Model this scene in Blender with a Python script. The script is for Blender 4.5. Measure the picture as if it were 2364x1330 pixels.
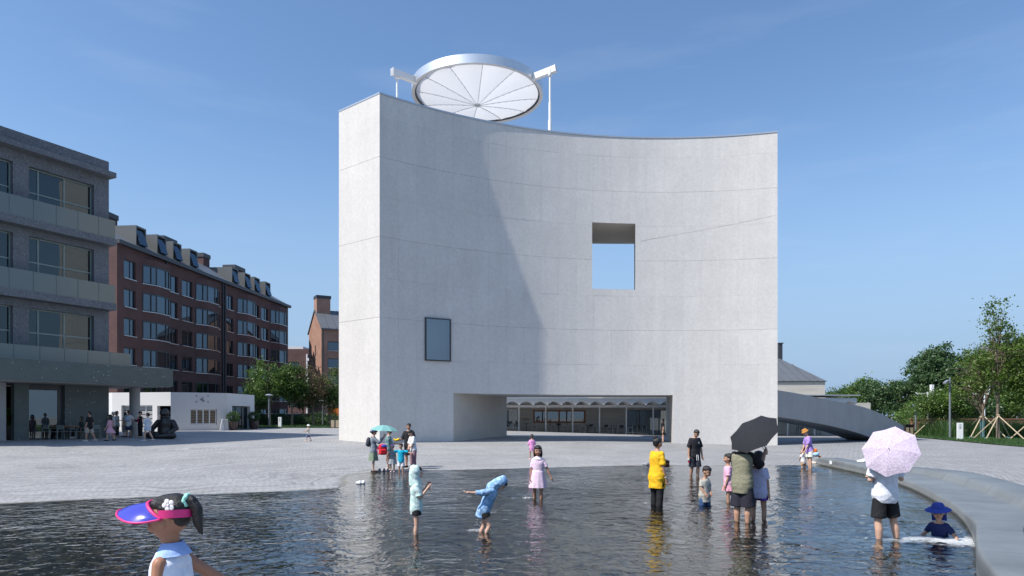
import bpy, bmesh, math, random
import numpy as np
from mathutils import Vector, Matrix, Quaternion, noise as mnoise
for o in list(bpy.data.objects): bpy.data.objects.remove(o)
SC = bpy.context.scene; COL = SC.collection
R = math.radians
# ---------------------------------------------------------------- camera, sky, sun, exposure
EYE = 1.68; F = 1576.0; CX = 1182.0; HY = 960.0          # eye height, lens in photo pixels, horizon row
cam_d = bpy.data.cameras.new('camera'); cam = bpy.data.objects.new('camera', cam_d); COL.objects.link(cam)
cam.location = (0, 0, EYE); cam.rotation_euler = (R(90), 0, 0)
cam_d.sensor_width = 36.0; cam_d.lens = 24.0; cam_d.shift_y = (HY - 665.0) / 2364.0
cam_d.clip_start = 0.1; cam_d.clip_end = 4000
SC.camera = cam
SUN_EL = R(50.0); SUN_DIR = Vector((0.882, 0.471, 0)).normalized()     # horizontal travel of the light
w = bpy.data.worlds.new('World'); SC.world = w; w.use_nodes = True
nt = w.node_tree; bg = nt.nodes['Background']
sky = nt.nodes.new('ShaderNodeTexSky'); sky.sky_type = 'NISHITA'; sky.sun_disc = False
sky.sun_elevation = SUN_EL; sky.sun_rotation = math.atan2(-SUN_DIR.x, -SUN_DIR.y)
sky.altitude = 0; sky.air_density = 1.0; sky.dust_density = 0.6; sky.ozone_density = 1.6
# thin cirrus wisps, laid out by direction in the sky
tc = nt.nodes.new('ShaderNodeTexCoord'); mp = nt.nodes.new('ShaderNodeMapping'); mp.inputs['Scale'].default_value = (2.2, 2.2, 13.0)
mp.inputs['Rotation'].default_value = (0.0, R(-10), 0)
nz = nt.nodes.new('ShaderNodeTexNoise'); nz.inputs['Scale'].default_value = 1.7; nz.inputs['Detail'].default_value = 6; nz.inputs['Roughness'].default_value = 0.55
cr = nt.nodes.new('ShaderNodeValToRGB'); cr.color_ramp.elements[0].position = 0.53; cr.color_ramp.elements[1].position = 0.85
cr.color_ramp.elements[1].color = (0.13, 0.13, 0.13, 1)
hz = nt.nodes.new('ShaderNodeMixRGB'); hz.blend_type = 'MIX'; hz.inputs['Color2'].default_value = (6.0, 6.4, 7.2, 1)
nt.links.new(tc.outputs['Generated'], mp.inputs['Vector']); nt.links.new(mp.outputs[0], nz.inputs['Vector'])
nt.links.new(nz.outputs['Fac'], cr.inputs['Fac']); nt.links.new(cr.outputs['Color'], hz.inputs['Fac'])
tint = nt.nodes.new('ShaderNodeMixRGB'); tint.blend_type = 'MULTIPLY'; tint.inputs['Fac'].default_value = 1; tint.inputs['Color2'].default_value = (1.03, 1.19, 1.32, 1)
nt.links.new(sky.outputs['Color'], tint.inputs['Color1'])
sep = nt.nodes.new('ShaderNodeSeparateXYZ'); nt.links.new(tc.outputs['Generated'], sep.inputs[0])
low = nt.nodes.new('ShaderNodeMapRange'); low.interpolation_type = 'SMOOTHSTEP'; low.inputs['From Min'].default_value = .42; low.inputs['From Max'].default_value = .0; low.inputs['To Max'].default_value = 1.0; nt.links.new(sep.outputs[2], low.inputs['Value'])
air = nt.nodes.new('ShaderNodeMixRGB'); air.inputs['Color2'].default_value = (.305/.12, .44/.12, .635/.12, 1)       # even haze band low over the whole horizon
nt.links.new(low.outputs[0], air.inputs['Fac']); nt.links.new(tint.outputs[0], air.inputs['Color1'])
hz.inputs['Color2'].default_value = (5.0, 5.6, 6.6, 1)
nt.links.new(air.outputs[0], hz.inputs['Color1']); nt.links.new(hz.outputs['Color'], bg.inputs['Color'])
bg.inputs["Strength"].default_value = 0.12
sl = bpy.data.lights.new('sun', 'SUN'); sl.energy = 5.0; sl.angle = R(0.6); sl.color = (1.0, 0.95, 0.88)
sun = bpy.data.objects.new('sun', sl); COL.objects.link(sun)
sun.rotation_euler = Vector((SUN_DIR.x * math.cos(SUN_EL), SUN_DIR.y * math.cos(SUN_EL), -math.sin(SUN_EL))).to_track_quat('-Z', 'Y').to_euler()
sun.location = (-30, -30, 60)
vs = SC.view_settings; vs.view_transform = 'Standard'; vs.look = 'None'; vs.exposure = 0.22; vs.gamma = 1.0; vs.use_curve_mapping = False
SC.cycles.max_bounces = 8; SC.cycles.transparent_max_bounces = 16; SC.cycles.caustics_reflective = False; SC.cycles.caustics_refractive = False
SC.cycles.use_denoising = True

# ---------------------------------------------------------------- helpers
class MB:
    def __init__(s): s.v = []; s.f = []; s.m = []
    def add(s, vs, fs, m=0):
        b = len(s.v); s.v += [tuple(p) for p in vs]
        for f in fs: s.f.append(tuple(b + i for i in f)); s.m.append(m)
    def poly(s, pts, m=0): s.add(pts, [tuple(range(len(pts)))], m)
    def box(s, x0, x1, y0, y1, z0, z1, m=0):
        s.add([(x0,y0,z0),(x1,y0,z0),(x1,y1,z0),(x0,y1,z0),(x0,y0,z1),(x1,y0,z1),(x1,y1,z1),(x0,y1,z1)],
              [(0,3,2,1),(4,5,6,7),(0,1,5,4),(1,2,6,5),(2,3,7,6),(3,0,4,7)], m)
    def bar(s, p, q, wx, wz, up=(0,0,1), m=0):          # rectangular bar from p to q
        p = Vector(p); q = Vector(q); d = (q - p).normalized(); u = Vector(up)
        if abs(d.dot(u)) > .98: u = Vector((0,1,0))
        a = d.cross(u).normalized() * wx/2; b = a.cross(d).normalized() * wz/2
        s.add([p-a-b,p+a-b,p+a+b,p-a+b,q-a-b,q+a-b,q+a+b,q-a+b],[(0,3,2,1),(4,5,6,7),(0,1,5,4),(1,2,6,5),(2,3,7,6),(3,0,4,7)],m)
    def prism(s, poly, z0, z1, m=0):
        n = len(poly); v = [(x,y,z0) for x,y in poly] + [(x,y,z1) for x,y in poly]
        s.add(v, [tuple(range(n-1,-1,-1)), tuple(range(n,2*n))] + [(i,(i+1)%n,n+(i+1)%n,n+i) for i in range(n)], m)
    def loft(s, rings, cap0=True, cap1=True, m=0, closed=True):
        n = len(rings[0]); v = [tuple(p) for r in rings for p in r]; f = []
        for k in range(len(rings)-1):
            for i in range(n if closed else n-1):
                j = (i+1) % n; f.append((k*n+i, k*n+j, (k+1)*n+j, (k+1)*n+i))
        if cap0: f.append(tuple(range(n-1,-1,-1)))
        if cap1: f.append(tuple((len(rings)-1)*n + i for i in range(n)))
        s.add(v, f, m)
    def tube(s, pts, rad, n=8, m=0, caps=True, el=1.0, up=None):
        pts = [Vector(p) for p in pts]
        if not hasattr(rad, '__len__'): rad = [rad]*len(pts)
        rings = []; ref = None
        for k, p in enumerate(pts):
            d = (pts[min(k+1,len(pts)-1)] - pts[max(k-1,0)]).normalized()
            if ref is None:
                ref = Vector(up) if up else (Vector((1,0,0)) if abs(d.x) < .8 else Vector((0,1,0)))
            a = (ref - d*ref.dot(d)).normalized(); b = d.cross(a); ref = a
            rings.append([p + a*math.cos(t)*rad[k] + b*math.sin(t)*rad[k]*el for t in [2*math.pi*i/n for i in range(n)]])
        s.loft(rings, caps, caps, m)
    def cap(s, p, q, r0, r1, n=10, m=0):                # tapered capsule, closed
        p = Vector(p); q = Vector(q); d = (q-p); L = d.length
        d = d/L if L > 1e-6 else Vector((0,0,1))
        pts = [p - d*r0*.98, p - d*r0*.8, p - d*r0*.45, p, p.lerp(q,.5), q, q + d*r1*.45, q + d*r1*.8, q + d*r1*.98]
        s.tube(pts, [r0*.2, r0*.6, r0*.89, r0, (r0+r1)/2, r1, r1*.89, r1*.6, r1*.2], n, m)
    def ell(s, c, r, nu=14, nv=9, m=0, rot=None):
        c = Vector(c); rings = []
        for k in range(nv+1):
            ph = math.pi*(k+.0)/nv - math.pi/2; ph = max(-1.48, min(1.48, ph))
            ring = []
            for i in range(nu):
                t = 2*math.pi*i/nu; v = Vector((r[0]*math.cos(ph)*math.cos(t), r[1]*math.cos(ph)*math.sin(t), r[2]*math.sin(ph)))
                if rot is not None: v = rot @ v
                ring.append(c + v)
            rings.append(ring)
        s.loft(rings, True, True, m)
    def lathe(s, prof, c=(0,0,0), n=24, m=0, caps=True):
        s.loft([[(c[0]+r*math.cos(2*math.pi*i/n), c[1]+r*math.sin(2*math.pi*i/n), c[2]+z) for i in range(n)] for r,z in prof], caps, caps, m)
    def mesh(s, name, mats, smooth=False, fix=True):
        me = bpy.data.meshes.new(name); me.from_pydata(s.v, [], s.f)
        mats = mats if isinstance(mats, (list, tuple)) else [mats]
        for m in mats: me.materials.append(m)
        if len(mats) > 1: me.polygons.foreach_set('material_index', s.m)
        if fix:
            bm = bmesh.new(); bm.from_mesh(me); bmesh.ops.recalc_face_normals(bm, faces=bm.faces); bm.to_mesh(me); bm.free()
        if smooth:
            me.polygons.foreach_set('use_smooth', [True]*len(me.polygons))
            if smooth != 'all': me.set_sharp_from_angle(angle=R(40))
        me.update(); return me
    def build(s, name, mats, parent=None, smooth=False, fix=True, world=False):
        if world and parent is not None:
            l = parent.location; s.v = [(x-l[0], y-l[1], z-l[2]) for x,y,z in s.v]
        return link(name, s.mesh(name, mats, smooth, fix), parent)
def link(name, data, parent=None):
    o = bpy.data.objects.new(name, data); COL.objects.link(o)
    if parent is not None: o.parent = parent
    return o
def tag(o, label=None, cat=None, group=None, kind=None):
    if label: o['label'] = label
    if cat: o['category'] = cat
    if group: o['group'] = group
    if kind: o['kind'] = kind
    return o
def empty(name, loc, rz=0, label=None, cat=None, group=None):
    o = bpy.data.objects.new(name, None); COL.objects.link(o); o.empty_display_size = .2
    o.location = loc; o.rotation_euler = (0,0,rz); return tag(o, label, cat, group)
KIDS = {}
def copy_tree(o, parent=None):
    c = o.copy(); COL.objects.link(c); c.parent = parent
    for ch in list(o.children): copy_tree(ch, c)
    return c
def ray(px, py, Y): return Vector(((px-CX)/F*Y, Y, EYE - (py-HY)/F*Y))
def along(px, ox, oy, dx, dy):                          # metres along a plan line where it crosses that direction
    u = (px-CX)/F; return (ox - u*oy)/(u*dy - dx)

# ---------------------------------------------------------------- materials
def pm(name, col, rough=.6, var=.08, scale=4.0, bump=0.0, bscale=40.0, metal=0.0, spec=.5, obrand=0.0, detail=4, coord='Object', stretch=None, sss=0, trans=0):
    m = bpy.data.materials.new(name); m.use_nodes = True; t = m.node_tree; b = t.nodes['Principled BSDF']
    b.inputs['Roughness'].default_value = rough; b.inputs['Metallic'].default_value = metal; b.inputs['Specular IOR Level'].default_value = spec
    b.inputs['Base Color'].default_value = (*col, 1)
    c = t.nodes.new('ShaderNodeTexCoord'); src = c.outputs[coord]
    if stretch:
        mpn = t.nodes.new('ShaderNodeMapping'); mpn.inputs['Scale'].default_value = stretch; t.links.new(src, mpn.inputs['Vector']); src = mpn.outputs[0]
    if var > 0:
        n = t.nodes.new('ShaderNodeTexNoise'); n.inputs['Scale'].default_value = scale; n.inputs['Detail'].default_value = detail; n.inputs['Roughness'].default_value = .62
        t.links.new(src, n.inputs['Vector'])
        mr = t.nodes.new('ShaderNodeMapRange'); mr.inputs['From Min'].default_value = .3; mr.inputs['From Max'].default_value = .7
        mr.inputs['To Min'].default_value = 1-var; mr.inputs['To Max'].default_value = 1+var; t.links.new(n.outputs['Fac'], mr.inputs['Value'])
        val = mr.outputs['Result']
        if obrand > 0:
            oi = t.nodes.new('ShaderNodeObjectInfo'); m2 = t.nodes.new('ShaderNodeMapRange'); m2.inputs['To Min'].default_value = 1-obrand; m2.inputs['To Max'].default_value = 1+obrand
            t.links.new(oi.outputs['Random'], m2.inputs['Value']); mm = t.nodes.new('ShaderNodeMath'); mm.operation = 'MULTIPLY'
            t.links.new(val, mm.inputs[0]); t.links.new(m2.outputs[0], mm.inputs[1]); val = mm.outputs[0]
        mx = t.nodes.new('ShaderNodeMixRGB'); mx.blend_type = 'MULTIPLY'; mx.inputs['Fac'].default_value = 1; mx.inputs['Color1'].default_value = (*col, 1)
        t.links.new(val, mx.inputs['Color2']); t.links.new(mx.outputs[0], b.inputs['Base Color'])
    if bump > 0:
        n2 = t.nodes.new('ShaderNodeTexNoise'); n2.inputs['Scale'].default_value = bscale; n2.inputs['Detail'].default_value = 3
        t.links.new(src, n2.inputs['Vector']); bp = t.nodes.new('ShaderNodeBump'); bp.inputs['Strength'].default_value = bump; bp.inputs['Distance'].default_value = .02
        t.links.new(n2.outputs['Fac'], bp.inputs['Height']); t.links.new(bp.outputs[0], b.inputs['Normal'])
    if sss > 0:
        b.inputs['Subsurface Weight'].default_value = sss; b.inputs['Subsurface Radius'].default_value = (.01,.004,.002); b.inputs['Subsurface Scale'].default_value = .5
    m.diffuse_color = (*col, 1)
    return m
def node(t, typ, **kw):
    n = t.nodes.new(typ)
    for k, v in kw.items():
        if k.startswith('_'): setattr(n, k[1:], v)
        else: n.inputs[k.replace('__',' ')].default_value = v
    return n
def base_of(m): return m.node_tree.nodes['Principled BSDF']
def speckle(m, scale, thr, col, fac=1.0, soft=.04, chip=None):           # scatter of chips or pores mixed over the base colour
    t = m.node_tree; b = base_of(m); c = t.nodes.new('ShaderNodeTexCoord')
    v = node(t, 'ShaderNodeTexVoronoi', Scale=scale); t.links.new(c.outputs['Object'], v.inputs['Vector'])
    r = node(t, 'ShaderNodeMapRange'); r.inputs['From Min'].default_value = thr; r.inputs['From Max'].default_value = thr-soft; t.links.new(v.outputs['Distance'], r.inputs['Value'])
    f = r.outputs[0]
    if chip:                                            # only some cells carry a chip
        sx = node(t, 'ShaderNodeSeparateColor'); t.links.new(v.outputs['Color'], sx.inputs[0])
        g = node(t, 'ShaderNodeMath', _operation='GREATER_THAN'); g.inputs[1].default_value = chip; t.links.new(sx.outputs[0], g.inputs[0])
        mm = node(t, 'ShaderNodeMath', _operation='MULTIPLY'); t.links.new(f, mm.inputs[0]); t.links.new(g.outputs[0], mm.inputs[1]); f = mm.outputs[0]
    k = node(t, 'ShaderNodeMath', _operation='MULTIPLY'); k.inputs[1].default_value = fac; t.links.new(f, k.inputs[0])
    mx = node(t, 'ShaderNodeMixRGB'); mx.inputs['Color2'].default_value = (*col, 1)
    src = b.inputs['Base Color'].links[0].from_socket if b.inputs['Base Color'].links else None
    if src: t.links.new(src, mx.inputs['Color1'])
    else: mx.inputs['Color1'].default_value = b.inputs['Base Color'].default_value
    t.links.new(k.outputs[0], mx.inputs['Fac']); t.links.new(mx.outputs[0], b.inputs['Base Color'])
    return m
M = {}
M['concrete'] = speckle(speckle(pm('pale_concrete', (.605,.58,.548), .85, .045, .5, .35, 30, obrand=.02, detail=9, coord='Object'), 5.0, .13, (.36,.345,.33), .55, .06, .70), 9.0, .30, (.48,.465,.445), .55, .16, .35)
def grain(m, scale, amt, stretch=(1,1,1), det=2.0):       # extra tone layer: casting grain or rain streaks
    t = m.node_tree; b = base_of(m); c = t.nodes.new('ShaderNodeNewGeometry'); mp_ = node(t,'ShaderNodeMapping'); mp_.inputs['Scale'].default_value = stretch; t.links.new(c.outputs['Position'], mp_.inputs[0])
    n = node(t,'ShaderNodeTexNoise',Scale=scale,Detail=det,Roughness=.65); t.links.new(mp_.outputs[0], n.inputs['Vector'])
    r = node(t,'ShaderNodeMapRange'); r.inputs['From Min'].default_value=.3; r.inputs['From Max'].default_value=.7; r.inputs['To Min'].default_value=1-amt; r.inputs['To Max'].default_value=1+amt; t.links.new(n.outputs['Fac'], r.inputs['Value'])
    mx = node(t,'ShaderNodeMixRGB',_blend_type='MULTIPLY'); mx.inputs['Fac'].default_value = 1; t.links.new(b.inputs['Base Color'].links[0].from_socket, mx.inputs['Color1']); t.links.new(r.outputs[0], mx.inputs['Color2']); t.links.new(mx.outputs[0], b.inputs['Base Color']); return m
M['concrete'] = grain(grain(M['concrete'], 5.5, .055), 1.6, .035, (1,1,.10), 4.0)
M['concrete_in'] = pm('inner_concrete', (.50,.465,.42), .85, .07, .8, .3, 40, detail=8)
M['concrete_grey'] = pm('grey_concrete', (.36,.36,.355), .85, .09, 1.2, .3, 60, detail=8, stretch=(1,1,.35))
M['board'] = pm('board_marked_concrete', (.58,.545,.485), .85, .16, 1.2, .35, 18, detail=6, stretch=(.25,.25,6))
M['coping'] = pm('coping_metal', (.55,.56,.57), .35, .05, 3, metal=.7)
M['steel_white'] = pm('white_painted_steel', (.78,.79,.80), .35, .03, 5)
M['ring'] = pm('brushed_aluminium', (.72,.73,.74), .38, .05, 2, metal=.75)
M['ring_dark'] = pm('dark_gasket', (.05,.05,.055), .6, .05)
M['dark_frame'] = pm('dark_bronze_frame', (.035,.04,.045), .4, .1)
M['stone_bench'] = speckle(pm('honed_grey_stone', (.155,.17,.177), .5, .20, .9, .2, 70, detail=9, obrand=.07), 30.0, .2, (.26,.27,.27), .5, .1, .5)
def waterline(m):                                        # dark tide mark and lime bloom near the pool level
    t = m.node_tree; b = base_of(m); g = t.nodes.new('ShaderNodeNewGeometry'); sp = t.nodes.new('ShaderNodeSeparateXYZ'); t.links.new(g.outputs['Position'], sp.inputs[0])
    n = node(t,'ShaderNodeTexNoise',Scale=5.0,Detail=4.0); t.links.new(g.outputs['Position'], n.inputs['Vector'])
    ad = node(t,'ShaderNodeMath',_operation='MULTIPLY_ADD'); ad.inputs[1].default_value = .05; t.links.new(n.outputs['Fac'], ad.inputs[0]); t.links.new(sp.outputs[2], ad.inputs[2])
    for lo, hi, col, fac in ((-.21,-.29,(.30,.31,.295),.5),(-.335,-.365,(.045,.05,.035),.9)):
        r = node(t,'ShaderNodeMapRange'); r.inputs['From Min'].default_value = lo; r.inputs['From Max'].default_value = hi; r.inputs['To Max'].default_value = fac; t.links.new(ad.outputs[0], r.inputs['Value'])
        mx = node(t,'ShaderNodeMixRGB'); mx.inputs['Color2'].default_value = (*col,1); t.links.new(b.inputs['Base Color'].links[0].from_socket, mx.inputs['Color1']); t.links.new(r.outputs[0], mx.inputs['Fac']); t.links.new(mx.outputs[0], b.inputs['Base Color'])
    return m
M['stone_bench'] = waterline(M['stone_bench'])
M['terrazzo'] = speckle(speckle(pm('grey_terrazzo', (.125,.14,.16), .7, .1, 1.5, .25, 30), 8.0, .40, (.075,.08,.09), .85, .15, .45), 10.0, .36, (.26,.285,.31), .7, .12, .60)
M['terrazzo_dk'] = speckle(speckle(pm('dark_green_terrazzo', (.085,.11,.105), .55, .12, 1.5), 14.0, .30, (.03,.045,.045), .8, .1, .5), 7.0, .20, (.55,.55,.50), .9, .05, .86)
M['soffit'] = pm('pale_soffit', (.42,.41,.40), .8, .05)
M['frame_green'] = pm('grey_green_frame', (.22,.29,.28), .45, .05)
M['white_wall'] = pm('white_render', (.66,.655,.65), .85, .04, .6, .12, 60, detail=8)
M['slate'] = pm('standing_seam_metal', (.13,.14,.155), .5, .08, .5, metal=.1)
M['dormer'] = pm('dormer_metal', (.115,.12,.12), .5, .08, .8, metal=.1)
M['dark_metal'] = pm('dark_metal', (.045,.048,.055), .5, .08)
M['brick_dk'] = M['brick_lt'] = None
M['wood'] = pm('oiled_wood', (.30,.11,.035), .5, .2, 3, .1, 30, stretch=(1,1,5))
M['black'] = pm('black_metal', (.02,.02,.022), .45, .1)
M['bronze'] = pm('dark_bronze', (.030,.027,.025), .33, .3, 2.5, .15, 12, metal=.35, spec=.7)
M['lampgrey'] = pm('lamp_grey_paint', (.16,.18,.20), .45, .05)
M['signwhite'] = pm('sign_white', (.78,.78,.78), .5, .03)
M['terracotta'] = pm('brown_glazed_pot', (.07,.045,.04), .4, .15)
M['soil'] = pm('soil', (.06,.045,.03), .9, .2)
M['orange'] = pm('orange_panel', (.65,.16,.02), .6, .05)
M['pole_wood'] = pm('bamboo_stake', (.50,.40,.27), .7, .15)
M['bark'] = pm('bark', (.20,.155,.115), .9, .25, 6, .6, 30, stretch=(3,3,.6))
M['bark_dk'] = pm('dark_bark', (.09,.07,.06), .9, .25, 6, .6, 30, stretch=(3,3,.6))
M['net'] = pm('blue_green_wrap', (.10,.19,.20), .8, .15, 12)
def brick_mat(name, c1, c2, mortar, bw=.22, bh=.07):
    m = pm(name, c1, .85, 0); t = m.node_tree; b = base_of(m); c = t.nodes.new('ShaderNodeTexCoord')
    sp = t.nodes.new('ShaderNodeSeparateXYZ'); t.links.new(c.outputs['Object'], sp.inputs[0])
    ad = node(t, 'ShaderNodeMath', _operation='ADD'); t.links.new(sp.outputs[0], ad.inputs[0]); t.links.new(sp.outputs[1], ad.inputs[1])
    cb = t.nodes.new('ShaderNodeCombineXYZ'); t.links.new(ad.outputs[0], cb.inputs[0]); t.links.new(sp.outputs[2], cb.inputs[1])
    bt = t.nodes.new('ShaderNodeTexBrick'); bt.inputs['Scale'].default_value = 1; bt.inputs['Brick Width'].default_value = bw; bt.inputs['Row Height'].default_value = bh
    bt.inputs['Mortar Size'].default_value = .008; bt.inputs['Color1'].default_value = (*c1,1); bt.inputs['Color2'].default_value = (*c2,1); bt.inputs['Mortar'].default_value = (*mortar,1)
    t.links.new(cb.outputs[0], bt.inputs['Vector'])
    n = node(t, 'ShaderNodeTexNoise', Scale=.7, Detail=8.0); t.links.new(c.outputs['Object'], n.inputs['Vector'])
    mr = node(t, 'ShaderNodeMapRange'); mr.inputs['From Min'].default_value=.3; mr.inputs['From Max'].default_value=.7; mr.inputs['To Min'].default_value = .82; mr.inputs['To Max'].default_value = 1.15; t.links.new(n.outputs['Fac'], mr.inputs['Value'])
    mx = node(t, 'ShaderNodeMixRGB', _blend_type='MULTIPLY'); mx.inputs['Fac'].default_value = 1; t.links.new(bt.outputs['Color'], mx.inputs['Color1']); t.links.new(mr.outputs[0], mx.inputs['Color2'])
    t.links.new(mx.outputs[0], b.inputs['Base Color']); return m
M['brick'] = brick_mat('red_brick', (.115,.050,.044), (.088,.040,.037), (.105,.07,.064))
M['brick_tan'] = brick_mat('tan_brick', (.38,.20,.14), (.31,.155,.11), (.34,.25,.2))
M['brick_wall'] = brick_mat('garden_brick', (.36,.12,.075), (.28,.09,.06), (.30,.2,.16))
def glass_mat(name, tint, rough=.02, refl=.28, transp=.0, base=(.01,.012,.015), bump=0.0):
    m = bpy.data.materials.new(name); m.use_nodes = True; t = m.node_tree; t.nodes.remove(t.nodes['Principled BSDF']); out = t.nodes['Material Output']
    g = node(t, 'ShaderNodeBsdfGlossy', Roughness=rough); g.inputs['Color'].default_value = (*tint,1)
    d = node(t, 'ShaderNodeBsdfDiffuse'); d.inputs['Color'].default_value = (*base,1)
    tr = node(t, 'ShaderNodeBsdfTransparent'); tr.inputs['Color'].default_value = (.62,.68,.68,1)
    m1 = t.nodes.new('ShaderNodeMixShader'); m1.inputs[0].default_value = transp; t.links.new(d.outputs[0], m1.inputs[1]); t.links.new(tr.outputs[0], m1.inputs[2])
    fr = node(t, 'ShaderNodeFresnel', IOR=1.5); mr = node(t, 'ShaderNodeMapRange'); mr.inputs['To Min'].default_value = refl; mr.inputs['To Max'].default_value = 1.0; t.links.new(fr.outputs[0], mr.inputs['Value'])
    m2 = t.nodes.new('ShaderNodeMixShader'); t.links.new(mr.outputs[0], m2.inputs[0]); t.links.new(m1.outputs[0], m2.inputs[1]); t.links.new(g.outputs[0], m2.inputs[2]); t.links.new(m2.outputs[0], out.inputs['Surface'])
    if bump:
        c = t.nodes.new('ShaderNodeTexCoord'); n = node(t, 'ShaderNodeTexNoise', Scale=.9, Detail=1.0); t.links.new(c.outputs['Object'], n.inputs['Vector'])
        bp = node(t, 'ShaderNodeBump', Strength=bump, Distance=.02); t.links.new(n.outputs['Fac'], bp.inputs['Height']); t.links.new(bp.outputs[0], g.inputs['Normal'])
    m.diffuse_color = (.1,.15,.2,1); return m
M['glass'] = glass_mat('window_glass', (.40,.47,.49), .015, .12, .25, bump=.12)
M['glass_brick'] = glass_mat('window_glass_far', (.44,.55,.65), .02, .20, .2, bump=.10)
M['glass_rail'] = glass_mat('frosted_rail_glass', (.5,.56,.56), .28, .12, .25, (.14,.16,.155))
M['glass_tower'] = glass_mat('tower_glass', (.8,.9,1.0), .02, .22, .80, bump=.05)
M['glass_shop'] = glass_mat('shop_glass', (.8,.86,.84), .02, .16, .45, bump=.05)
M['interior'] = pm('dark_interior', (.02,.022,.025), .9, .1)
M['curtain'] = pm('pale_blind', (.30,.32,.33), .8, .08, 3)
def cloth(name, col, var=.1, rough=.85, scale=14, bump=.5): return pm(name, col, rough, var, scale, bump, 22, spec=.25, detail=3)
def leaf_mat(name, c1, c2, trans=.35, scale=.7):
    m = bpy.data.materials.new(name); m.use_nodes = True; t = m.node_tree; t.nodes.remove(t.nodes['Principled BSDF']); out = t.nodes['Material Output']
    c = t.nodes.new('ShaderNodeTexCoord'); n = node(t, 'ShaderNodeTexNoise', Scale=scale, Detail=6.0, Roughness=.75); t.links.new(c.outputs['Object'], n.inputs['Vector'])
    cr = t.nodes.new('ShaderNodeValToRGB'); cr.color_ramp.elements[0].position = .32; cr.color_ramp.elements[1].position = .70
    cr.color_ramp.elements[0].color = (*c1,1); cr.color_ramp.elements[1].color = (*c2,1); t.links.new(n.outputs['Fac'], cr.inputs['Fac'])
    oi = t.nodes.new('ShaderNodeObjectInfo'); mr = node(t, 'ShaderNodeMapRange'); mr.inputs['To Min'].default_value = .82; mr.inputs['To Max'].default_value = 1.15; t.links.new(oi.outputs['Random'], mr.inputs['Value'])
    mx = node(t, 'ShaderNodeMixRGB', _blend_type='MULTIPLY'); mx.inputs['Fac'].default_value = 1; t.links.new(cr.outputs[0], mx.inputs['Color1']); t.links.new(mr.outputs[0], mx.inputs['Color2'])
    d = t.nodes.new('ShaderNodeBsdfDiffuse'); tl = t.nodes.new('ShaderNodeBsdfTranslucent'); g = node(t, 'ShaderNodeBsdfGlossy', Roughness=.45); g.inputs['Color'].default_value = (.5,.5,.5,1)
    t.links.new(mx.outputs[0], d.inputs['Color']); t.links.new(mx.outputs[0], tl.inputs['Color'])
    a = t.nodes.new('ShaderNodeMixShader'); a.inputs[0].default_value = trans; t.links.new(d.outputs[0], a.inputs[1]); t.links.new(tl.outputs[0], a.inputs[2])
    b = t.nodes.new('ShaderNodeMixShader'); b.inputs[0].default_value = .05; t.links.new(a.outputs[0], b.inputs[1]); t.links.new(g.outputs[0], b.inputs[2]); t.links.new(b.outputs[0], out.inputs['Surface'])
    m.diffuse_color = (*c2,1); return m
M['leaf'] = leaf_mat('broad_leaf', (.034,.085,.020), (.155,.25,.05))
M['leaf_dk'] = leaf_mat('dark_poplar_leaf', (.026,.070,.030), (.125,.205,.075))
M['leaf_yel'] = leaf_mat('yellowing_leaf', (.055,.12,.02), (.20,.29,.05), .45, 2.2)
M['leaf_bright'] = leaf_mat('bright_shrub_leaf', (.05,.11,.02), (.13,.24,.04))
M['leaf_brown'] = leaf_mat('autumn_leaf', (.10,.07,.04), (.22,.15,.085))
M['grass_leaf'] = leaf_mat('tall_grass_blade', (.035,.085,.025), (.09,.17,.05))
# ---------------------------------------------------------------- ground, pool, water
ZW = -0.42                                              # water level
def crom(pts, n=6, closed=False):
    P = [np.array(p, float) for p in pts]; out = []; m = len(P)
    for i in range(m if closed else m-1):
        if closed: a,b,c,d = P[i-1],P[i],P[(i+1)%m],P[(i+2)%m]
        else: a,b,c,d = P[max(i-1,0)],P[i],P[i+1],P[min(i+2,m-1)]
        for k in range(n):
            t = k/n; out.append(.5*((2*b)+(c-a)*t+(2*a-5*b+4*c-d)*t*t+(3*b-a-3*c+d)*t**3))
    if not closed: out.append(P[-1])
    return out
BENCH = [(13.15,30.2),(13.05,28.8),(12.45,24.0),(11.55,20.06),(9.95,15.76),(8.8,13.3),(7.45,11.0),(6.55,9.65),(5.95,8.75),(5.45,7.9),(5.0,7.0),(4.6,6.1),(4.25,5.2)]
SHORE = [(3.2,5.6),(1.0,6.0),(-4,6.0),(-10,6.4),(-15.5,9.0),(-16.5,13.0),(-14.3,15.2),(-12.2,16.2),(-10.2,17.2),(-7.9,18.3),(-6.2,19.0),(-5.0,19.9),(-5.3,21.8),(-5.75,24.2),(-5.0,25.3),(-3.2,26.1),(-1.4,26.6),(2.1,27.8),(5.4,28.75),(9.5,28.85),(12.0,28.8)]
bench_pts = crom(BENCH, 8)
shore_pts = crom(SHORE, 3); pool = np.array(bench_pts[8:] + crom(SHORE, 6))
def pool_dist(x, y):                                    # signed plan distance to the pool edge, negative inside
    x = np.asarray(x, float).ravel(); y = np.asarray(y, float).ravel()
    d = np.full(x.shape, 1e9); ins = np.zeros(x.shape, bool); n = len(pool)
    for i in range(n):
        x0,y0 = pool[i]; x1,y1 = pool[(i+1)%n]; ex,ey = x1-x0,y1-y0; L = ex*ex+ey*ey+1e-12
        t = np.clip(((x-x0)*ex+(y-y0)*ey)/L, 0, 1); d = np.minimum(d, (x-x0-t*ex)**2+(y-y0-t*ey)**2)
        c = ((y0 > y) != (y1 > y)); ins ^= c & (x < ex*(y-y0)/(ey if abs(ey) > 1e-9 else 1e-9)+x0)
    d = np.sqrt(d); return np.where(ins, -d, d)
bp = np.array(bench_pts); bo = np.argsort(bp[:,1])
def sstep(t): t = np.clip(t, 0, 1); return t*t*(3-2*t)
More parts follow.
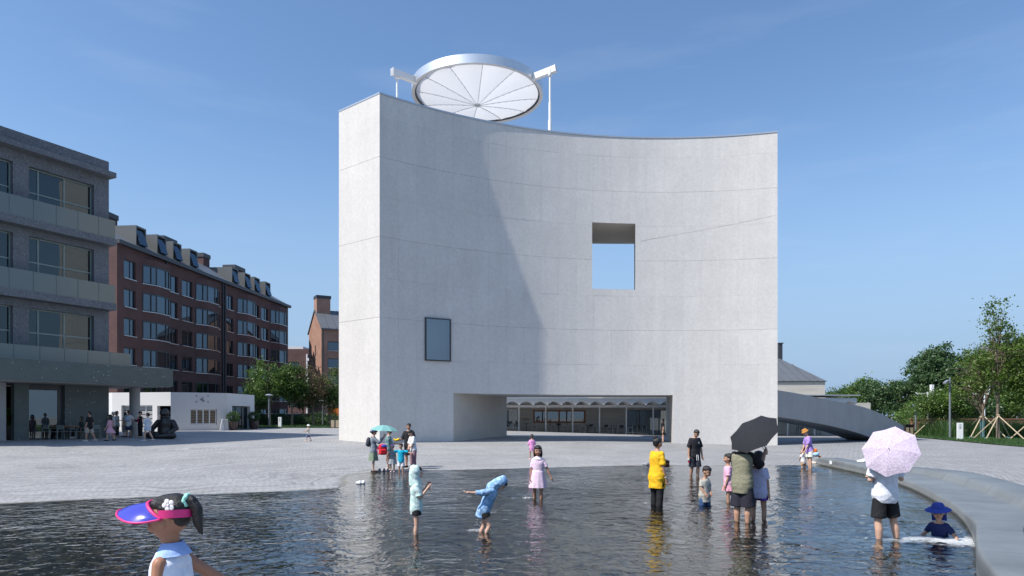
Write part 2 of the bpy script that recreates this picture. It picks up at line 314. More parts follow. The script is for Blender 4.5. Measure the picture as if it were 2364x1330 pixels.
def G_arr(x, y):
    x = np.asarray(x, float).ravel(); y = np.asarray(y, float).ravel(); d = pool_dist(x, y)
    s = .032 + (.007-.032)*np.clip((x+6)/22, 0, 1)
    de = np.where(d < 20, d, 20 + 8*(1-np.exp(-(d-20)/8)))
    ds = np.full(x.shape, 1e9)
    for (x0,y0),(x1,y1) in zip(shore_pts[:-1], shore_pts[1:]):
        ex,ey = x1-x0,y1-y0; t = np.clip(((x-x0)*ex+(y-y0)*ey)/(ex*ex+ey*ey+1e-9),0,1); ds = np.minimum(ds,(x-x0-t*ex)**2+(y-y0-t*ey)**2)
    g = np.where(d > 0, ZW + de*s, ZW - .215*(1-np.exp(-np.sqrt(ds)*.42)))
    g = np.where((d > 0) & (y < 10) & (x < 6), ZW + np.maximum(d*s, .155*np.minimum(d, 3.4)*sstep((10-y)/2.5)), g)
    bx = np.interp(y, bp[bo,0], bp[bo,0]) * 0 + np.interp(y, bp[bo,1], bp[bo,0])
    right = sstep((d-1.25)/.6) * (x > bx) * (y < 34)
    lvl = ZW + (.385)*sstep((30.5-y)/9)
    g = np.where((right > 0) & (d > 0), g + (np.maximum(lvl, g)-g)*right, g)
    return g
def G(x, y): return float(G_arr([x],[y])[0])
gx = np.unique(np.concatenate([[-1500,-600,-300,-160,-110], np.arange(-80,-20,2.0), np.arange(-20,20,.25), np.arange(20,80,2.0), [90,110,160,300,600,1500]]))
gy = np.unique(np.concatenate([[-300,-60,-20,-6,-2], np.arange(0,34,.25), np.arange(34,70,1.0), np.arange(70,150,5.0), [170,220,300,500,1000,3000]]))
XX, YY = np.meshgrid(gx, gy); ZZ = G_arr(XX, YY); DD = pool_dist(XX, YY)
ZZ = ZZ + .004*np.sin(XX.ravel()*3.1+np.sin(YY.ravel()*1.7)*1.5)*np.exp(-np.abs(DD)/1.5)*(np.abs(DD) > .01)
ZG = G_arr(XX, YY).reshape(XX.shape)
def G(x, y):                                            # ground height read off the grid
    i = min(max(int(np.searchsorted(gx, x))-1, 0), len(gx)-2); j = min(max(int(np.searchsorted(gy, y))-1, 0), len(gy)-2); u = (x-gx[i])/(gx[i+1]-gx[i]); v = (y-gy[j])/(gy[j+1]-gy[j])
    return float((ZG[j,i]*(1-u)+ZG[j,i+1]*u)*(1-v)+(ZG[j+1,i]*(1-u)+ZG[j+1,i+1]*u)*v)
def on_ground(px, py, water=False):                     # plan point seen at that spot of the photo
    Y = 30.0
    for _ in range(1 if water else 40):
        g = ZW if water else G((px-CX)/F*Y, Y)
        Yn = (EYE-g)*F/(py-HY); Y = Yn if water else .6*Y + .4*Yn
    X = (px-CX)/F*Y
    return Vector((X, Y, G(X, Y)))
nx, ny = len(gx), len(gy); vv = np.stack([XX.ravel(), YY.ravel(), ZZ], 1)
ii = np.arange(nx*ny).reshape(ny, nx); ff = np.stack([ii[:-1,:-1],ii[:-1,1:],ii[1:,1:],ii[1:,:-1]], -1).reshape(-1,4)
me = bpy.data.meshes.new('plaza_ground'); me.from_pydata(vv.tolist(), [], ff.tolist())
at = me.attributes.new('pool_distance', 'FLOAT', 'POINT'); at.data.foreach_set('value', DD.astype(np.float32))
me.polygons.foreach_set('use_smooth', [True]*len(me.polygons))
def paving_mat():
    m = bpy.data.materials.new('stone_setts'); m.use_nodes = True; t = m.node_tree; b = base_of(m)
    b.inputs['Specular IOR Level'].default_value = .35
    L = t.links.new
    g = t.nodes.new('ShaderNodeNewGeometry'); at = node(t, 'ShaderNodeAttribute', _attribute_name='pool_distance'); d = at.outputs['Fac']
    def mth(op, a, b_=None, c=None):
        n = node(t, 'ShaderNodeMath', _operation=op)
        for i, v in enumerate((a, b_, c)):
            if v is None: continue
            if isinstance(v, (int, float)): n.inputs[i].default_value = v
            else: L(v, n.inputs[i])
        return n.outputs[0]
    def noise(sc, det=4.0, vec=None, rough=.6):
        n = node(t, 'ShaderNodeTexNoise', Scale=sc, Detail=det, Roughness=rough); L(vec or g.outputs['Position'], n.inputs['Vector']); return n.outputs['Fac']
    def rng(v, a, b_, c, e):
        n = node(t, 'ShaderNodeMapRange'); n.inputs['From Min'].default_value = a; n.inputs['From Max'].default_value = b_; n.inputs['To Min'].default_value = c; n.inputs['To Max'].default_value = e
        L(v, n.inputs['Value']); return n.outputs[0]
    mp = node(t, 'ShaderNodeMapping'); mp.inputs['Rotation'].default_value = (0,0,R(24)); L(g.outputs['Position'], mp.inputs['Vector'])
    wob = node(t, 'ShaderNodeTexNoise', Scale=.16, Detail=1.0); L(g.outputs['Position'], wob.inputs['Vector'])
    va = node(t, 'ShaderNodeVectorMath', _operation='MULTIPLY_ADD'); va.inputs[1].default_value = (1.6,1.6,0); L(wob.outputs['Color'], va.inputs[0]); L(mp.outputs[0], va.inputs[2])
    bt = t.nodes.new('ShaderNodeTexBrick'); bt.inputs['Scale'].default_value = 1; bt.inputs['Brick Width'].default_value = .24; bt.inputs['Row Height'].default_value = .13; bt.inputs['Mortar Size'].default_value = .013
    bt.inputs['Color1'].default_value = (.305,.308,.312,1); bt.inputs['Color2'].default_value = (.355,.353,.35,1); L(va.outputs[0], bt.inputs['Vector']); sx0 = t.nodes.new('ShaderNodeSeparateXYZ'); L(g.outputs['Position'], sx0.inputs[0]); mc = node(t, 'ShaderNodeMixRGB'); mc.inputs['Color1'].default_value = (.235,.235,.235,1); mc.inputs['Color2'].default_value = (.115,.115,.12,1); L(rng(sx0.outputs[0], 0.0, 10.0, 0, 1), mc.inputs['Fac']); L(mc.outputs[0], bt.inputs['Mortar'])
    big = rng(noise(.35, 7.0), .3, .7, .86, 1.12); fine = rng(noise(11, 4.0), .28, .72, .70, 1.28)
    mul = node(t, 'ShaderNodeMixRGB', _blend_type='MULTIPLY'); mul.inputs['Fac'].default_value = 1; L(bt.outputs['Color'], mul.inputs['Color1']); L(mth('MULTIPLY', big, fine), mul.inputs['Color2'])
    # courses that follow the pool edge: darker joints between broad wavy bands
    wv = mth('ADD', d, mth('MULTIPLY', rng(noise(.22, 2.0), .3, .7, -1, 1), .9))
    fr = mth('FRACT', mth('MULTIPLY', wv, 1.55)); line = rng(fr, 0.0, .24, 1, 0)
    line = mth('MULTIPLY', line, mth('MULTIPLY', rng(d, 7.5, .4, 0, .75), rng(noise(.45, 3.0), .40, .52, 0, 1)))
    sx = t.nodes.new('ShaderNodeSeparateXYZ'); L(g.outputs['Position'], sx.inputs[0])
    line = mth('MULTIPLY', line, rng(sx.outputs[0], 3.0, -3.0, 0.12, 1))
    dk = node(t, 'ShaderNodeMixRGB'); dk.inputs['Color2'].default_value = (.13,.13,.13,1); L(line, dk.inputs['Fac']); L(mul.outputs[0], dk.inputs['Color1'])
    # raised stones in rows that follow the shore
    fr2 = mth('FRACT', mth('MULTIPLY', wv, 1.3)); row = mth('MULTIPLY', rng(fr2, .30, .0, 0, 1), rng(noise(7.0, 2.0), .50, .62, 0, 1)); row = mth('MULTIPLY', row, rng(sx.outputs[0], 6.0, -6.0, .25, 1))
    lite = node(t, 'ShaderNodeMixRGB'); lite.inputs['Color2'].default_value = (.46,.455,.45,1); L(mth('MULTIPLY', row, .8), lite.inputs['Fac']); L(dk.outputs[0], lite.inputs['Color1']); dk = lite
    dt = node(t, 'ShaderNodeVectorMath', _operation='DOT_PRODUCT'); dt.inputs[1].default_value = (.89,-.456,0); L(g.outputs['Position'], dt.inputs[0]); ph = mth('ADD', mth('MULTIPLY', dt.outputs['Value'], 26.2), mth('MULTIPLY', noise(.5, 2.0), 5.0)); st = mth('MULTIPLY', mth('SINE', ph), rng(noise(2.2, 3.0), .35, .65, .02, .11)); st = mth('ADD', mth('MULTIPLY', st, rng(sx.outputs[0], 2.0, 9.0, 0, 1)), 1.0)
    stm = node(t, 'ShaderNodeMixRGB', _blend_type='MULTIPLY'); stm.inputs['Fac'].default_value = 1; L(dk.outputs[0], stm.inputs['Color1']); L(st, stm.inputs['Color2']); dk = stm
    n1 = node(t, 'ShaderNodeTexNoise', _noise_dimensions='1D', Scale=1.0, Detail=3.0, Roughness=.7); L(mth('MULTIPLY', wv, 2.6), n1.inputs['W']); bnd = node(t, 'ShaderNodeMixRGB', _blend_type='MULTIPLY'); bnd.inputs['Fac'].default_value = 1; L(dk.outputs[0], bnd.inputs['Color1']); L(rng(n1.outputs['Fac'], .3, .7, .86, 1.13), bnd.inputs['Color2']); dk = bnd
    # wet and silted stone under and just above the water line
    edge = mth('ADD', d, rng(noise(3.0, 4.0), .3, .7, -.12, .12)); wet = rng(edge, .22, .02, 0, 1)
    fl = node(t, 'ShaderNodeTexNoise', Scale=.8, Detail=6.0); L(g.outputs['Position'], fl.inputs['Vector'])
    wc = t.nodes.new('ShaderNodeValToRGB'); wc.color_ramp.elements[0].position=.3; wc.color_ramp.elements[1].position=.7; wc.color_ramp.elements[0].color=(.100,.096,.078,1); wc.color_ramp.elements[1].color=(.19,.18,.148,1); L(fl.outputs['Fac'], wc.inputs['Fac'])
    wj = mth('MULTIPLY', rng(mth('FRACT', mth('MULTIPLY', wv, 1.9)), 0, .12, .5, 0), 1.0)
    wm = node(t, 'ShaderNodeMixRGB'); wm.inputs['Color2'].default_value = (.24,.215,.17,1); L(wj, wm.inputs['Fac']); L(wc.outputs[0], wm.inputs['Color1'])
    fin = t.nodes.new('ShaderNodeMixRGB'); L(wet, fin.inputs['Fac']); L(dk.outputs[0], fin.inputs['Color1']); L(wm.outputs[0], fin.inputs['Color2']); L(fin.outputs[0], b.inputs['Base Color'])
    L(rng(wet, 0, 1, .78, .3), b.inputs['Roughness'])
    bm_ = node(t, 'ShaderNodeBump', Strength=.55, Distance=.03)
    hgt = mth('ADD', mth('MULTIPLY', bt.outputs['Fac'], -.5), mth('MULTIPLY', noise(9, 4.0), .9)); L(hgt, bm_.inputs['Height']); L(bm_.outputs[0], b.inputs['Normal'])
    return m
M['paving'] = paving_mat(); me.materials.append(M['paving'])
tag(link('plaza_ground', me), kind='structure')

def water_mat():
    m = bpy.data.materials.new('shallow_water'); m.use_nodes = True; t = m.node_tree; t.nodes.remove(t.nodes['Principled BSDF']); out = t.nodes['Material Output']; L = t.links.new
    c = t.nodes.new('ShaderNodeNewGeometry')
    def nz(sc, det, st=(1,1,1)):
        mp = node(t, 'ShaderNodeMapping'); mp.inputs['Scale'].default_value = st; L(c.outputs['Position'], mp.inputs['Vector'])
        n = node(t, 'ShaderNodeTexNoise', Scale=sc, Detail=det, Roughness=.55, Distortion=.6); L(mp.outputs[0], n.inputs['Vector']); return n.outputs['Fac']
    a = node(t, 'ShaderNodeMath', _operation='MULTIPLY'); a.inputs[1].default_value = .75; L(nz(1.3, 1.0, (1,1.2,1)), a.inputs[0])
    b = node(t, 'ShaderNodeMath', _operation='MULTIPLY_ADD'); b.inputs[1].default_value = .54; L(nz(4.4, 2.5, (1,1.1,1)), b.inputs[0]); L(a.outputs[0], b.inputs[2])
    # calmer and rougher patches
    pt = node(t, 'ShaderNodeMapRange'); pt.inputs['From Min'].default_value=.35; pt.inputs['From Max'].default_value=.65; pt.inputs['To Min'].default_value=.5; pt.inputs['To Max'].default_value=1.25; L(nz(.22, 2.0), pt.inputs['Value'])
    h = node(t, 'ShaderNodeMath', _operation='MULTIPLY'); L(b.outputs[0], h.inputs[0]); L(pt.outputs[0], h.inputs[1])
    bp_ = node(t, 'ShaderNodeBump', Strength=1.0, Distance=.058); L(h.outputs[0], bp_.inputs['Height'])
    tr = t.nodes.new('ShaderNodeBsdfTransparent'); tr.inputs['Color'].default_value = (.70,.72,.66,1)
    g = node(t, 'ShaderNodeBsdfGlossy', Roughness=.03); g.inputs['Color'].default_value = (.93,.96,1,1); L(bp_.outputs[0], g.inputs['Normal'])
    fr = node(t, 'ShaderNodeFresnel', IOR=1.58); L(bp_.outputs[0], fr.inputs['Normal'])
    mx = t.nodes.new('ShaderNodeMixShader'); L(fr.outputs[0], mx.inputs[0]); L(tr.outputs[0], mx.inputs[1]); L(g.outputs[0], mx.inputs[2]); L(mx.outputs[0], out.inputs['Surface'])
    m.diffuse_color = (.1,.2,.3,1); return m
M['water'] = water_mat()
wxs = np.concatenate([[-19,-16], np.arange(-14,14.01,.08), [14.2]]); wys = np.concatenate([[4.5,6], np.arange(7,30.01,.08), [30.5]]); WX, WY = np.meshgrid(wxs, wys); wn_, hn_ = len(wxs), len(wys); wi = np.arange(wn_*hn_).reshape(hn_, wn_)
wme = bpy.data.meshes.new('pool_water'); wme.from_pydata(np.stack([WX.ravel(), WY.ravel(), np.full(WX.size, ZW)],1).tolist(), [], np.stack([wi[:-1,:-1],wi[:-1,1:],wi[1:,1:],wi[1:,:-1]],-1).reshape(-1,4).tolist()); wme.materials.append(M['water']); wme.polygons.foreach_set('use_smooth',[True]*len(wme.polygons))
tag(link('pool_water', wme), kind='structure')

# curved stone bench along the right side of the pool, laid in slabs
bench = empty('pool_bench', (11.5,20,ZW), 0, 'long curved grey stone bench stepping along the right edge of the pool', 'bench')
bs = np.array(crom(BENCH, 40)); seg = np.linalg.norm(np.diff(bs, axis=0), axis=1); cum = np.concatenate([[0], np.cumsum(seg)]); BL = cum[-1]
def bench_at(s):
    s = min(max(s, 0), BL); x = np.interp(s, cum, bs[:,0]); y = np.interp(s, cum, bs[:,1])
    x2 = np.interp(min(s+.3,BL), cum, bs[:,0]); y2 = np.interp(min(s+.3,BL), cum, bs[:,1]); x1 = np.interp(max(s-.3,0), cum, bs[:,0]); y1 = np.interp(max(s-.3,0), cum, bs[:,1])
    t = Vector((x2-x1, y2-y1, 0)).normalized(); return Vector((x, y, 0)), Vector((-t.y, t.x, 0))     # outward is to the right of the pool
def bench_prof(s):
    a = float(sstep((s-4)/6)); b = float(sstep((s-17.0)/4.5))            # two-tier between, single tier at both ends
    w1 = .25 + .85*a - .55*b*a; zu = -.10 + .10*a + .03*b; zl = zu - .21*a*(1-b); W = w1 + .55 + .35*a + .45*b
    e = float(sstep((s)/1.2)); zl = ZW + (zl-ZW)*(.25+.75*e); zu = ZW + (zu-ZW)*(.25+.75*e)
    k = min(.16, .02 + (zu-zl)*.9)
    r = .05
    return [(.02,-.95),(.0,zl-.16),(.0,zl-r),(r*.35,zl-r*.3),(r,zl),(w1-.08,zl+.004),(w1,zl+.012),(w1+k*.5,(zl+zu)/2+.01),(w1+k*.85,zu-.02),(w1+k+.06,zu),(W-.03,zu+.002),(W,zu-.02),(W,-.95)]
cuts = [0]; 
while cuts[-1] < BL-2.6: cuts.append(cuts[-1]+1.95)
cuts.append(BL)
for i in range(len(cuts)-1):
    a, b_ = cuts[i]+.008, cuts[i+1]-.008; mb = MB(); rings = []
    for k in range(9):
        s = a+(b_-a)*k/8; p, n = bench_at(s); rings.append([(p.x+n.x*u, p.y+n.y*u, z) for u, z in bench_prof(s)])
    mb.loft(rings); mb.build('slab', M['stone_bench'], bench, True, world=True)

# ---------------------------------------------------------------- the tower
CXC, CYC, RAD = 10.3, 18.2, 28.5; TOP = 20.75
def arc(th, r=RAD): return (CXC + r*math.sin(th), CYC + r*math.cos(th))
def th_px(px):
    lo, hi = -.75, .4
    for _ in range(50):
        md = (lo+hi)/2; x, y = arc(md)
        if x/y*F+CX < px: lo = md
        else: hi = md
    return lo
TA, TB = th_px(877), th_px(1795)
back = crom([(-10.8,42.66),(-9.7,46.2),(-6.2,49.6),(-.4,51.3),(5.4,52.0),(11.75,52.0),(16.2,50.8),(18.2,48.6)], 8)
bk = np.array(back)
def back_px(px):
    q = bk[:,0]/bk[:,1]*F+CX; i = np.argmax(q > px); f = (px-q[i-1])/(q[i]-q[i-1]); p = bk[i-1]+(bk[i]-bk[i-1])*f; return (p[0], p[1]), i-1+f
tower = empty('curved_concrete_tower', (4,46,0), 0, 'tall pale concrete tower with concave curved front, square hole and low passage', 'tower')
PZ = 3.10                                               # passage height
pa0, pa1 = th_px(1047), th_px(1553)
wz0, wz1 = 10.30, 14.80; wa0, wa1 = th_px(1367), th_px(1467)
sz0, sz1 = 5.08, 7.74; sa0, sa1 = th_px(980.5), th_px(1039.5)
holes = [(pa0, pa1, -2, PZ), (wa0, wa1, wz0, wz1), (sa0, sa1, sz0, sz1)]
def minus(rects, h):
    out = []
    for (a,b,c,d) in rects:
        A,B,C_,D_ = max(a,h[0]),min(b,h[1]),max(c,h[2]),min(d,h[3])
        if A >= B or C_ >= D_: out.append((a,b,c,d)); continue
        if a < A: out.append((a,A,c,d))
        if B < b: out.append((B,b,c,d))
        if c < C_: out.append((A,B,c,C_))
        if D_ < d: out.append((A,B,D_,d))
    return out
def curved_box(mb, a, b, z0, z1, r0, r1, n=3):
    rings = []
    for k in range(n+1):
        t = a+(b-a)*k/n; p = arc(t, r0); q = arc(t, r1); rings.append([(p[0],p[1],z0),(q[0],q[1],z0),(q[0],q[1],z1),(p[0],p[1],z1)])
    mb.loft(rings)
rows = [-.9,3.10,5.14,7.50,9.83,12.27,14.63,16.97,19.33,TOP-.10]; heavy = {7.50,12.27,16.97}
NC = 22; rnd = random.Random(5)
for i in range(NC):
    a, b = TA+(TB-TA)*i/NC, TA+(TB-TA)*(i+1)/NC
    for j in range(len(rows)-1):
        z0, z1 = rows[j], rows[j+1]
        g0 = .006 if z0 in heavy else .002; g1 = .006 if z1 in heavy else .002; ga = .0016/RAD
        rs = [(a+(ga if i else 0), b-(ga if i < NC-1 else 0), z0+g0, z1-g1)]
        for h in holes: rs = minus(rs, h)
        for (p,q,c,d) in rs:
            if (q-p)*RAD < .02 or d-c < .02: continue
            pr = rnd.uniform(-.0025,.0025); mb = MB(); curved_box(mb, p, q, c, d, RAD+pr, RAD+.035); mb.build('panel', M['concrete'], tower, world=True)
core = MB(); Rc = RAD+.03
ts = sorted(set([TA+(TB-TA)*k/60 for k in range(61)] + [pa0,pa1,wa0,wa1,sa0,sa1])); zs = [-.9,PZ,sz0,sz1,wz0,wz1,TOP-.12]
for i in range(len(ts)-1):
    for j in range(len(zs)-1):
        tm, zm = (ts[i]+ts[i+1])/2, (zs[j]+zs[j+1])/2
        if any(h[0] < tm < h[1] and h[2] < zm < h[3] for h in holes): continue
        p = arc(ts[i], Rc); q = arc(ts[i+1], Rc); core.poly([(p[0],p[1],zs[j]),(q[0],q[1],zs[j]),(q[0],q[1],zs[j+1]),(p[0],p[1],zs[j+1])])
# back wall with the passage mouth and the square hole
(bp0, i0), (bp1, i1) = back_px(1170), back_px(1538); (bw0, j0), (bw1, j1) = back_px(1362), back_px(1464)
prm = sorted(set([float(k) for k in range(len(bk))] + [i0,i1,j0,j1]))
def bat(t): i = min(int(t), len(bk)-2); p = bk[i]+(bk[i+1]-bk[i])*(t-i); return (p[0], p[1])
for k in range(len(prm)-1):
    tm = (prm[k]+prm[k+1])/2; p, q = bat(prm[k]), bat(prm[k+1])
    for j in range(len(zs)-1):
        zm = (zs[j]+zs[j+1])/2
        if (i0 < tm < i1 and zm < PZ) or (j0 < tm < j1 and wz0 < zm < wz1): continue
        core.poly([(p[0],p[1],zs[j]),(q[0],q[1],zs[j]),(q[0],q[1],zs[j+1]),(p[0],p[1],zs[j+1])])
A0, B0 = arc(TA, Rc), arc(TB, Rc); Bk = bat(len(bk)-1)
core.poly([(B0[0],B0[1],-.9),(Bk[0],Bk[1],-.9),(Bk[0],Bk[1],TOP-.12),(B0[0],B0[1],TOP-.12)])
core.poly([(x,y,TOP-.45) for x,y in [arc(t, Rc) for t in ts]] + [(x,y,TOP-.45) for x,y in [tuple(p) for p in back[::-1]]])
core.build('wall', M['concrete'], tower, fix=False, world=True)
# the side face in tall lifts
C0 = (-10.8,42.66); sA = arc(TA, RAD); nrm = Vector((C0[1]-sA[1], -(C0[0]-sA[0]), 0)).normalized()
if nrm.y > 0: nrm = -nrm
zz = [-.9,7.50,12.27,16.97,TOP-.10]
for j in range(4):
    mb = MB(); o_ = nrm*.02; i_ = -nrm*.03
    mb.prism([(sA[0]+o_.x,sA[1]+o_.y),(C0[0]+o_.x,C0[1]+o_.y),(C0[0]+i_.x,C0[1]+i_.y),(sA[0]+.04,sA[1]+.06)], zz[j]+.008, zz[j+1]-.008); mb.build('panel', M['concrete'], tower, world=True)
# reveals
rv = MB()
def quad4(mb, p, q, z0, z1): mb.poly([(p[0],p[1],z0),(q[0],q[1],z0),(q[0],q[1],z1),(p[0],p[1],z1)])
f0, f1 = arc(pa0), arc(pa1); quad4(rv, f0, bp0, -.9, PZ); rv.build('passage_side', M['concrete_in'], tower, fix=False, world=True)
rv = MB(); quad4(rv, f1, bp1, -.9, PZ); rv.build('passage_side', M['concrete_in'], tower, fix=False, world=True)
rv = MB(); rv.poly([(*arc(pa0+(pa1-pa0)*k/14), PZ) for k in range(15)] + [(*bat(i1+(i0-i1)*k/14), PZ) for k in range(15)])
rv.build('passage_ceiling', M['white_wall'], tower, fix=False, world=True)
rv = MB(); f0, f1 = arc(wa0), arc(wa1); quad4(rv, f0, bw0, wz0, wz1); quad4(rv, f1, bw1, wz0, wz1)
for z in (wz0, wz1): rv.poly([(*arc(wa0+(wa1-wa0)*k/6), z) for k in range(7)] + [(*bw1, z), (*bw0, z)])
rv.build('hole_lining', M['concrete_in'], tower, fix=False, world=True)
# coping
cp = MB()
for i in range(60):
    a, b = ts[0]+(TB-TA)*i/60, ts[0]+(TB-TA)*(i+1)/60; curved_box(cp, a, b, TOP-.10, TOP, RAD-.035, RAD+.25, 1)
cp.bar((sA[0]+nrm.x*-.1, sA[1]+nrm.y*-.1, TOP-.05), (C0[0]+nrm.x*-.1, C0[1]+nrm.y*-.1, TOP-.05), .28, .105)
cp.build('coping', M['coping'], tower, world=True)
fs = MB(); pts_ = []
for k in range(25):
    px_ = 1478+317*k/24; th_ = th_px(px_); x_, y_ = arc(th_, RAD-.004); yy = np.interp(px_, [1478,1500,1600,1700,1795],[557,552,535,516,496]); pts_.append((x_, y_, EYE-(yy-HY)/F*y_))
fs.tube(pts_, .0045, 4); fs.build('formwork_seam', M['concrete_in'], tower, world=True)
# small projecting window
sw = empty('x', (0,0,0)); bpy.data.objects.remove(sw)
c00, c10 = Vector((*arc(sa0, RAD-.10),0)), Vector((*arc(sa1, RAD-.10),0)); ax = (c10-c00).normalized(); ny_ = Vector((ax.y,-ax.x,0)); wdt = (c10-c00).length
def wp(u, z, dpt): return tuple(c00 + ax*u - ny_*dpt + Vector((0,0,z)))
fr = MB(); t_ = .07; d0, d1 = -.02, .55
for (u0,u1,z0,z1) in ((0,t_,sz0,sz1),(wdt-t_,wdt,sz0,sz1),(t_,wdt-t_,sz0,sz0+t_),(t_,wdt-t_,sz1-t_,sz1)):
    fr.add([wp(u,z,d) for d in (d0,d1) for (u,z) in ((u0,z0),(u1,z0),(u1,z1),(u0,z1))], [(0,3,2,1),(4,5,6,7),(0,1,5,4),(1,2,6,5),(2,3,7,6),(3,0,4,7)])
wn = fr.build('window', M['dark_frame'], tower, world=True)
gl = MB(); gl.poly([wp(t_,sz0+t_,.02), wp(wdt-t_,sz0+t_,.02), wp(wdt-t_,sz1-t_,.02), wp(t_,sz1-t_,.02)]); g_ = gl.build('pane', M['glass_tower'], None, fix=False)
l = tower.location; 
for v in g_.data.vertices: v.co -= Vector(l)
g_.parent = wn
rm = MB(); dd = 1.6
rm.poly([wp(.05,sz0,dd),wp(wdt-.05,sz0,dd),wp(wdt-.05,sz1,dd),wp(.05,sz1,dd)]); rm.poly([wp(.05,sz0,.5),wp(.05,sz0,dd),wp(.05,sz1,dd),wp(.05,sz1,.5)]); rm.poly([wp(wdt-.05,sz0,.5),wp(wdt-.05,sz0,dd),wp(wdt-.05,sz1,dd),wp(wdt-.05,sz1,.5)])
rm.poly([wp(.05,sz0,.5),wp(wdt-.05,sz0,.5),wp(wdt-.05,sz0,dd),wp(.05,sz0,dd)]); rm.poly([wp(.05,sz1,.5),wp(wdt-.05,sz1,.5),wp(wdt-.05,sz1,dd),wp(.05,sz1,dd)])
rm.build('window_recess', M['white_wall'], tower, fix=False, world=True)

# the ring-shaped canopy on the roof
DC = Vector((-2.5,49.5,EYE+23.15)); DR = 4.74
disc = empty('roof_canopy_disc', (DC.x,DC.y,TOP-.4), 0, 'round white membrane canopy in a silver ring held above the tower roof', 'canopy')
def dw(mb, name, mat, smooth=False): return mb.build(name, mat, disc, smooth, world=True)
mb = MB(); mb.loft([[ (DC.x+r*math.cos(2*math.pi*i/96), DC.y+r*math.sin(2*math.pi*i/96), DC.z+z) for i in range(96)] for r,z in ((DR-.24,0),(DR,0),(DR,.60),(DR-.24,.60),(DR-.24,0))], False, False); dw(mb, 'ring', M['ring'], True)
mb = MB(); mb.loft([[ (DC.x+r*math.cos(2*math.pi*i/96), DC.y+r*math.sin(2*math.pi*i/96), DC.z+z) for i in range(96)] for r,z in ((DR-.34,.08),(DR-.22,.08),(DR-.22,.16),(DR-.34,.16),(DR-.34,.08))], False, False); dw(mb, 'gasket', M['ring_dark'], True)
mem = bpy.data.materials.new('white_membrane'); mem.use_nodes = True; t = mem.node_tree; t.nodes.remove(t.nodes['Principled BSDF'])
d_ = t.nodes.new('ShaderNodeBsdfDiffuse'); d_.inputs['Color'].default_value = (.78,.79,.80,1); tl = t.nodes.new('ShaderNodeBsdfTranslucent'); tl.inputs['Color'].default_value = (.80,.81,.83,1)
mx = t.nodes.new('ShaderNodeMixShader'); mx.inputs[0].default_value = .42; t.links.new(d_.outputs[0], mx.inputs[1]); t.links.new(tl.outputs[0], mx.inputs[2]); t.links.new(mx.outputs[0], t.nodes['Material Output'].inputs['Surface'])
M['membrane'] = mem
M['rib_m'] = mem.copy(); M['rib_m'].node_tree.nodes['Diffuse BSDF'].inputs['Color'].default_value = (.62,.63,.65,1)
M['rib'] = pm('clear_rib', (.70,.71,.73), .4, .05)
NR = 12; hubz = -.62
def mpt(a, f):
    r = .16+(DR-.30-.16)*f; z = hubz + (.12-hubz)*(1-(1-f)**1.35); return Vector((DC.x+r*math.cos(a), DC.y+r*math.sin(a), DC.z+z))
for k in range(NR):
    a0 = 2*math.pi*(k+.25)/NR; a1 = 2*math.pi*(k+1.25)/NR; mb = MB(); rings = []
    for i in range(7):
        f = i/6; rings.append([mpt(a0+(a1-a0)*q/6, f) + Vector((0,0,.10*math.sin(math.pi*q/6)*f)) for q in range(7)])
    mb.loft(rings, False, False, closed=False); dw(mb, 'membrane_panel', M['membrane'], 'all')
    mb = MB(); mb.tube([mpt(a0, i/8)+Vector((0,0,-.03)) for i in range(9)], .02, 6)
    for i in range(2,9): p = mpt(a0, i/9); mb.ell((p.x,p.y,p.z-.07),(.03,.03,.03),6,4)
    dw(mb, 'rib', M['rib_m'])
mb = MB(); mb.lathe([(.03,-.10),(.20,-.08),(.22,0),(.18,.06)], (DC.x,DC.y,DC.z+hubz), 20); dw(mb, 'hub', M['coping'], True)
for (e, p_, q_) in (('l', ray(905,165,46.2), ray(962,187,47.6)), ('r', ray(1284,158,46.2), ray(1228,180,47.0))):
    mb = MB(); mb.bar(p_, q_, .30, .42); mb.bar(p_, p_+(q_-p_)*.02, .34, .46); mb.bar(q_-(q_-p_)*.10, q_+(q_-p_)*.05, .40, .10); dw(mb, 'arm', M['steel_white'])
    f = .20 if e == 'l' else .25; pt = p_.lerp(q_, f); mb = MB()
    mb.tube([(pt.x,pt.y,TOP-.45),(pt.x,pt.y,TOP+1.0),(pt.x,pt.y,TOP+1.02),(pt.x,pt.y,TOP+2.2),(pt.x,pt.y,TOP+2.22),(pt.x,pt.y,pt.z-.45)], [.13,.13,.10,.10,.07,.07], 12); mb.ell((pt.x,pt.y,pt.z-.30), (.17,.17,.13), 12, 6); mb.box(pt.x-.05,pt.x+.05,pt.y-.20,pt.y+.20,pt.z-.3,pt.z+.05); dw(mb, 'post', M['steel_white'], True)

# ramp wing sweeping down from behind the tower
r0, rd = Vector((18.05,46.3,0)), Vector((.85,.527,0)).normalized(); rn = Vector((-rd.y,rd.x,0))
def rp(px, py): s = along(px, r0.x, r0.y, rd.x, rd.y); Y = r0.y+rd.y*s; return (s, EYE-(py-HY)/F*Y)
topp = crom([rp(1790,900), rp(1850,910), rp(1903,921.6), rp(1960,932), rp(2000,942), rp(2036,957), rp(2086,983)], 4); botp = crom([rp(1790,961), rp(1870,974), rp(1930,986), rp(1985,1001), rp(2036,1020)], 4)
outl = [tuple(p) for p in topp] + [(topp[-1][0], -.8), (botp[-1][0], -.8)] + [tuple(p) for p in botp[::-1]]
ramp = empty('concrete_ramp', tuple(r0+rd*7), 0, 'sloping grey concrete ramp wing running down right of the tower', 'ramp')
mb = MB(); n = len(outl); v = []
for wd in (0, 2.6): v += [tuple(r0+rd*s+rn*wd+Vector((0,0,z))) for s,z in outl]
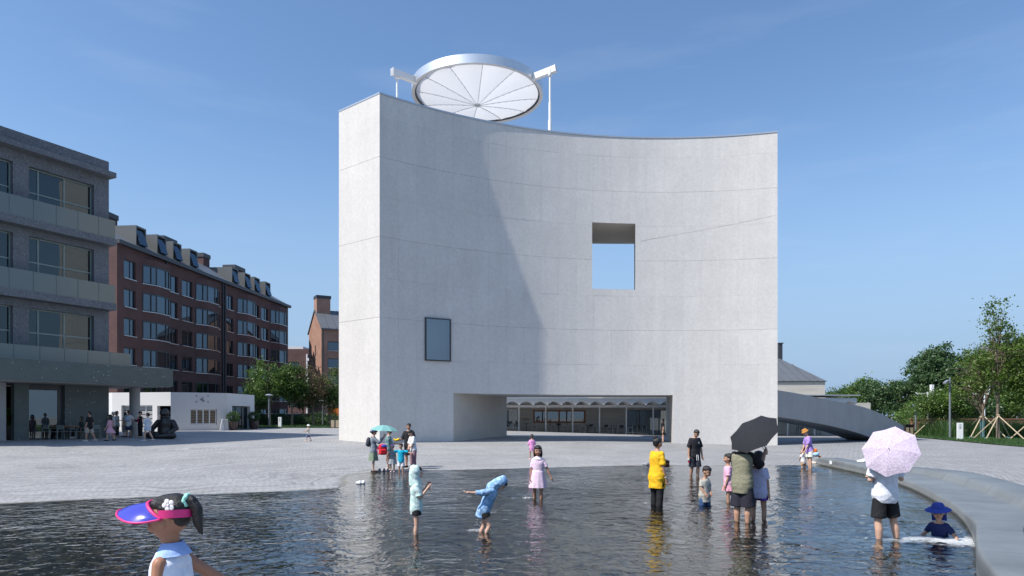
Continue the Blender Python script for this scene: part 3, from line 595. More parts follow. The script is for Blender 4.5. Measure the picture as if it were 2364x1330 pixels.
mb.add(v, [tuple(range(n)), tuple(range(2*n-1,n-1,-1))] + [(i,(i+1)%n,n+(i+1)%n,n+i) for i in range(n)]); mb.build('wing_wall', M['concrete_grey'], ramp, world=True)
# ---------------------------------------------------------------- buildings
def holes_wall(mb, x0, x1, z0, z1, holes, y=0.0, depth=.3, m=0):
    xs = sorted(set([x0,x1]+[v for h in holes for v in h[:2] if x0 < v < x1])); zs_ = sorted(set([z0,z1]+[v for h in holes for v in h[2:] if z0 < v < z1]))
    for j in range(len(zs_)-1):
        run = None
        for i in range(len(xs)-1):
            xm, zm = (xs[i]+xs[i+1])/2, (zs_[j]+zs_[j+1])/2
            solid = not any(h[0] < xm < h[1] and h[2] < zm < h[3] for h in holes)
            if solid and run is None: run = xs[i]
            if run is not None and (not solid or i == len(xs)-2):
                e = xs[i+1] if solid else xs[i]; mb.poly([(run,y,zs_[j]),(e,y,zs_[j]),(e,y,zs_[j+1]),(run,y,zs_[j+1])], m); run = None
    for (a,b,c,d) in holes:
        a,b,c,d = max(a,x0),min(b,x1),max(c,z0),min(d,z1); q = y+depth
        for p in ([(a,y,c),(a,q,c),(a,q,d),(a,y,d)],[(b,y,c),(b,q,c),(b,q,d),(b,y,d)],[(a,y,d),(b,y,d),(b,q,d),(a,q,d)],[(a,y,c),(b,y,c),(b,q,c),(a,q,c)]): mb.poly(p, m)
def grid_window(parent, x0, x1, z0, z1, y, vs=(), hs=(), mat='frame_green', glass='glass', t=.07, dp=.08, name='window', sill=None, back=None):
    mb = MB()
    for x in (x0, x1-t): mb.box(x, x+t, y-dp/2, y+dp/2, z0, z1)
    for z in (z0, z1-t): mb.box(x0+t, x1-t, y-dp/2, y+dp/2, z, z+t)
    for v in vs: mb.box(v-t/2, v+t/2, y-dp/2+.003, y+dp/2-.003, z0+t, z1-t)
    for h in hs: mb.box(x0+t, x1-t, y-dp/2+.006, y+dp/2-.006, h-t/2, h+t/2)
    wn_ = mb.build(name, M[mat], parent)
    ex = [x0]+list(vs)+[x1]; ez = [z0]+list(hs)+[z1]
    for i in range(len(ex)-1):
        for j in range(len(ez)-1):
            g = MB(); g.poly([(ex[i]+t/2,y,ez[j]+t/2),(ex[i+1]-t/2,y,ez[j]+t/2),(ex[i+1]-t/2,y,ez[j+1]-t/2),(ex[i]+t/2,y,ez[j+1]-t/2)]); g.build('pane', M[glass], wn_, fix=False)
    if sill: s_ = MB(); s_.box(x0-.05, x1+.05, y-.32, y+.02, z0-.07, z0-.003); s_.build('sill', M[sill], wn_)
    if back: s_ = MB(); s_.poly([(x0,y+back[1],z0),(x1,y+back[1],z0),(x1,y+back[1],z1),(x0,y+back[1],z1)]); s_.build('interior', M[back[0]], wn_, fix=False)
    return wn_

# ---- grey terrazzo block at the left
OX, OY, DX, DY = -24.8, 42.0, .461, .8874
tb = empty('terrazzo_building', (OX,OY,0), math.atan2(DY,DX), 'grey terrazzo building with stacked glass balconies and dark cafe ground floor', 'building')
def ts_(px): return along(px, OX, OY, DX, DY)
lv = [(4.60,7.70,6.35),(8.40,11.70,10.3),(12.35,15.58,14.2)]; W1 = (ts_(67), ts_(217)); W0 = (-13.0, ts_(30))
hl = [(w[0],w[1],a,b) for a,b,_ in lv for w in (W1,W0)]
mb = MB(); holes_wall(mb, -15, 0, 3.55, 17.3, hl, 0, .38)
mb.poly([(0,0,3.55),(0,14,3.55),(0,14,17.3),(0,0,17.3)]); mb.poly([(-15,0,3.55),(-15,14,3.55),(-15,14,17.3),(-15,0,17.3)]); mb.poly([(-15,14,3.55),(0,14,3.55),(0,14,17.3),(-15,14,17.3)]); mb.poly([(-15,.0,17.3),(0,.0,17.3),(0,14,17.3),(-15,14,17.3)])
mb.build('wall', M['terrazzo'], tb, fix=False)
mb = MB(); mb.box(-15,.02,-.72,-.003,16.2,16.5); mb.build('eave_slab', M['terrazzo'], tb)
for k, (a, b, tr) in enumerate(lv):
    for w, mv in ((W1, (ts_(94), ts_(154))), (W0, (ts_(-8), ts_(-75), -10.5))):
        grid_window(tb, w[0]+.003, w[1]-.003, a, b-.003, .30, mv, (tr,), back=(('curtain' if k < 2 else 'interior'), 1.6))
    if k > 0:
        z = a; mb = MB(); mb.box(-15,.02,-.72,-.003,z-.30,z+.12); mb.build('balcony_slab', M['terrazzo'], tb)
        ed = [ts_(p)*1.0 for p in (-110,-52,5,61,114,164,212,256)]; ed[-1] = -.03
        for i in range(len(ed)-1):
            mb = MB(); mb.box(ed[i]+.012, ed[i+1]-.012, -.675, -.655, z+.125, z+1.22); mb.build('rail_panel', M['glass_rail'], tb)
            mb = MB(); mb.box(ed[i+1]-.02, ed[i+1]+.02, -.65, -.60, z+.125, z+1.22); mb.build('rail_post', M['frame_green'], tb)
        mb = MB(); mb.box(-.04,-.02,-.60,-.01,z+.125,z+1.22); mb.build('rail_panel', M['glass_rail'], tb)
    ms = MB(); ms.box(-14.9,-.1,.6,13.8,a-.7,a-.4); ms.build('floor_slab', M['interior'], tb)
mb = MB(); mb.box(-15,2.55,-2.5,3.2,3.51,4.63); mb.build('canopy', M['terrazzo_dk'], tb)
mb = MB(); mb.box(-14.9,2.45,-2.4,3.1,3.48,3.505); mb.build('canopy_soffit', M['soffit'], tb)
ed = [ts_(p)*.0 + v for p, v in zip(range(8), np.linspace(-8.6,.42,8))]
for i in range(7):
    mb = MB(); mb.box(ed[i]+.012, ed[i+1]-.012, -1.48, -1.46, 4.635, 5.46); mb.build('rail_panel', M['glass_rail'], tb)
    mb = MB(); mb.box(ed[i+1]-.02, ed[i+1]+.02, -1.455, -1.41, 4.635, 5.46); mb.build('rail_post', M['frame_green'], tb)
mb = MB(); mb.tube([(2.0,.5,-.3),(2.0,.5,3.48)], .31, 28); mb.build('column', M['concrete_grey'], tb, True)
x_ = {p: ts_(p) for p in (13,33,67,140,150)}
for (a,b) in ((x_[150],0),(x_[33],x_[67])):
    mb = MB(); mb.box(a,b,0,.35,-.3,3.47); mb.build('ground_floor_wall', M['terrazzo_dk'], tb)
mb = MB(); mb.box(-15,x_[13],-.05,.35,-.3,3.47); mb.build('ground_floor_wall', M['concrete_grey'], tb)
mb = MB(); mb.box(-15,0,5.2,5.4,-.3,3.47); mb.box(-.2,-.001,.352,5.2,-.3,3.47); mb.build('ground_floor_wall', M['interior'], tb)
grid_window(tb, x_[67]+.003, x_[140], .27, 3.2, .2, (), (), 'dark_frame', 'glass_shop', .06, back=('curtain', 1.2), name='shop_window')
mb = MB(); mb.box(x_[67]+.003,x_[140]-.003,.1,.3,3.2,3.46); mb.box(x_[140]+.003,x_[150]-.003,.2,.28,.2,3.46); mb.build('shop_fascia', M['dark_frame'], tb)

# ---- long red brick block
RX, RY, RDX, RDY = -40.5, 70.0, .0905, .9959
rb = empty('red_brick_building', (RX,RY,.2), math.atan2(RDY,RDX), 'long dark red brick apartment block with bay windows and metal dormers', 'building')
def rs(px): return along(px, RX, RY, RDX, RDY)
EV = 19.2; LN = rs(665); rz = [(15.9,17.85),(12.9,14.8),(9.9,11.75),(6.85,8.65),(3.8,5.6),(.8,2.5)]
cols = [(286,313,'w'),(328,379,'b'),(385,410,'w'),(420,444,'w'),(451,493,'b'),(494.5,507,'w'),(523,538,'w'),(547,581,'b'),(584,598,'w'),(603,619,'w'),(624,653,'b'),(654,660,'w')]
hl = []; wl = []
for (a,b,k) in cols:
    if k != 'w': continue
    for j,(z0,z1) in enumerate(rz):
        if j == 5 and a < 520: continue
        h = (rs(a), rs(b), z0, z1); hl.append(h); wl.append(h)
mb = MB(); holes_wall(mb, 0, LN, -.5, EV, hl, 0, .25)
mb.poly([(0,0,-.5),(0,13,-.5),(0,13,EV),(0,0,EV)]); mb.poly([(LN,0,-.5),(LN,13,-.5),(LN,13,EV),(LN,0,EV)]); mb.poly([(0,13,-.5),(LN,13,-.5),(LN,13,EV),(0,13,EV)])
mb.build('brick_wall', M['brick'], rb, fix=False)
mb = MB(); mb.box(.3,LN-.3,1.2,1.3,-.3,EV-.1); mb.build('interior', M['interior'], rb)
rw = random.Random(3)
for (a,b,c,d) in wl:
    f = .62 if rw.random() < .8 else .5; grid_window(rb, a+.003, b-.003, c+.003, d-.003, .18, (a+(b-a)*f,), (), 'dark_frame', 'glass_brick', .09, .1, sill='coping', back=('curtain', .5) if rw.random() < .3 else None)
for (a,b,k) in cols:
    if k != 'b': continue
    x0, x1 = rs(a), rs(b); W_ = x1-x0; PJ = .75
    xa = x0+W_*.38
    prof = [(x0,0),(xa,-PJ),(x1-.05,-PJ),(x1,0)]
    for j,(z0,z1) in enumerate(rz):
        if j == 5 and a < 520: continue
        zb = rz[j-1][0]-.10 if j else z1+.75
        mb = MB(); mb.prism(prof, z1+.10, zb); mb.build('bay_spandrel', M['brick'], rb)
        mb = MB(); i_ = .10; gp = [(x0+.1,.0),(xa+.02,-PJ+i_),(x1-.05-i_,-PJ+i_),(x1-i_,0)]
        for p, q in zip(gp[:-1], gp[1:]):
            mb.bar((p[0],p[1],z0-.02),(q[0],q[1],z0-.02),.12,.20); mb.bar((p[0],p[1],z1+.02),(q[0],q[1],z1+.02),.12,.16)
        for p in gp[:3] + [((xa*.62+x0*.38), -PJ*.6+.06), ((xa+x1)/2+.5,-PJ+i_)]: mb.box(p[0]-.07,p[0]+.07,p[1]-.06,p[1]+.06,z0,z1)
        bw = mb.build('bay_window', M['dark_frame'], rb)
        for p, q in zip(gp[:-1], gp[1:]):
            g = MB(); g.poly([(p[0],p[1],z0),(q[0],q[1],z0),(q[0],q[1],z1),(p[0],p[1],z1)]); g.build('pane', M['glass_brick'], bw, fix=False)
        mb = MB(); e_ = .05; mb.prism([(x0-e_,-.02),(xa-e_,-PJ-e_),(x1,-PJ-e_),(x1+e_,-.02)], z0-.105, z0-.03) if False else None
        mb = MB()
        for p, q in zip(prof[:-1], prof[1:]): mb.bar((p[0],p[1]-.02,z0-.06),(q[0],q[1]-.02,z0-.06),.10,.07)
        mb.build('sill', M['coping'], bw)
mb = MB(); mb.box(-.25,LN+.25,-.45,.0,EV-.05,EV+.35); mb.build('gutter', M['dark_metal'], rb)
RH, RDp = 3.3, 4.6
mb = MB(); mb.add([(-.2,-.3,EV+.3),(LN+.2,-.3,EV+.3),(LN-4,RDp,EV+RH),(-.2,RDp,EV+RH),(-.2,9.5,EV+RH),(LN-4,9.5,EV+RH),(LN+.2,13.3,EV+.3),(-.2,13.3,EV+.3)], [(0,1,2,3),(3,2,5,4),(4,5,6,7),(1,6,5,2),(0,3,4,7),(0,7,6,1)]); mb.build('roof', M['slate'], rb)
for (a,b) in ((328,344),(376,390),(412,425),(450,463),(546,556),(575,583),(597,606),(622,630)):
    s0 = rs(a)-.2; s1 = s0+1.75; y0 = .55; z0, z1 = EV+.75, EV+2.75
    mb = MB(); mb.box(s0,s0+.16,y0,4.9,z0,z1); mb.box(s1-.16,s1,y0,4.9,z0,z1); mb.box(s0,s1,y0,4.9,z1-.001,z1+.18); mb.box(s0+.16,s1-.16,y0+.4,4.9,z0,z1-.003); dm = mb.build('dormer', M['dormer'], rb)
    mb = MB(); mb.add([(s0+.2,y0+.18,z1-.12),(s1-.2,y0+.18,z1-.12),(s1-.2,y0-.35,z0+.15),(s0+.2,y0-.35,z0+.15),(s0+.2,y0+.24,z1-.12),(s1-.2,y0+.24,z1-.12),(s1-.2,y0-.29,z0+.12),(s0+.2,y0-.29,z0+.12)], [(0,1,2,3),(7,6,5,4),(0,4,5,1),(1,5,6,2),(2,6,7,3),(3,7,4,0)]); mb.build('casement', M['glass_brick'], dm)
for (a, w_, d_, h_) in ((305,1.6,1.6,4.1),(432,2.6,1.8,4.2),(520,1.6,1.6,4.2),(590,3.0,1.8,4.5)):
    s0 = rs(a)+2; mb = MB(); mb.box(s0,s0+w_,4.2,4.2+d_,EV+2,EV+h_); ch = mb.build('chimney', M['brick'], rb); mb = MB(); mb.box(s0-.1,s0+w_+.1,4.1,4.3+d_,EV+h_+.001,EV+h_+.55); mb.build('chimney_cap', M['dark_metal'], ch)
for p in (513,518.5): mb = MB(); mb.tube([(rs(p),-.12,-.3),(rs(p),-.12,EV)], .12, 8); mb.build('downpipe', M['dark_metal'], rb, True)
mb = MB(); mb.tube([(-.15,2.2,-.3),(-.15,2.2,EV-1)], .12, 8); mb.box(-.32,-.02,2.0,2.4,EV-1,EV-.5); mb.build('downpipe', M['dark_metal'], rb)
mb = MB(); mb.tube([(rs(383),-.12,-.3),(rs(383),-.12,EV)], .10, 8); mb.build('downpipe', M['dark_metal'], rb, True)

# ---- tan brick gabled house
gb = empty('gabled_brick_house', (-27.9,100,.1), math.atan2(.5,.87), 'tan brick gabled house with chimney and seamed metal roof beside the tower', 'house')
hw = [(.9,3.5,a,a+1.35) for a in (11.2,8.7,6.3,3.9)] + [(5.2,7.8,a,a+1.35) for a in (11.2,8.7,6.3,3.9)]
mb = MB(); holes_wall(mb, 0, 16, -.5, 14.4, hw, 0, .2); mb.poly([(0,0,-.5),(0,7.7,-.5),(0,7.7,14.4),(0,3.85,17.4),(0,0,14.4)]); mb.poly([(16,0,-.5),(16,7.7,-.5),(16,7.7,14.4),(16,3.85,17.4),(16,0,14.4)]); mb.poly([(0,7.7,-.5),(16,7.7,-.5),(16,7.7,14.4),(0,7.7,14.4)])
mb.build('brick_wall', M['brick_tan'], gb, fix=False)
mb = MB(); mb.box(.2,15.8,.9,1.0,0,14); mb.build('interior', M['interior'], gb)
for h in hw: grid_window(gb, h[0]+.003,h[1]-.003,h[2]+.003,h[3]-.003,.14,((h[0]*.35+h[1]*.65),),(), 'dark_frame','glass_brick',.1,.1,sill='coping')
for z in (10.6,7.6,4.8):
    for y0, y1 in ((5.9,6.6),(3.3,3.6)): mb = MB(); mb.box(-.06,.02,y0,y1,z,z+1.6); mb.build('window', M['dark_frame'], gb)
mb = MB(); mb.add([(-.15,-.35,14.25),(16.2,-.35,14.25),(16.2,3.85,17.5),(-.15,3.85,17.5),(-.15,8.05,14.25),(16.2,8.05,14.25),(-.15,-.35,14.42),(16.2,-.35,14.42),(16.2,3.85,17.67),(-.15,3.85,17.67),(-.15,8.05,14.42),(16.2,8.05,14.42)],[(0,1,2,3),(3,2,5,4),(6,7,8,9),(9,8,11,10),(0,1,7,6),(5,4,10,11),(0,6,9,3),(3,9,10,4),(1,7,8,2),(2,8,11,5)]); rf = mb.build('roof', M['slate'], gb)
for k in range(13): mb = MB(); x0 = .9+k*1.2; mb.bar((x0,-.35,14.46),(x0,3.85,17.71),.06,.08); mb.build('seam', M['slate'], rf)
mb = MB(); mb.box(.05,2.1,3.0,4.7,15.5,19.3); ch = mb.build('chimney', M['brick_tan'], gb); mb = MB(); mb.box(.0,2.2,2.9,4.8,19.301,19.75); mb.build('chimney_cap', M['dark_metal'], ch)
mb = MB(); mb.tube([(.15,-.1,-.3),(.15,-.1,14.2)], .1, 8); mb.build('downpipe', M['dark_metal'], gb)
# ---- far red block between them
fb = empty('far_brick_block', (-44,132,0), 0, 'low dark red brick block with white balcony frame between the two brick buildings', 'building')
fh = [(.8,2.8,10.3,12.1),(.8,2.8,6.8,8.6),(5.4,8.6,9.8,12.1),(5.4,8.6,6.0,8.3),(.8,2.8,3.3,5.1),(5.4,8.6,2.4,4.7)]
mb = MB(); holes_wall(mb, -4, 16, -.5, 14.6, fh, 0, .3); mb.poly([(-4,0,14.6),(16,0,14.6),(16,9,14.6),(-4,9,14.6)]); mb.poly([(-4,0,-.5),(-4,9,-.5),(-4,9,14.6),(-4,0,14.6)]); mb.poly([(16,0,-.5),(16,9,-.5),(16,9,14.6),(16,0,14.6)]); mb.build('brick_wall', M['brick'], fb, fix=False)
for h in fh: grid_window(fb, h[0]+.003,h[1]-.003,h[2]+.003,h[3]-.003,.2,((h[0]+h[1])/2,),(), 'dark_frame','glass_brick',.12,.1)
for z in (12.3,8.5,4.9):
    mb = MB(); mb.box(4.3,9.0,-.35,-.003,z,z+.5); mb.build('balcony_band', M['white_wall'], fb)
for x in (4.4,5.2): mb = MB(); mb.box(x-.12,x+.12,-.3,-.05,.2,13.6); mb.build('balcony_post', M['white_wall'], fb)
mb = MB(); mb.box(-2,3,2,6,14.601,15.3); mb.build('roof_box', M['white_wall'], fb)

# ---- white pavilion
P0, P1, P2, P3 = (-33.5,57.2), (-28.0,56.0), (-24.4,58.5), (-24.15,64.0)
pv = empty('white_pavilion', (-27,59,.25), 0, 'low white rendered pavilion with slatted windows and glazed corner door', 'pavilion')
PT = 3.62; PB = 2.55
def seg_frame(a, b):
    a = Vector((*a,0)); b = Vector((*b,0)); d = (b-a); L_ = d.length; d /= L_; return a, d, Vector((-d.y,d.x,0)), L_
def loc(mb, a, d, n):                                    # turn facet coordinates (along, inward, up) into plan
    mb.v = [tuple(a + d*x + n*y + Vector((0,0,z))) for x,y,z in mb.v]; return mb
facets = []
for (a_, b_, hs) in ((P0,P1,[(.9,3.9,.35,PB),(4.35,9,.2,PB-.05)]), (P1,P2,[(-1,.0001,.2,PB-.05),(1.45,3.55,.95,2.25)]), (P2,P3,[(.9,4.6,.2,2.55)])):
    a, d, n, L_ = seg_frame(a_, b_); facets.append((a,d,n,L_,hs))
    mb = MB(); holes_wall(mb, 0, L_, -.3, PT, [(h[0],min(h[1],L_),h[2],h[3]) for h in hs if h[1] > .01 and h[0] >= 0], 0, .35); loc(mb,a,d,n).build('wall', M['white_wall'], pv, fix=False, world=True)
mb = MB(); ring_ = [P0,P1,P2,P3,(-27,70),(-38,70),(-38,60)]; mb.poly([(x,y,PT) for x,y in ring_]); mb.poly([(x,y,PT-.4) for x,y in ring_])
for i in range(2,7): p, q = ring_[i], ring_[(i+1)%7]; mb.poly([(p[0],p[1],-.3),(q[0],q[1],-.3),(q[0],q[1],PT),(p[0],p[1],PT)]) if i != 2 else None
mb.build('roof', M['white_wall'], pv, fix=False, world=True)
def pv_window(fi, x0, x1, z0, z1, nslat, nv, mslat, nm='window'):
    a,d,n,L_,_ = facets[fi]; mb = MB(); y = .25
    for k in range(nv+1): x = x0+(x1-x0)*k/nv; mb.box(x-.05,x+.05,y-.05,y+.05,z0,z1)
    for z in (z0,z1): mb.box(x0,x1,y-.045,y+.045,z-.05,z+.05)
    wn_ = loc(mb,a,d,n).build(nm, M['coping'], pv, world=True)
    for k in range(nv):
        u0 = x0+(x1-x0)*k/nv+.06; u1 = x0+(x1-x0)*(k+1)/nv-.06
        for q in range(nslat):
            z = z0+.08+(z1-z0-.1)*q/nslat; s_ = MB(); s_.box(u0,u1,y-.02,y+.02,z,z+(z1-z0)/nslat*.78); o = loc(s_,a,d,n).build('slat', M[mslat], pv, world=True); o.parent = wn_
    s_ = MB(); s_.box(x0,x1,y+.15,y+.2,z0,z1); loc(s_,a,d,n).build('interior', M['interior'], pv, world=True)
M['slat_brown'] = pm('brown_slat', (.20,.15,.11), .7, .15); M['slat_grey'] = pm('grey_slat', (.33,.34,.35), .6, .1)
pv_window(0, .95, 3.85, .4, PB-.05, 6, 4, 'slat_grey'); pv_window(1, 1.5, 3.5, 1.0, 2.2, 5, 4, 'slat_brown')
a,d,n,L_,_ = facets[2]
for k,(x0,x1) in enumerate(((.95,2.2),(2.25,3.5),(3.55,4.55))):
    mb = MB(); 
    for x in (x0,x1-.07): mb.box(x,x+.07,.28,.36,.25,2.5)
    for z in (.25,2.43): mb.box(x0,x1,.285,.355,z,z+.07)
    dr = loc(mb,a,d,n).build('door', M['dark_frame'], pv, world=True); g = MB(); g.poly([(x0,.32,.25),(x1,.32,.25),(x1,.32,2.5),(x0,.32,2.5)]); o = loc(g,a,d,n).build('pane', M['glass'], pv, fix=False, world=True); o.parent = dr
mb = MB(); mb.box(.9,4.6,1.4,1.5,.2,2.5); loc(mb,a,d,n).build('interior', M['interior'], pv, world=True)
a,d,n,L_,_ = facets[1]                                   # emblem: a small mark between four square studs
for (x,z) in ((1.95,3.35),(2.85,3.35),(1.95,2.85),(2.85,2.85)): mb = MB(); mb.box(x-.05,x+.05,-.03,-.002,z-.05,z+.05); loc(mb,a,d,n).build('emblem_stud', M['lampgrey'], pv, world=True)
mb = MB(); mb.tube([(2.25+.3*k/8,-.03,3.0+.12*math.sin(k/8*6.3)) for k in range(9)], .03, 6); mb.tube([(2.42,-.03,2.92),(2.45,-.03,3.28)], .025, 6); loc(mb,a,d,n).build('emblem', M['lampgrey'], pv, world=True)

# ---- arcade pavilion behind the tower
AY = 66.0; WYb = 69.5
ar = empty('arcade_pavilion', (15,67,-.2), 0, 'long white arcade with scalloped vault canopy and slim columns behind the tower', 'arcade')
def aX(px, Y): return (px-CX)/F*Y
wx = dict(w0=aX(1231,WYb), w1=aX(1352,WYb), g0=aX(1198,WYb), d0=aX(1447,WYb), d1=aX(1546,WYb))
hA = [(-8,wx['g0'],-.2,2.35),(wx['w0'],wx['w1'],.95,2.28),(wx['d0'],wx['d1'],-.2,2.3)]
mb = MB(); holes_wall(mb, -12, 36.5, -.6, 3.0, hA, WYb, .25); mb.box(-12,36.5,WYb+7,WYb+7.2,-.6,3.0); mb.box(36.3,36.5,WYb+.01,WYb+7,-.6,2.99); loc_o = mb.build('wall', M['board'], ar, fix=False, world=True)
for k in range(1, 9):                                    # recessed-looking board joints as thin proud fins
    mb = MB(); mb.box(wx['g0']+.02,wx['d0']-.02,WYb-.012,WYb-.001,-.25+k*.32,-.235+k*.32)
    if not (.9 < -.25+k*.32 < 2.3): mb.build('board_line', M['board'], ar, world=True)
def arw(x0,x1,z0,z1,vs,hs,mat,gl,t,nm,back=None):
    w_ = grid_window(ar, x0-15, x1-15, z0+.2, z1+.2, WYb+.12-67, [v-15 for v in vs], [h+.2 for h in hs], mat, gl, t, .14, nm, back=back); return w_
arw(wx['w0']+.003,wx['w1']-.003,.953,2.277,[aX(p,WYb) for p in (1262,1291,1321)],(),'wood','glass_shop',.16,'serving_window',('interior',1.0))
arw(-7.99,wx['g0']-.003,-.197,2.347,[aX(p,WYb) for p in (1150,1182)],(),'steel_white','glass_shop',.09,'glazed_wall',('interior',3))
arw(wx['d0']+.003,wx['d1']-.003,-.197,2.297,[aX(p,WYb) for p in (1469,1500,1522)],(),'lampgrey','glass_shop',.09,'glazed_door',('interior',4))
cw = (aX(1260,AY)-aX(1198,AY))/2; xs0 = aX(1198,AY)-6*cw; 
M['vault'] = pm('white_vault', (.70,.71,.72), .7, .04)
vproto = None
for k in range(30):
    x0 = xs0+k*cw
    if vproto is None:
        mb = MB(); pr = [(0,2.72),(0,3.32),(cw-.006,3.32),(cw-.006,2.72)] + [(cw-.05-(cw-.1)*q/12, 2.72+.30*math.sin(math.pi*q/12)) for q in range(13)]
        mb.add([(x-cw/2,y,z) for y in (-3.0,3.4) for x,z in pr], [tuple(range(len(pr))), tuple(range(2*len(pr)-1,len(pr)-1,-1))] + [(i,(i+1)%len(pr),len(pr)+(i+1)%len(pr),len(pr)+i) for i in range(len(pr))])
        vproto = mb.build('vault', M['vault'], ar, True); o = vproto
    else: o = vproto.copy(); COL.objects.link(o); o.parent = ar
    o.location = (x0+cw/2-15, AY-67, .2)
mb = MB(); mb.box(xs0,xs0+30*cw,AY-.08,AY+.08,2.48,2.719); mb.build('beam', M['steel_white'], ar, world=True)
mb = MB(); mb.box(xs0-.2,xs0+30*cw+.2,AY-3.3,AY+3.6,3.53,3.62); mb.build('roof_slab', M['coping'], ar, world=True)
mb = MB(); mb.tube([(0,0,-.5),(0,0,2.48)], .075, 12); cp_ = mb.build('column', M['steel_white'], ar, True); first = True
for k in range(0, 31, 2):
    o = cp_ if first else cp_.copy(); 
    if not first: COL.objects.link(o); o.parent = ar
    first = False; o.location = (xs0+k*cw-15, AY-67, .2)
for k in range(5): mb = MB(); mb.box(1.05+k*.14,1.12+k*.14,WYb-.02,WYb-.002,1.25,1.42); mb.build('wall_letter', M['wood'], ar, world=True)

# ---- hipped gallery far right of the tower
hb = empty('hip_roof_gallery', (24,82,-.2), 0, 'concrete gallery with grey hipped metal roof and flue behind the ramp', 'building')
HE = 5.5; HX0, HX1, HY0, HY1 = 10, 34.4, 75, 90; rx0, rx1, ryd, rzz = 17, 31.6, 82.5, 8.95
mb = MB(); mb.box(HX0,HX1,HY0,HY1,-.6,HE-.06); mb.build('wall', M['board'], hb, world=True)
mb = MB(); e_ = .12; mb.add([(HX0-e_,HY0-e_,HE),(HX1+e_,HY0-e_,HE),(HX1+e_,HY1+e_,HE),(HX0-e_,HY1+e_,HE),(rx0,ryd,rzz),(rx1,ryd,rzz)],[(0,1,5,4),(1,2,5),(2,3,4,5),(3,0,4),(0,3,2,1)]); rf = mb.build('roof', M['slate'], hb, world=True)
mb = MB(); mb.box(HX0-.15,HX1+.15,HY0-.15,HY1+.15,HE-.055,HE-.002); mb.build('gutter', M['dark_metal'], hb, world=True)
for k in range(24):
    x = HX1-.8-k*.95; f = 1.0
    if x > rx1: f = (HX1-x)/(HX1-rx1)
    mb = MB(); mb.bar((x,HY0-e_,HE+.03),(x if f==1 else x,HY0-e_+(ryd-HY0)*f,HE+.03+(rzz-HE)*f),.05,.07); s_ = mb.build('seam', M['slate'], hb, world=True); s_.parent = rf
mb = MB(); mb.box(31.85,32.3,81.5,82.3,8.2,10.3); mb.box(31.8,32.4,81.4,82.4,10.301,10.4); mb.build('flue', M['dark_metal'], hb, world=True)
ORD = ['leftmost','second','third','fourth','fifth','sixth','seventh','eighth','ninth','tenth','eleventh','twelfth','thirteenth','fourteenth','fifteenth','sixteenth','seventeenth','eighteenth']
def nth(k, n, what, where): return ('%s %s of %d, counted from the left, %s' % (ORD[k], what, n, where)) if k else ('leftmost %s of %d %s' % (what, n, where))
# ---------------------------------------------------------------- lawns, trees and shrubs
def sheet(name, poly, dz, mat, n=14):                   # patch that follows the ground
    P = np.array(poly); x0,y0 = P.min(0); x1,y1 = P.max(0); bm = bmesh.new(); vs_ = [bm.verts.new((x,y,0)) for x,y in poly]; bm.faces.new(vs_)
    for k in range(1,n):
        for ax_, a, b in ((0,x0,x1),(1,y0,y1)):
            co = [0,0,0]; co[ax_] = a+(b-a)*k/n; no = [0,0,0]; no[ax_] = 1
            bmesh.ops.bisect_plane(bm, geom=bm.verts[:]+bm.edges[:]+bm.faces[:], plane_co=co, plane_no=no)
    vl = list(bm.verts); gz_ = G_arr([v.co.x for v in vl],[v.co.y for v in vl])
    for v, z_ in zip(vl, gz_): v.co.z = z_+dz
    m_ = bpy.data.meshes.new(name); bm.to_mesh(m_); bm.free(); m_.materials.append(mat); m_.polygons.foreach_set('use_smooth',[True]*len(m_.polygons)); return tag(link(name, m_), kind='structure')
M['lawn'] = pm('lawn_soil', (.045,.085,.022), .9, .3, 1.2, .6, 40)
LAWN = [(35.7,62),(34.6,56.5),(33.6,52),(32.2,46),(31.6,42),(31.4,34),(90,34),(90,78),(35.7,78)]; LAWN2 = [(-28.5,66.8),(-22.0,68.2),(-16.5,68.6),(-16.0,92),(-28.5,92)]
sheet('lawn', LAWN, .05, M['lawn']); sheet('lawn', LAWN2, .05, M['lawn'])
M['kerb'] = pm('kerb_stone', (.34,.34,.33), .8, .1)
def blades(name, pts, hmin, hmax, wid, mat, lean=.35, seed=1, parent=None, per=1):
    r = np.random.RandomState(seed); pts = np.repeat(np.asarray(pts), per, 0); n = len(pts); a = r.uniform(0,6.283,n); h = r.uniform(hmin,hmax,n); le = r.uniform(.1,1,n)*lean*h; dr = r.uniform(0,6.283,n)
    w_ = wid*r.uniform(.6,1.2,n); dx,dy = np.cos(a)*w_, np.sin(a)*w_; lx,ly = np.cos(dr)*le, np.sin(dr)*le; V = np.zeros((n,5,3))
    V[:,0] = pts+np.stack([-dx,-dy,0*h],1); V[:,1] = pts+np.stack([dx,dy,0*h],1); V[:,2] = pts+np.stack([dx*.7+lx*.35,dy*.7+ly*.35,h*.6],1); V[:,3] = pts+np.stack([-dx*.7+lx*.35,-dy*.7+ly*.35,h*.6],1); V[:,4] = pts+np.stack([lx,ly,h*.97],1)
    b = np.arange(n)*5; F_ = [(i,i+1,i+2,i+3) for i in b] + [(i+3,i+2,i+4) for i in b]
    m_ = bpy.data.meshes.new(name); m_.from_pydata(V.reshape(-1,3).tolist(), [], F_); m_.materials.append(mat); return link(name, m_, parent)
rg = np.random.RandomState(8)
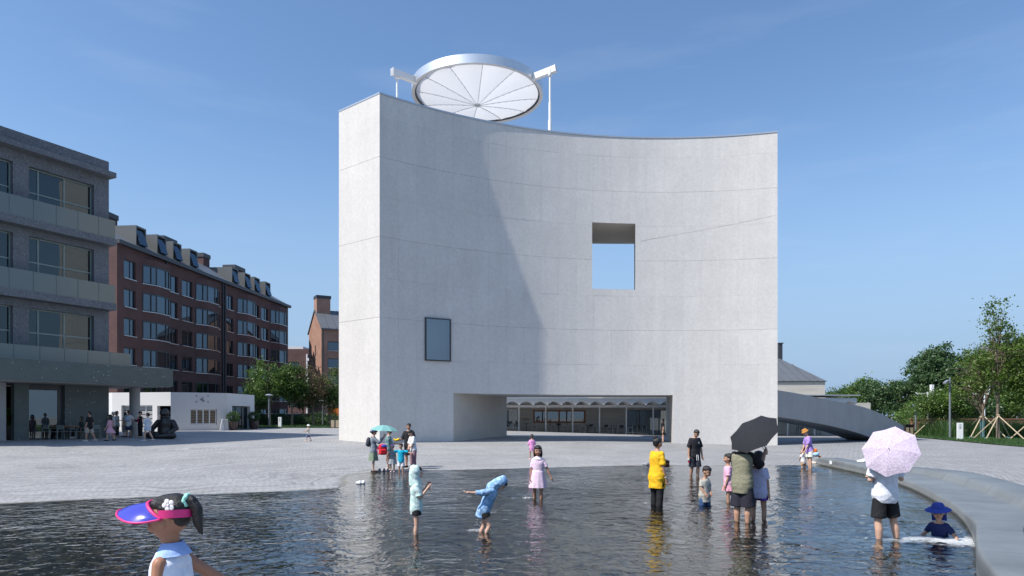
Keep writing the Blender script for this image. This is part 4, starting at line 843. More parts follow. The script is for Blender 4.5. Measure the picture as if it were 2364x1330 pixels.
def scatter(poly, n, z=.05):
    P = np.array(poly); x0,y0 = P.min(0); x1,y1 = P.max(0); out = []
    while len(out) < n:
        x = rg.uniform(x0,x1,n); y = rg.uniform(y0,y1,n); ins = np.zeros(n,bool); m = len(P)
        for i in range(m):
            ax_,ay = P[i]; bx,by = P[(i+1)%m]; ins ^= ((ay > y) != (by > y)) & (x < (bx-ax_)*(y-ay)/((by-ay) if by != ay else 1e-9)+ax_)
        out += list(zip(x[ins], y[ins]))
    o = np.array(out[:n]); g = G_arr(o[:,0], o[:,1])+z; return np.column_stack([o, g])
near_l = [(35.7,62),(34.6,56.5),(33.6,52),(32.2,46),(31.6,42),(33,38),(46,38),(46,66),(35.7,66)]
tag(blades('grass', scatter(near_l, 26000), .05, .13, .022, M['grass_leaf'], .6, 2), kind='stuff', label='short mown lawn grass right of the plaza', cat='grass')
tag(blades('grass', scatter(LAWN2, 9000), .06, .16, .03, M['grass_leaf'], .6, 3), kind='stuff', label='short lawn grass under the trees beside the pavilion', cat='grass')
def leaves_mesh(name, C, size, mat, seed, flat=0.0):
    r = np.random.RandomState(seed); n = len(C); A = r.normal(size=(n,3)); A[:,2] *= (1-flat); A /= np.linalg.norm(A,axis=1)[:,None]; B = r.normal(size=(n,3)); B -= (B*A).sum(1)[:,None]*A; B /= np.linalg.norm(B,axis=1)[:,None]; s = size*r.uniform(.55,1.25,n)[:,None]; N_ = np.cross(A,B)
    V = np.stack([C-A*s*.5, C+B*s*.30+N_*s*.06, C+A*s*.55, C-B*s*.30+N_*s*.06],1).reshape(-1,3); b = np.arange(n)*4
    F_ = np.stack([b,b+1,b+2,b+3],1); m_ = bpy.data.meshes.new(name); m_.vertices.add(len(V)); m_.vertices.foreach_set('co', V.ravel()); m_.loops.add(n*4); m_.polygons.add(n)
    m_.polygons.foreach_set('loop_start', b); m_.loops.foreach_set('vertex_index', F_.ravel()); m_.update(calc_edges=True); m_.validate(); m_.materials.append(mat); return m_
def tree(name, label, pos, H, lobes, ncl, nlf, lsize, mat, bark='bark', tr=.12, fork=.3, seed=1, group=None, spread=.55, nbr=14, wrap=None, rz=0):
    root = empty(name, tuple(pos), rz, label, 'tree', group); r = np.random.RandomState(seed); C = []
    per = np.array([l[3]*l[4]*l[5] for l in lobes])**.67; per = per/per.sum()
    for l, p in zip(lobes, per):
        k = max(3,int(ncl*p)); d = r.normal(size=(k,3)); d /= np.linalg.norm(d,axis=1)[:,None]; q = r.uniform(.25,1,(k,1))**.45; C.append(np.array(l[:3])+d*q*np.array(l[3:6])*r.uniform(.78,1.12,(k,1)))
    C = np.concatenate(C); C[:,2] = np.maximum(C[:,2], H*fork*.9); mb = MB(); th_ = H*fork; jit = r.normal(size=(6,2))*.05*H*.1
    top = H*.86; pts = [Vector((jit[i,0]*(i>0), jit[i,1]*(i>0), top*i/5)) for i in range(6)]; rad = [tr*(1.25 if i == 0 else 1-.16*i) for i in range(6)]; mb.tube([pts[0]+Vector((0,0,-.2))]+pts[1:], rad, 9)
    for k in range(nbr):
        c = Vector(C[r.randint(len(C))]); zb = th_+(top-th_)*r.uniform(0,.75); f = zb/top*5; i = min(int(f),4); b0 = pts[i].lerp(pts[i+1], f-i)
        if c.z < b0.z+.1: c.z = b0.z+.25*H*.2
        md = b0.lerp(c,.5)+Vector((*(r.normal(size=2)*.06*H*.3), .05*H*.4)); rr = tr*(.45-.25*zb/top); mb.tube([b0,md,c],[rr,rr*.65,rr*.18],6)
        for _ in range(2):
            c2 = Vector(C[r.randint(len(C))]); 
            if (c2-md).length < H*.3: mb.tube([md, md.lerp(c2,.55)+Vector((0,0,.03*H)), c2],[rr*.5,rr*.3,rr*.1],5)
    mb.build('trunk', M[bark], root, True, fix=False)
    if wrap: mb = MB(); mb.tube([(0,0,-.05),(0,0,wrap)], tr*1.4, 10); mb.build('trunk_wrap', M['net'], root, True)
    idx = r.randint(len(C), size=nlf); sg = spread*np.array([1,1,.75]); P = C[idx] + r.normal(size=(nlf,3))*sg*r.uniform(.3,1,(nlf,1))
    link('crown', leaves_mesh('crown', P, lsize, mat, seed+1), root); return root
def gp(px, Y): x = (px-CX)/F*Y; return (x, Y, G(x, Y))
TG = 'trees in front of the brick buildings'
tree('street_tree', 'leafy tree nearest the pavilion, in front of the red brick block', gp(623,76), 7.8, [(0,0,5.2,2.6,2.4,2.2),(-1.2,0,4.2,1.6,1.6,1.2),(1.2,0,4.6,1.6,1.6,1.3)], 70, 5600, .24, M['leaf'], tr=.13, fork=.28, seed=3, group=TG)
tree('street_tree', 'leafy tree second from the pavilion, behind the short white pylon', gp(674,77), 7.4, [(0,0,5.0,2.3,2.2,2.1),(.8,0,4.0,1.5,1.5,1.1)], 62, 5200, .24, M['leaf'], tr=.13, fork=.28, seed=7, group=TG)
tree('street_tree', 'thin brownish tree before the tan gabled house', gp(723,78), 7.0, [(0,0,5.0,1.6,1.6,2.0),(0,0,3.6,1.7,1.6,1.1)], 70, 3000, .20, M['leaf_brown'], tr=.11, fork=.25, seed=12, group=TG, nbr=26)
tree('street_tree', 'green tree closest to the tower left side', gp(762,80), 7.2, [(0,0,4.6,1.9,1.9,2.1),(.5,0,3.2,1.5,1.5,1.2)], 60, 4600, .23, M['leaf'], tr=.12, fork=.22, seed=15, group=TG)
tree('street_tree', 'small low tree between the pavilion and the lamp', gp(592,82), 4.6, [(0,0,3.0,1.7,1.6,1.5)], 50, 4200, .22, M['leaf'], tr=.09, fork=.2, seed=19, group=TG)
tree('street_tree', 'dark tree further back between lamp and gabled house', gp(700,88), 6.0, [(0,0,3.9,2.4,2.2,1.9)], 70, 6500, .25, M['leaf_dk'], tr=.11, fork=.2, seed=23, group=TG)
# shrubs under them
def bush(name, label, pos, r_, h, n, size, mat, seed, group=None, cat='shrub'):
    root = empty(name, tuple(pos), 0, label, cat, group); rr = np.random.RandomState(seed); d = rr.normal(size=(n,3)); d /= np.linalg.norm(d,axis=1)[:,None]; d[:,2] = np.abs(d[:,2]); P = d*rr.uniform(.55,1.06,(n,1))*np.array([r_,r_,h])*(1+.18*np.sin(d[:,:1]*7+seed)*np.cos(d[:,1:2]*6)); link('foliage', leaves_mesh('foliage', P, size, mat, seed), root)
    mb = MB()
    for k in range(5): a = k*1.3+seed; mb.tube([(0,0,-.1),(r_*.3*math.cos(a),r_*.3*math.sin(a),h*.4),(r_*.6*math.cos(a),r_*.6*math.sin(a),h*.8)],[.03,.02,.008],5)
    mb.build('stem', M['bark_dk'], root, fix=False); return root
for k,(px,Y,r_,h) in enumerate(((600,84,1.6,1.5),(640,86,1.7,1.6),(690,85,1.5,1.3),(735,84,1.5,1.6),(770,86,1.6,1.5))):
    bush('hedge_shrub', nth(k, 5, 'dark shrub', 'under the left trees'), gp(px,Y), r_, h, 2600, .17, M['leaf_dk'], 40+k, 'shrubs under the left trees')
# right hand planting
RG = 'trees beyond the garden wall'
def big(px, Y, top, wid, mat, seed, label, n=9500, ls=.34):
    p = gp(px,Y); H = EYE-(top-HY)/F*Y - p[2]; w_ = wid*Y/F/2; rr = np.random.RandomState(seed)
    lob = [(0,0,H*.55,w_*.85,w_*.8,H*.36)] + [(rr.uniform(-.55,.55)*w_, rr.uniform(-.5,.5)*w_, H*rr.uniform(.42,.80), w_*rr.uniform(.38,.55), w_*.45, H*rr.uniform(.13,.20)) for _ in range(6)]
    return tree('broad_tree', label, p, H, lob, 190, int(n*1.35), ls*1.12, mat, 'bark_dk', tr=.22, fork=.12, seed=seed, group=RG, spread=.62, nbr=10)
big(2172,104,786,150,M['leaf_dk'],31,'tall dark tree, leftmost of the big mass beyond the garden wall',13000,.36)
big(2238,108,792,140,M['leaf_dk'],32,'tall dark tree second in the big mass, behind the lamp post',12000,.36)
big(2310,112,784,150,M['leaf_dk'],33,'tall dark tree behind the yellowing sapling',12000,.36)
big(2385,96,742,140,M['leaf'],34,'tall green tree at the right edge of the view',11000,.32)
big(2445,92,760,120,M['leaf'],38,'tall green tree beyond the right edge of the view',6000,.36)
big(2055,108,868,130,M['leaf_dk'],35,'rounded dark tree between the ramp and the big tree mass',10500,.32)
big(1990,112,866,110,M['leaf'],36,'green tree behind the low arcade roof end',9000,.32)
big(1938,118,884,86,M['leaf_dk'],37,'small far tree just right of the hipped gallery',6000,.34)
big(2110,118,905,70,M['leaf_brown'],39,'brownish thin tree in the gap between the dark trees',2600,.3)
big(2120,92,930,100,M['leaf'],41,'low green tree behind the staked shrubs',6000,.28)
big(2250,95,905,110,M['leaf_dk'],42,'low dark tree behind the garden wall near the lamp',6500,.3)
big(2335,95,890,110,M['leaf'],43,'low green tree behind the garden wall at right',6500,.3)
rr_ = np.random.RandomState(5); P_ = np.column_stack([rr_.uniform(44,118,17000), rr_.uniform(126,131,17000), rr_.uniform(0,1,17000)]); P_[:,2] = -.3+P_[:,2]*(4.6+1.2*np.sin(P_[:,0]*.55)+.7*np.sin(P_[:,0]*1.7)); tag(link('far_hedge', leaves_mesh('far_hedge', P_, .5, M['leaf_dk'], 9)), 'far dark green hedge line behind the right hand trees', 'hedge', kind='stuff')
YG = 'staked saplings on the right lawn'
pT = gp(2305,55); HT = EYE-(682-HY)/F*55-pT[2]
yt = tree('sapling', 'tall slender sapling with sparse yellowing leaves on the right lawn', pT, HT, [(0,0,HT*.80,1.1,1.1,HT*.20),(0,0,HT*.58,1.9,1.8,HT*.16),(.2,0,HT*.42,2.2,2.0,HT*.12)], 140, 4600, .22, M['leaf_yel'], 'bark', tr=.13, fork=.24, seed=51, group=YG, spread=.42, nbr=34)
p2_ = gp(2268,58)
tree('sapling', 'vase-shaped half bare sapling with wrapped trunk left of the tall one', p2_, 8.0, [(-1.6,0,4.4,1.6,1.4,1.0),(-.6,0,6.4,1.5,1.4,1.4),(1.0,0,5.4,1.4,1.3,1.5),(-2.4,0,3.6,.9,.9,.6)], 110, 2500, .20, M['leaf_yel'], 'bark', tr=.14, fork=.20, seed=55, group=YG, spread=.40, nbr=60, wrap=1.5)
tree('sapling', 'yellow-green sapling cut by the right edge of the view', gp(2395,54), 9.0, [(0,0,6.4,2.0,1.8,2.2),(-.5,0,4.2,1.7,1.6,1.2)], 120, 5000, .22, M['leaf_yel'], 'bark', tr=.12, fork=.26, seed=57, group=YG, spread=.45, nbr=24)
for k,(px,Y,H) in enumerate(((2148,63,4.6),(2196,62,4.8))):
    tree('multi_stem_shrub', ('staked leafy shrub nearest the ramp end','staked leafy shrub just left of the tall lamp')[k], gp(px,Y), H, [(0,0,H*.68,1.7,1.5,1.25),(.6,0,H*.52,1.3,1.2,.8)], 75, 5200, .17, M['leaf_bright'] if k else M['leaf'], 'bark', tr=.08, fork=.10, seed=61+k, group='staked shrubs', nbr=34)
def stake(label, a, b, g): mb = MB(); mid = (Vector(a)+Vector(b))/2; o = empty('stake', a, 0, label, 'stake', g); mb.tube([Vector(a)-Vector((0,0,.15)), b], .045, 7); mb.build('pole', M['pole_wood'], o, True, world=True); mb = MB(); e = Vector(a)+(Vector(b)-Vector(a))*.06; mb.tube([Vector(a), e], .055, 7); mb.build('painted_tip', M['net'], o, world=True)
for (c, Ht, n, lab, rad) in ((pT,2.0,4,'stake propping the tall yellowing sapling',2.0),(p2_,2.1,4,'stake propping the vase-shaped sapling',2.0),(gp(2148,63),1.6,3,'stake propping the shrub nearest the ramp',1.5),(gp(2196,62),1.6,3,'stake propping the shrub by the lamp',1.4),(gp(2395,54),2.0,3,'stake propping the sapling at the right edge',1.9)):
    for k in range(n):
        a = .5+6.283*k/n; x,y = c[0]+rad*math.cos(a), c[1]+rad*math.sin(a); stake(lab+(', nearest the camera',', leaning from the left',', at the back',', leaning from the right')[[3,2,1,0][k] if n == 4 else [3,1,0][k]] , (x,y,G(x,y)+.05), (c[0]-.08*math.cos(a),c[1]-.08*math.sin(a),c[2]+Ht), lab+' group')
for k,(px,Y,r_,h,mt) in enumerate(((2095,72,1.6,2.4,'leaf'),(2120,70,1.4,2.2,'leaf'),(2135,66,.9,.7,'leaf_bright'),(2165,66,1.0,.8,'leaf_bright'),(2180,68,1.2,1.6,'leaf'),(2210,66,.9,.9,'leaf_bright'),(2225,64,.8,.7,'leaf_dk'))):
    bush('garden_shrub', nth(k, 7, 'green shrub', 'before the garden wall'), gp(px,Y), r_, h, 1800, .13, M[mt], 70+k, 'shrubs in the bed before the garden wall')
tag(blades('tall_grass', np.concatenate([scatter([(37.5,58.5),(43.2,57),(44,64),(38.5,65)], 5200), scatter([(43.8,55.5),(55,53),(56,62),(44.5,63)], 7000)]), 1.0, 1.75, .018, M['grass_leaf'], .55, 5), kind='stuff', label='tall feathery green grass before the garden wall', cat='grass')
gw = empty('garden_wall', (55,70,-.2), 0, 'long low red brick garden wall behind the tall grass', 'wall')
mb = MB(); mb.box(41,100,70,70.3,-.6,1.30); mb.build('wall', M['brick_wall'], gw, world=True); mb = MB(); mb.box(40.95,100.05,69.94,70.36,1.302,1.40); mb.build('coping', M['brick_wall'], gw, world=True)
for k in range(9): mb = MB(); mb.box(47.8+k*.28,47.98+k*.28,69.96,69.998,.75,.95); mb.build('lattice_brick', M['terracotta'], gw, world=True)
lw = empty('low_brick_wall', (-20,90,.2), 0, 'low dark red brick wall behind the left trees', 'wall'); mb = MB(); mb.box(-36,-14,92,92.3,-.3,1.9); mb.build('wall', M['brick'], lw, world=True); mb = MB(); mb.box(-36.05,-13.95,91.95,92.35,1.902,2.0); mb.build('coping', M['coping'], lw, world=True)

# ---------------------------------------------------------------- street furniture
def lamp(label, px, Y, top, dome=True):
    p = gp(px,Y); H = EYE-(top-HY)/F*Y-p[2]; o = empty('lamp_post', p, 0, label, 'lamp post', 'lamp posts'); mb = MB(); mb.tube([(0,0,-.1),(0,0,H)], [.085,.07], 12); mb.build('pole', M['lampgrey'], o, True)
    mb = MB(); mb.tube([(0,0,-.05),(0,0,.05)], .16, 14); mb.build('base_plate', M['lampgrey'], o, True)
    if dome: mb = MB(); mb.lathe([(.05,H-.02),(.38,H+.02),(.40,H+.07),(.25,H+.17),(.05,H+.20)], n=20); mb.build('lamp_head', M['coping'], o, True)
    else: mb = MB(); mb.bar((0,0,H-.25),(-.30,-.1,H-.28),.05,.05); mb.build('arm', M['lampgrey'], o); mb = MB(); mb.bar((-.22,-.08,H-.22),(-.62,-.25,H-.45),.26,.14); mb.build('lamp_head', M['coping'], o)
lamp('grey dome lamp post in front of the left trees', 621, 70, 914); lamp('grey dome lamp post near the left side of the tower', 745, 82, 927)
lamp('tall grey lamp post with side head beside the white pylon', 2193, 57, 873, False); lamp('grey lamp post with side head near the ramp end', 2114, 68, 930, False)
def pylon(label, px, Y, top, w_):
    p = gp(px,Y); H = EYE-(top-HY)/F*Y-p[2]; o = empty('sign_pylon', p, R(-8), label, 'sign', 'white sign pylons'); mb = MB(); mb.box(-w_/2,w_/2,-.09,.09,-.1,H); mb.build('slab', M['signwhite'], o)
    for k in range(4): mb = MB(); mb.box(-w_*.22,w_*.22-.03*(k%2),-.096,-.092,H*.86-.10*k,H*.86-.10*k+.045); mb.build('sign_mark', M['lampgrey'], o)
pylon('slim white sign pylon on the left lawn edge', 646.5, 70, 963, .32); pylon('slim white sign pylon on the right lawn edge', 2216, 54, 976, .40)
def bin_(label, px, Y):
    p = gp(px,Y); o = empty('litter_bin', p, R(10), label, 'bin', 'litter bins'); mb = MB()
    for x in (-.45,0,.42): mb.box(x-.03,x+.03,-.25,.25,0,1.0)
    mb.box(-.48,.48,-.28,.28,1.001,1.06); mb.box(-.48,.48,-.27,.27,.0,.05); mb.build('frame', M['black'], o)
    for x in (-.41,.04): mb = MB(); mb.box(x,x+.34,-.24,.24,.06,.78); mb.build('bin_panel', M['pole_wood'], o)
bin_('dark litter bin with wood panels beside the tower left edge', 774, 68); bin_('dark litter bin with wood panels past the ramp end', 2096, 66)
ob = empty('orange_kiosk', gp(775,90), 0, 'bright orange kiosk panel half hidden by the tower', 'kiosk'); mb = MB(); mb.box(-1.0,1.6,0,1.5,0,2.3); mb.build('panel', M['orange'], ob); mb = MB(); mb.box(-1.05,1.65,-.05,1.55,2.301,2.4); mb.build('roof', M['dark_metal'], ob)
def mast(label, px, top, Y, h0):
    p = gp(px,Y); H = EYE-(top-HY)/F*Y-p[2]; o = empty('white_mast', p, 0, label, 'mast', 'white camera masts'); mb = MB(); mb.tube([(0,0,-.1),(0,0,H)], .11, 10); mb.build('pole', M['signwhite'], o, True)
    mb = MB(); mb.bar((-1.3,0,H-.25),(.6,0,H-.10),.08,.10); mb.bar((-1.2,0,H-.3),(-1.5,0,H-.05),.12,.12); mb.build('arm', M['signwhite'], o); mb = MB(); mb.box(.35,.65,-.2,.2,H-.3,H+.9); mb.build('box', M['signwhite'], o)
mast('white mast with side arms among the trees near the ramp', 2142, 905, 84, 0); mast('white mast with side arms behind the vase-shaped sapling', 2272, 905, 80, 0)
def pot(label, px, py, Y, r_, h, fr, fh, n, seed, fl='leaf_dk', ls=.10):
    p = gp(px,Y); o = empty('planter', p, 0, label, 'planter', 'potted shrubs'); mb = MB(); mb.lathe([(r_*.72,0),(r_*.95,h*.35),(r_,h*.85),(r_*1.05,h),(r_*.9,h),(r_*.86,h*.9)], n=24); mb.build('pot', M['terracotta'], o, True); mb = MB(); mb.lathe([(r_*.86,h*.88),(.02,h*.9)], n=20); mb.build('soil', M['soil'], o)
    r = np.random.RandomState(seed); d = r.normal(size=(n,3)); d /= np.linalg.norm(d,axis=1)[:,None]; P = d*r.uniform(.5,1.05,(n,1))*np.array([fr,fr,fh])+np.array([0,0,h+fh*.75]); link('foliage', leaves_mesh('foliage', P, ls, M[fl], seed), o)
pot('round clipped shrub in a dark pot left of the pavilion door', 538, 998, 58.2, .42, .75, .55, .5, 1500, 81); pot('round clipped shrub in a dark pot right of the pavilion door', 586, 998, 62.5, .42, .75, .55, .5, 1500, 82)
pot('wide leafy shrub in a brown pot at the cafe front', 22, 1018, 38.0, .52, .78, .85, .55, 2600, 83, 'leaf', .14)
sb = empty('sandwich_board', gp(519,57.5), R(-20), 'small white sandwich board before the pavilion door', 'sign'); 
for s in (-1,1): mb = MB(); mb.bar((0,s*.28,0),(0,s*.03,.9),.6,.03,up=(1,0,0)); mb.build('board', M['signwhite'], sb)
mn = empty('menu_stand', gp(52,38.4), R(15), 'white menu board on a dark stand beside the potted shrub', 'sign'); mb = MB(); mb.box(-.04,.04,-.04,.04,0,.95); mb.box(-.25,.25,-.2,.2,0,.04); mb.build('stand', M['black'], mn); mb = MB(); mb.bar((0,-.22,.98),(0,.22,1.32),.66,.03,up=(1,0,0)); mb.build('board', M['signwhite'], mn)

# cafe furniture
def chair(name, label, p, rz, frame, seat_m, group, arms=True):
    o = empty(name, p, rz, label, 'chair', group)
    for x in (-.22,.22):
        for y in (-.22,.22): mb = MB(); mb.tube([(x*1.08,y*1.08,0),(x,y,.44 if y > 0 else .82)], .022, 6); mb.build('leg', M[frame], o)
    mb = MB(); mb.box(-.23,.23,-.22,.24,.44,.47); mb.build('seat', M[seat_m], o); mb = MB(); mb.box(-.21,.21,-.235,-.205,.58,.82); mb.build('backrest', M[seat_m], o)
    if arms:
        for x in (-.24,.24): mb = MB(); mb.bar((x,-.22,.65),(x,.20,.65),.03,.025); mb.bar((x,.20,.65),(x,.21,.44),.025,.025); mb.build('armrest', M[frame], o)
    return o
M['chair_white'] = pm('white_chair_frame', (.62,.63,.63), .4, .05); M['chair_grey'] = pm('grey_green_chair', (.16,.19,.18), .45, .08); M['chair_dark'] = pm('dark_seat', (.05,.055,.06), .5, .1)
AC = 'white framed cafe chairs under the arcade'
apro = None
for k,(px,rz,Y) in enumerate(((1166,.6,68.4),(1175,2.6,67.6),(1186,-1.2,68.2),(1194,.2,67.4),(1234,1.5,67.2),(1277,-1.4,67.2),(1289,.1,68.4),(1305,1.7,67.0),(1345,-1.5,67.0),(1363,.2,68.2),(1373,1.3,67.4),(1402,-.6,68.0),(1409,1.2,67.0),(1419,1.6,66.9),(1436,-.3,68.3),(1455,1.5,67.3),(1465,3.0,66.9),(1485,.3,68.3))):
    p = gp(px, Y)
    if apro is None: apro = c = chair('cafe_chair', 'x', p, rz, 'chair_white', 'chair_dark', AC)
    else: c = copy_tree(apro); c.location = p; c.rotation_euler.z = rz
    c['label'] = nth(k, 18, 'white framed chair', 'under the arcade')
for k,(px,Y) in enumerate(((1215,67.5),(1290,67.3),(1357,67.5),(1412,67.6),(1470,67.7))):
    o = empty('cafe_table', gp(px,Y), 0, nth(k, 5, 'small round table', 'under the arcade'), 'table', 'round tables under the arcade'); mb = MB(); mb.tube([(0,0,0),(0,0,.71)], .03, 8); mb.build('stem', M['black'], o); mb = MB(); mb.lathe([(.30,.711),(.31,.73),(.30,.74)], n=18); mb.build('top', M['chair_dark'], o, True); mb = MB(); mb.lathe([(.2,0),(.18,.03)], n=14); mb.build('foot', M['black'], o)
LC = 'grey cafe chairs before the terrazzo building'; lpro = None
for k,(px,rz,Y) in enumerate(((78,2.6,38.8),(90,.2,40.2),(97,2.9,38.6),(112,.3,39.9),(132,3.0,38.6),(158,3.2,39.0),(172,.1,39.8),(186,2.2,39.4),(222,.4,40.2))):
    p = gp(px, Y)
    if lpro is None: lpro = c = chair('cafe_chair', 'x', p, rz, 'chair_grey', 'chair_grey', LC)
    else: c = copy_tree(lpro); c.location = p; c.rotation_euler.z = rz
    c['label'] = nth(k, 9, 'grey metal chair', 'before the dark cafe')
for k,(px,Y,l_) in enumerate(((112,39.3,2.2),(165,39.4,.9))):
    o = empty('long_table' if k == 0 else 'cafe_table', gp(px,Y), R(28), ('long brown wooden cafe table in front of the shop window','short wooden cafe table in front of the dark wall')[k], 'table'); mb = MB(); mb.box(-l_/2,l_/2,-.38,.38,.71,.75); mb.build('top', M['wood'], o)
    for x in (-l_/2+.1,l_/2-.1):
        for y in (-.3,.3): mb = MB(); mb.box(x-.03,x+.03,y-.03,y+.03,0,.709); mb.build('leg', M['black'], o)
for k,(px,) in enumerate(((1846,),(1867,),(1888,))):
    o = empty('bar_stool', gp(px,68.6), 0, ('black bar stool, leftmost of three under the ramp','black bar stool, middle of three under the ramp','black bar stool, rightmost of three under the ramp')[k], 'stool', 'bar stools under the ramp')
    for x in (-.2,.2):
        for y in (-.2,.2): mb = MB(); mb.tube([(x*1.15,y*1.15,0),(x,y,1.0 if y < 0 else .75)], .022, 6); mb.build('leg', M['black'], o)
    mb = MB(); mb.box(-.22,.22,-.22,.22,.751,.80); mb.build('seat', M['black'], o); mb = MB(); mb.box(-.22,.22,-.225,-.195,.95,1.05); mb.build('backrest', M['black'], o)
# ---------------------------------------------------------------- people
TMP = bpy.data.scenes.new('workbench'); TVL = TMP.view_layers[0]
def remesh(mb, vox, name, mats, smooth_it=2):
    me = bpy.data.meshes.new('tmp'); me.from_pydata(mb.v, [], mb.f); bm = bmesh.new(); bm.from_mesh(me); bmesh.ops.recalc_face_normals(bm, faces=bm.faces); bm.to_mesh(me); bm.free()
    o = bpy.data.objects.new('tmp', me); TMP.collection.objects.link(o)
    md = o.modifiers.new('r', 'REMESH'); md.mode = 'VOXEL'; md.voxel_size = vox; md.use_smooth_shade = True
    if smooth_it: sm = o.modifiers.new('s', 'SMOOTH'); sm.factor = .5; sm.iterations = smooth_it
    TVL.update(); out = bpy.data.meshes.new_from_object(o.evaluated_get(TVL.depsgraph)); out.name = name
    bpy.data.objects.remove(o); bpy.data.meshes.remove(me); out.materials.clear()
    for m in (mats if isinstance(mats, (list,tuple)) else [mats]): out.materials.append(m)
    return out
def wrinkle(me, amp, H, seed, k=1.0):
    n = len(me.vertices); co = np.empty(n*3, np.float32); me.vertices.foreach_get('co', co); co = co.reshape(-1,3); no = np.empty(n*3, np.float32); me.vertices.foreach_get('normal', no); no = no.reshape(-1,3)
    r = np.random.RandomState(seed); w_ = np.zeros(n)
    for i in range(7):
        f = r.normal(size=3)*np.array([14,14,22])*k/H*1.5; w_ += np.sin(co@f + r.uniform(0,6.28) + 1.3*np.sin(co@(f[::-1]*.5)))/7**.5*.6
    w_ = np.abs(w_)*-1.6+.6
    co += no*(amp*w_)[:,None].astype(np.float32); me.vertices.foreach_set('co', co.ravel()); me.update()
SKIN = {}
def skin_mat(c):
    if c not in SKIN: SKIN[c] = pm('skin_%d' % len(SKIN), c, .5, .06, 9, 0, sss=.08, spec=.4)
    return SKIN[c]
M['eye'] = pm('dark_eye', (.012,.008,.007), .2, 0); M['lip'] = pm('lip', (.36,.12,.10), .45, .05); M['hair'] = pm('black_hair', (.013,.010,.009), .40, .3, 40, .45, 70, stretch=(4,4,.35), spec=.5); M['hair_br'] = pm('dark_brown_hair', (.030,.018,.013), .45, .3, 30, .5, 60, stretch=(3,3,.5))
FAB = {}
def fab(col, var=.10):
    k = (col, var)
    if k not in FAB: FAB[k] = cloth('fabric_%d' % len(FAB), col, var)
    return FAB[k]
def pattern_fab(c1, c2, scale, kind='spot'):
    m = cloth('patterned_fabric_%d' % len(bpy.data.materials), c1, .08); t = m.node_tree; b = base_of(m); c = t.nodes.new('ShaderNodeTexCoord')
    if kind == 'stripe':
        s_ = t.nodes.new('ShaderNodeSeparateXYZ'); t.links.new(c.outputs['Object'], s_.inputs[0]); q = node(t,'ShaderNodeMath',_operation='MULTIPLY'); q.inputs[1].default_value = scale; t.links.new(s_.outputs[2], q.inputs[0]); f_ = node(t,'ShaderNodeMath',_operation='FRACT'); t.links.new(q.outputs[0], f_.inputs[0]); r = node(t,'ShaderNodeMath',_operation='GREATER_THAN'); r.inputs[1].default_value = .55; t.links.new(f_.outputs[0], r.inputs[0])
    else:
        v = node(t,'ShaderNodeTexNoise',Scale=scale,Detail=3.0); t.links.new(c.outputs['Object'], v.inputs['Vector']); r = node(t,'ShaderNodeMapRange'); r.inputs['From Min'].default_value = .5; r.inputs['From Max'].default_value = .56; t.links.new(v.outputs['Fac'], r.inputs['Value'])
    mx = node(t,'ShaderNodeMixRGB'); mx.inputs['Color2'].default_value = (*c2,1); src = b.inputs['Base Color'].links[0].from_socket; t.links.new(src, mx.inputs['Color1']); t.links.new(r.outputs[0], mx.inputs['Fac']); t.links.new(mx.outputs[0], b.inputs['Base Color']); return m
D = (0.06,0,-1); AD = ((.16,.02,-1),(.10,.14,-1)); LS = ((.02,.02,-1),(.0,-.03,-1))
def vn(v): return Vector(v).normalized()
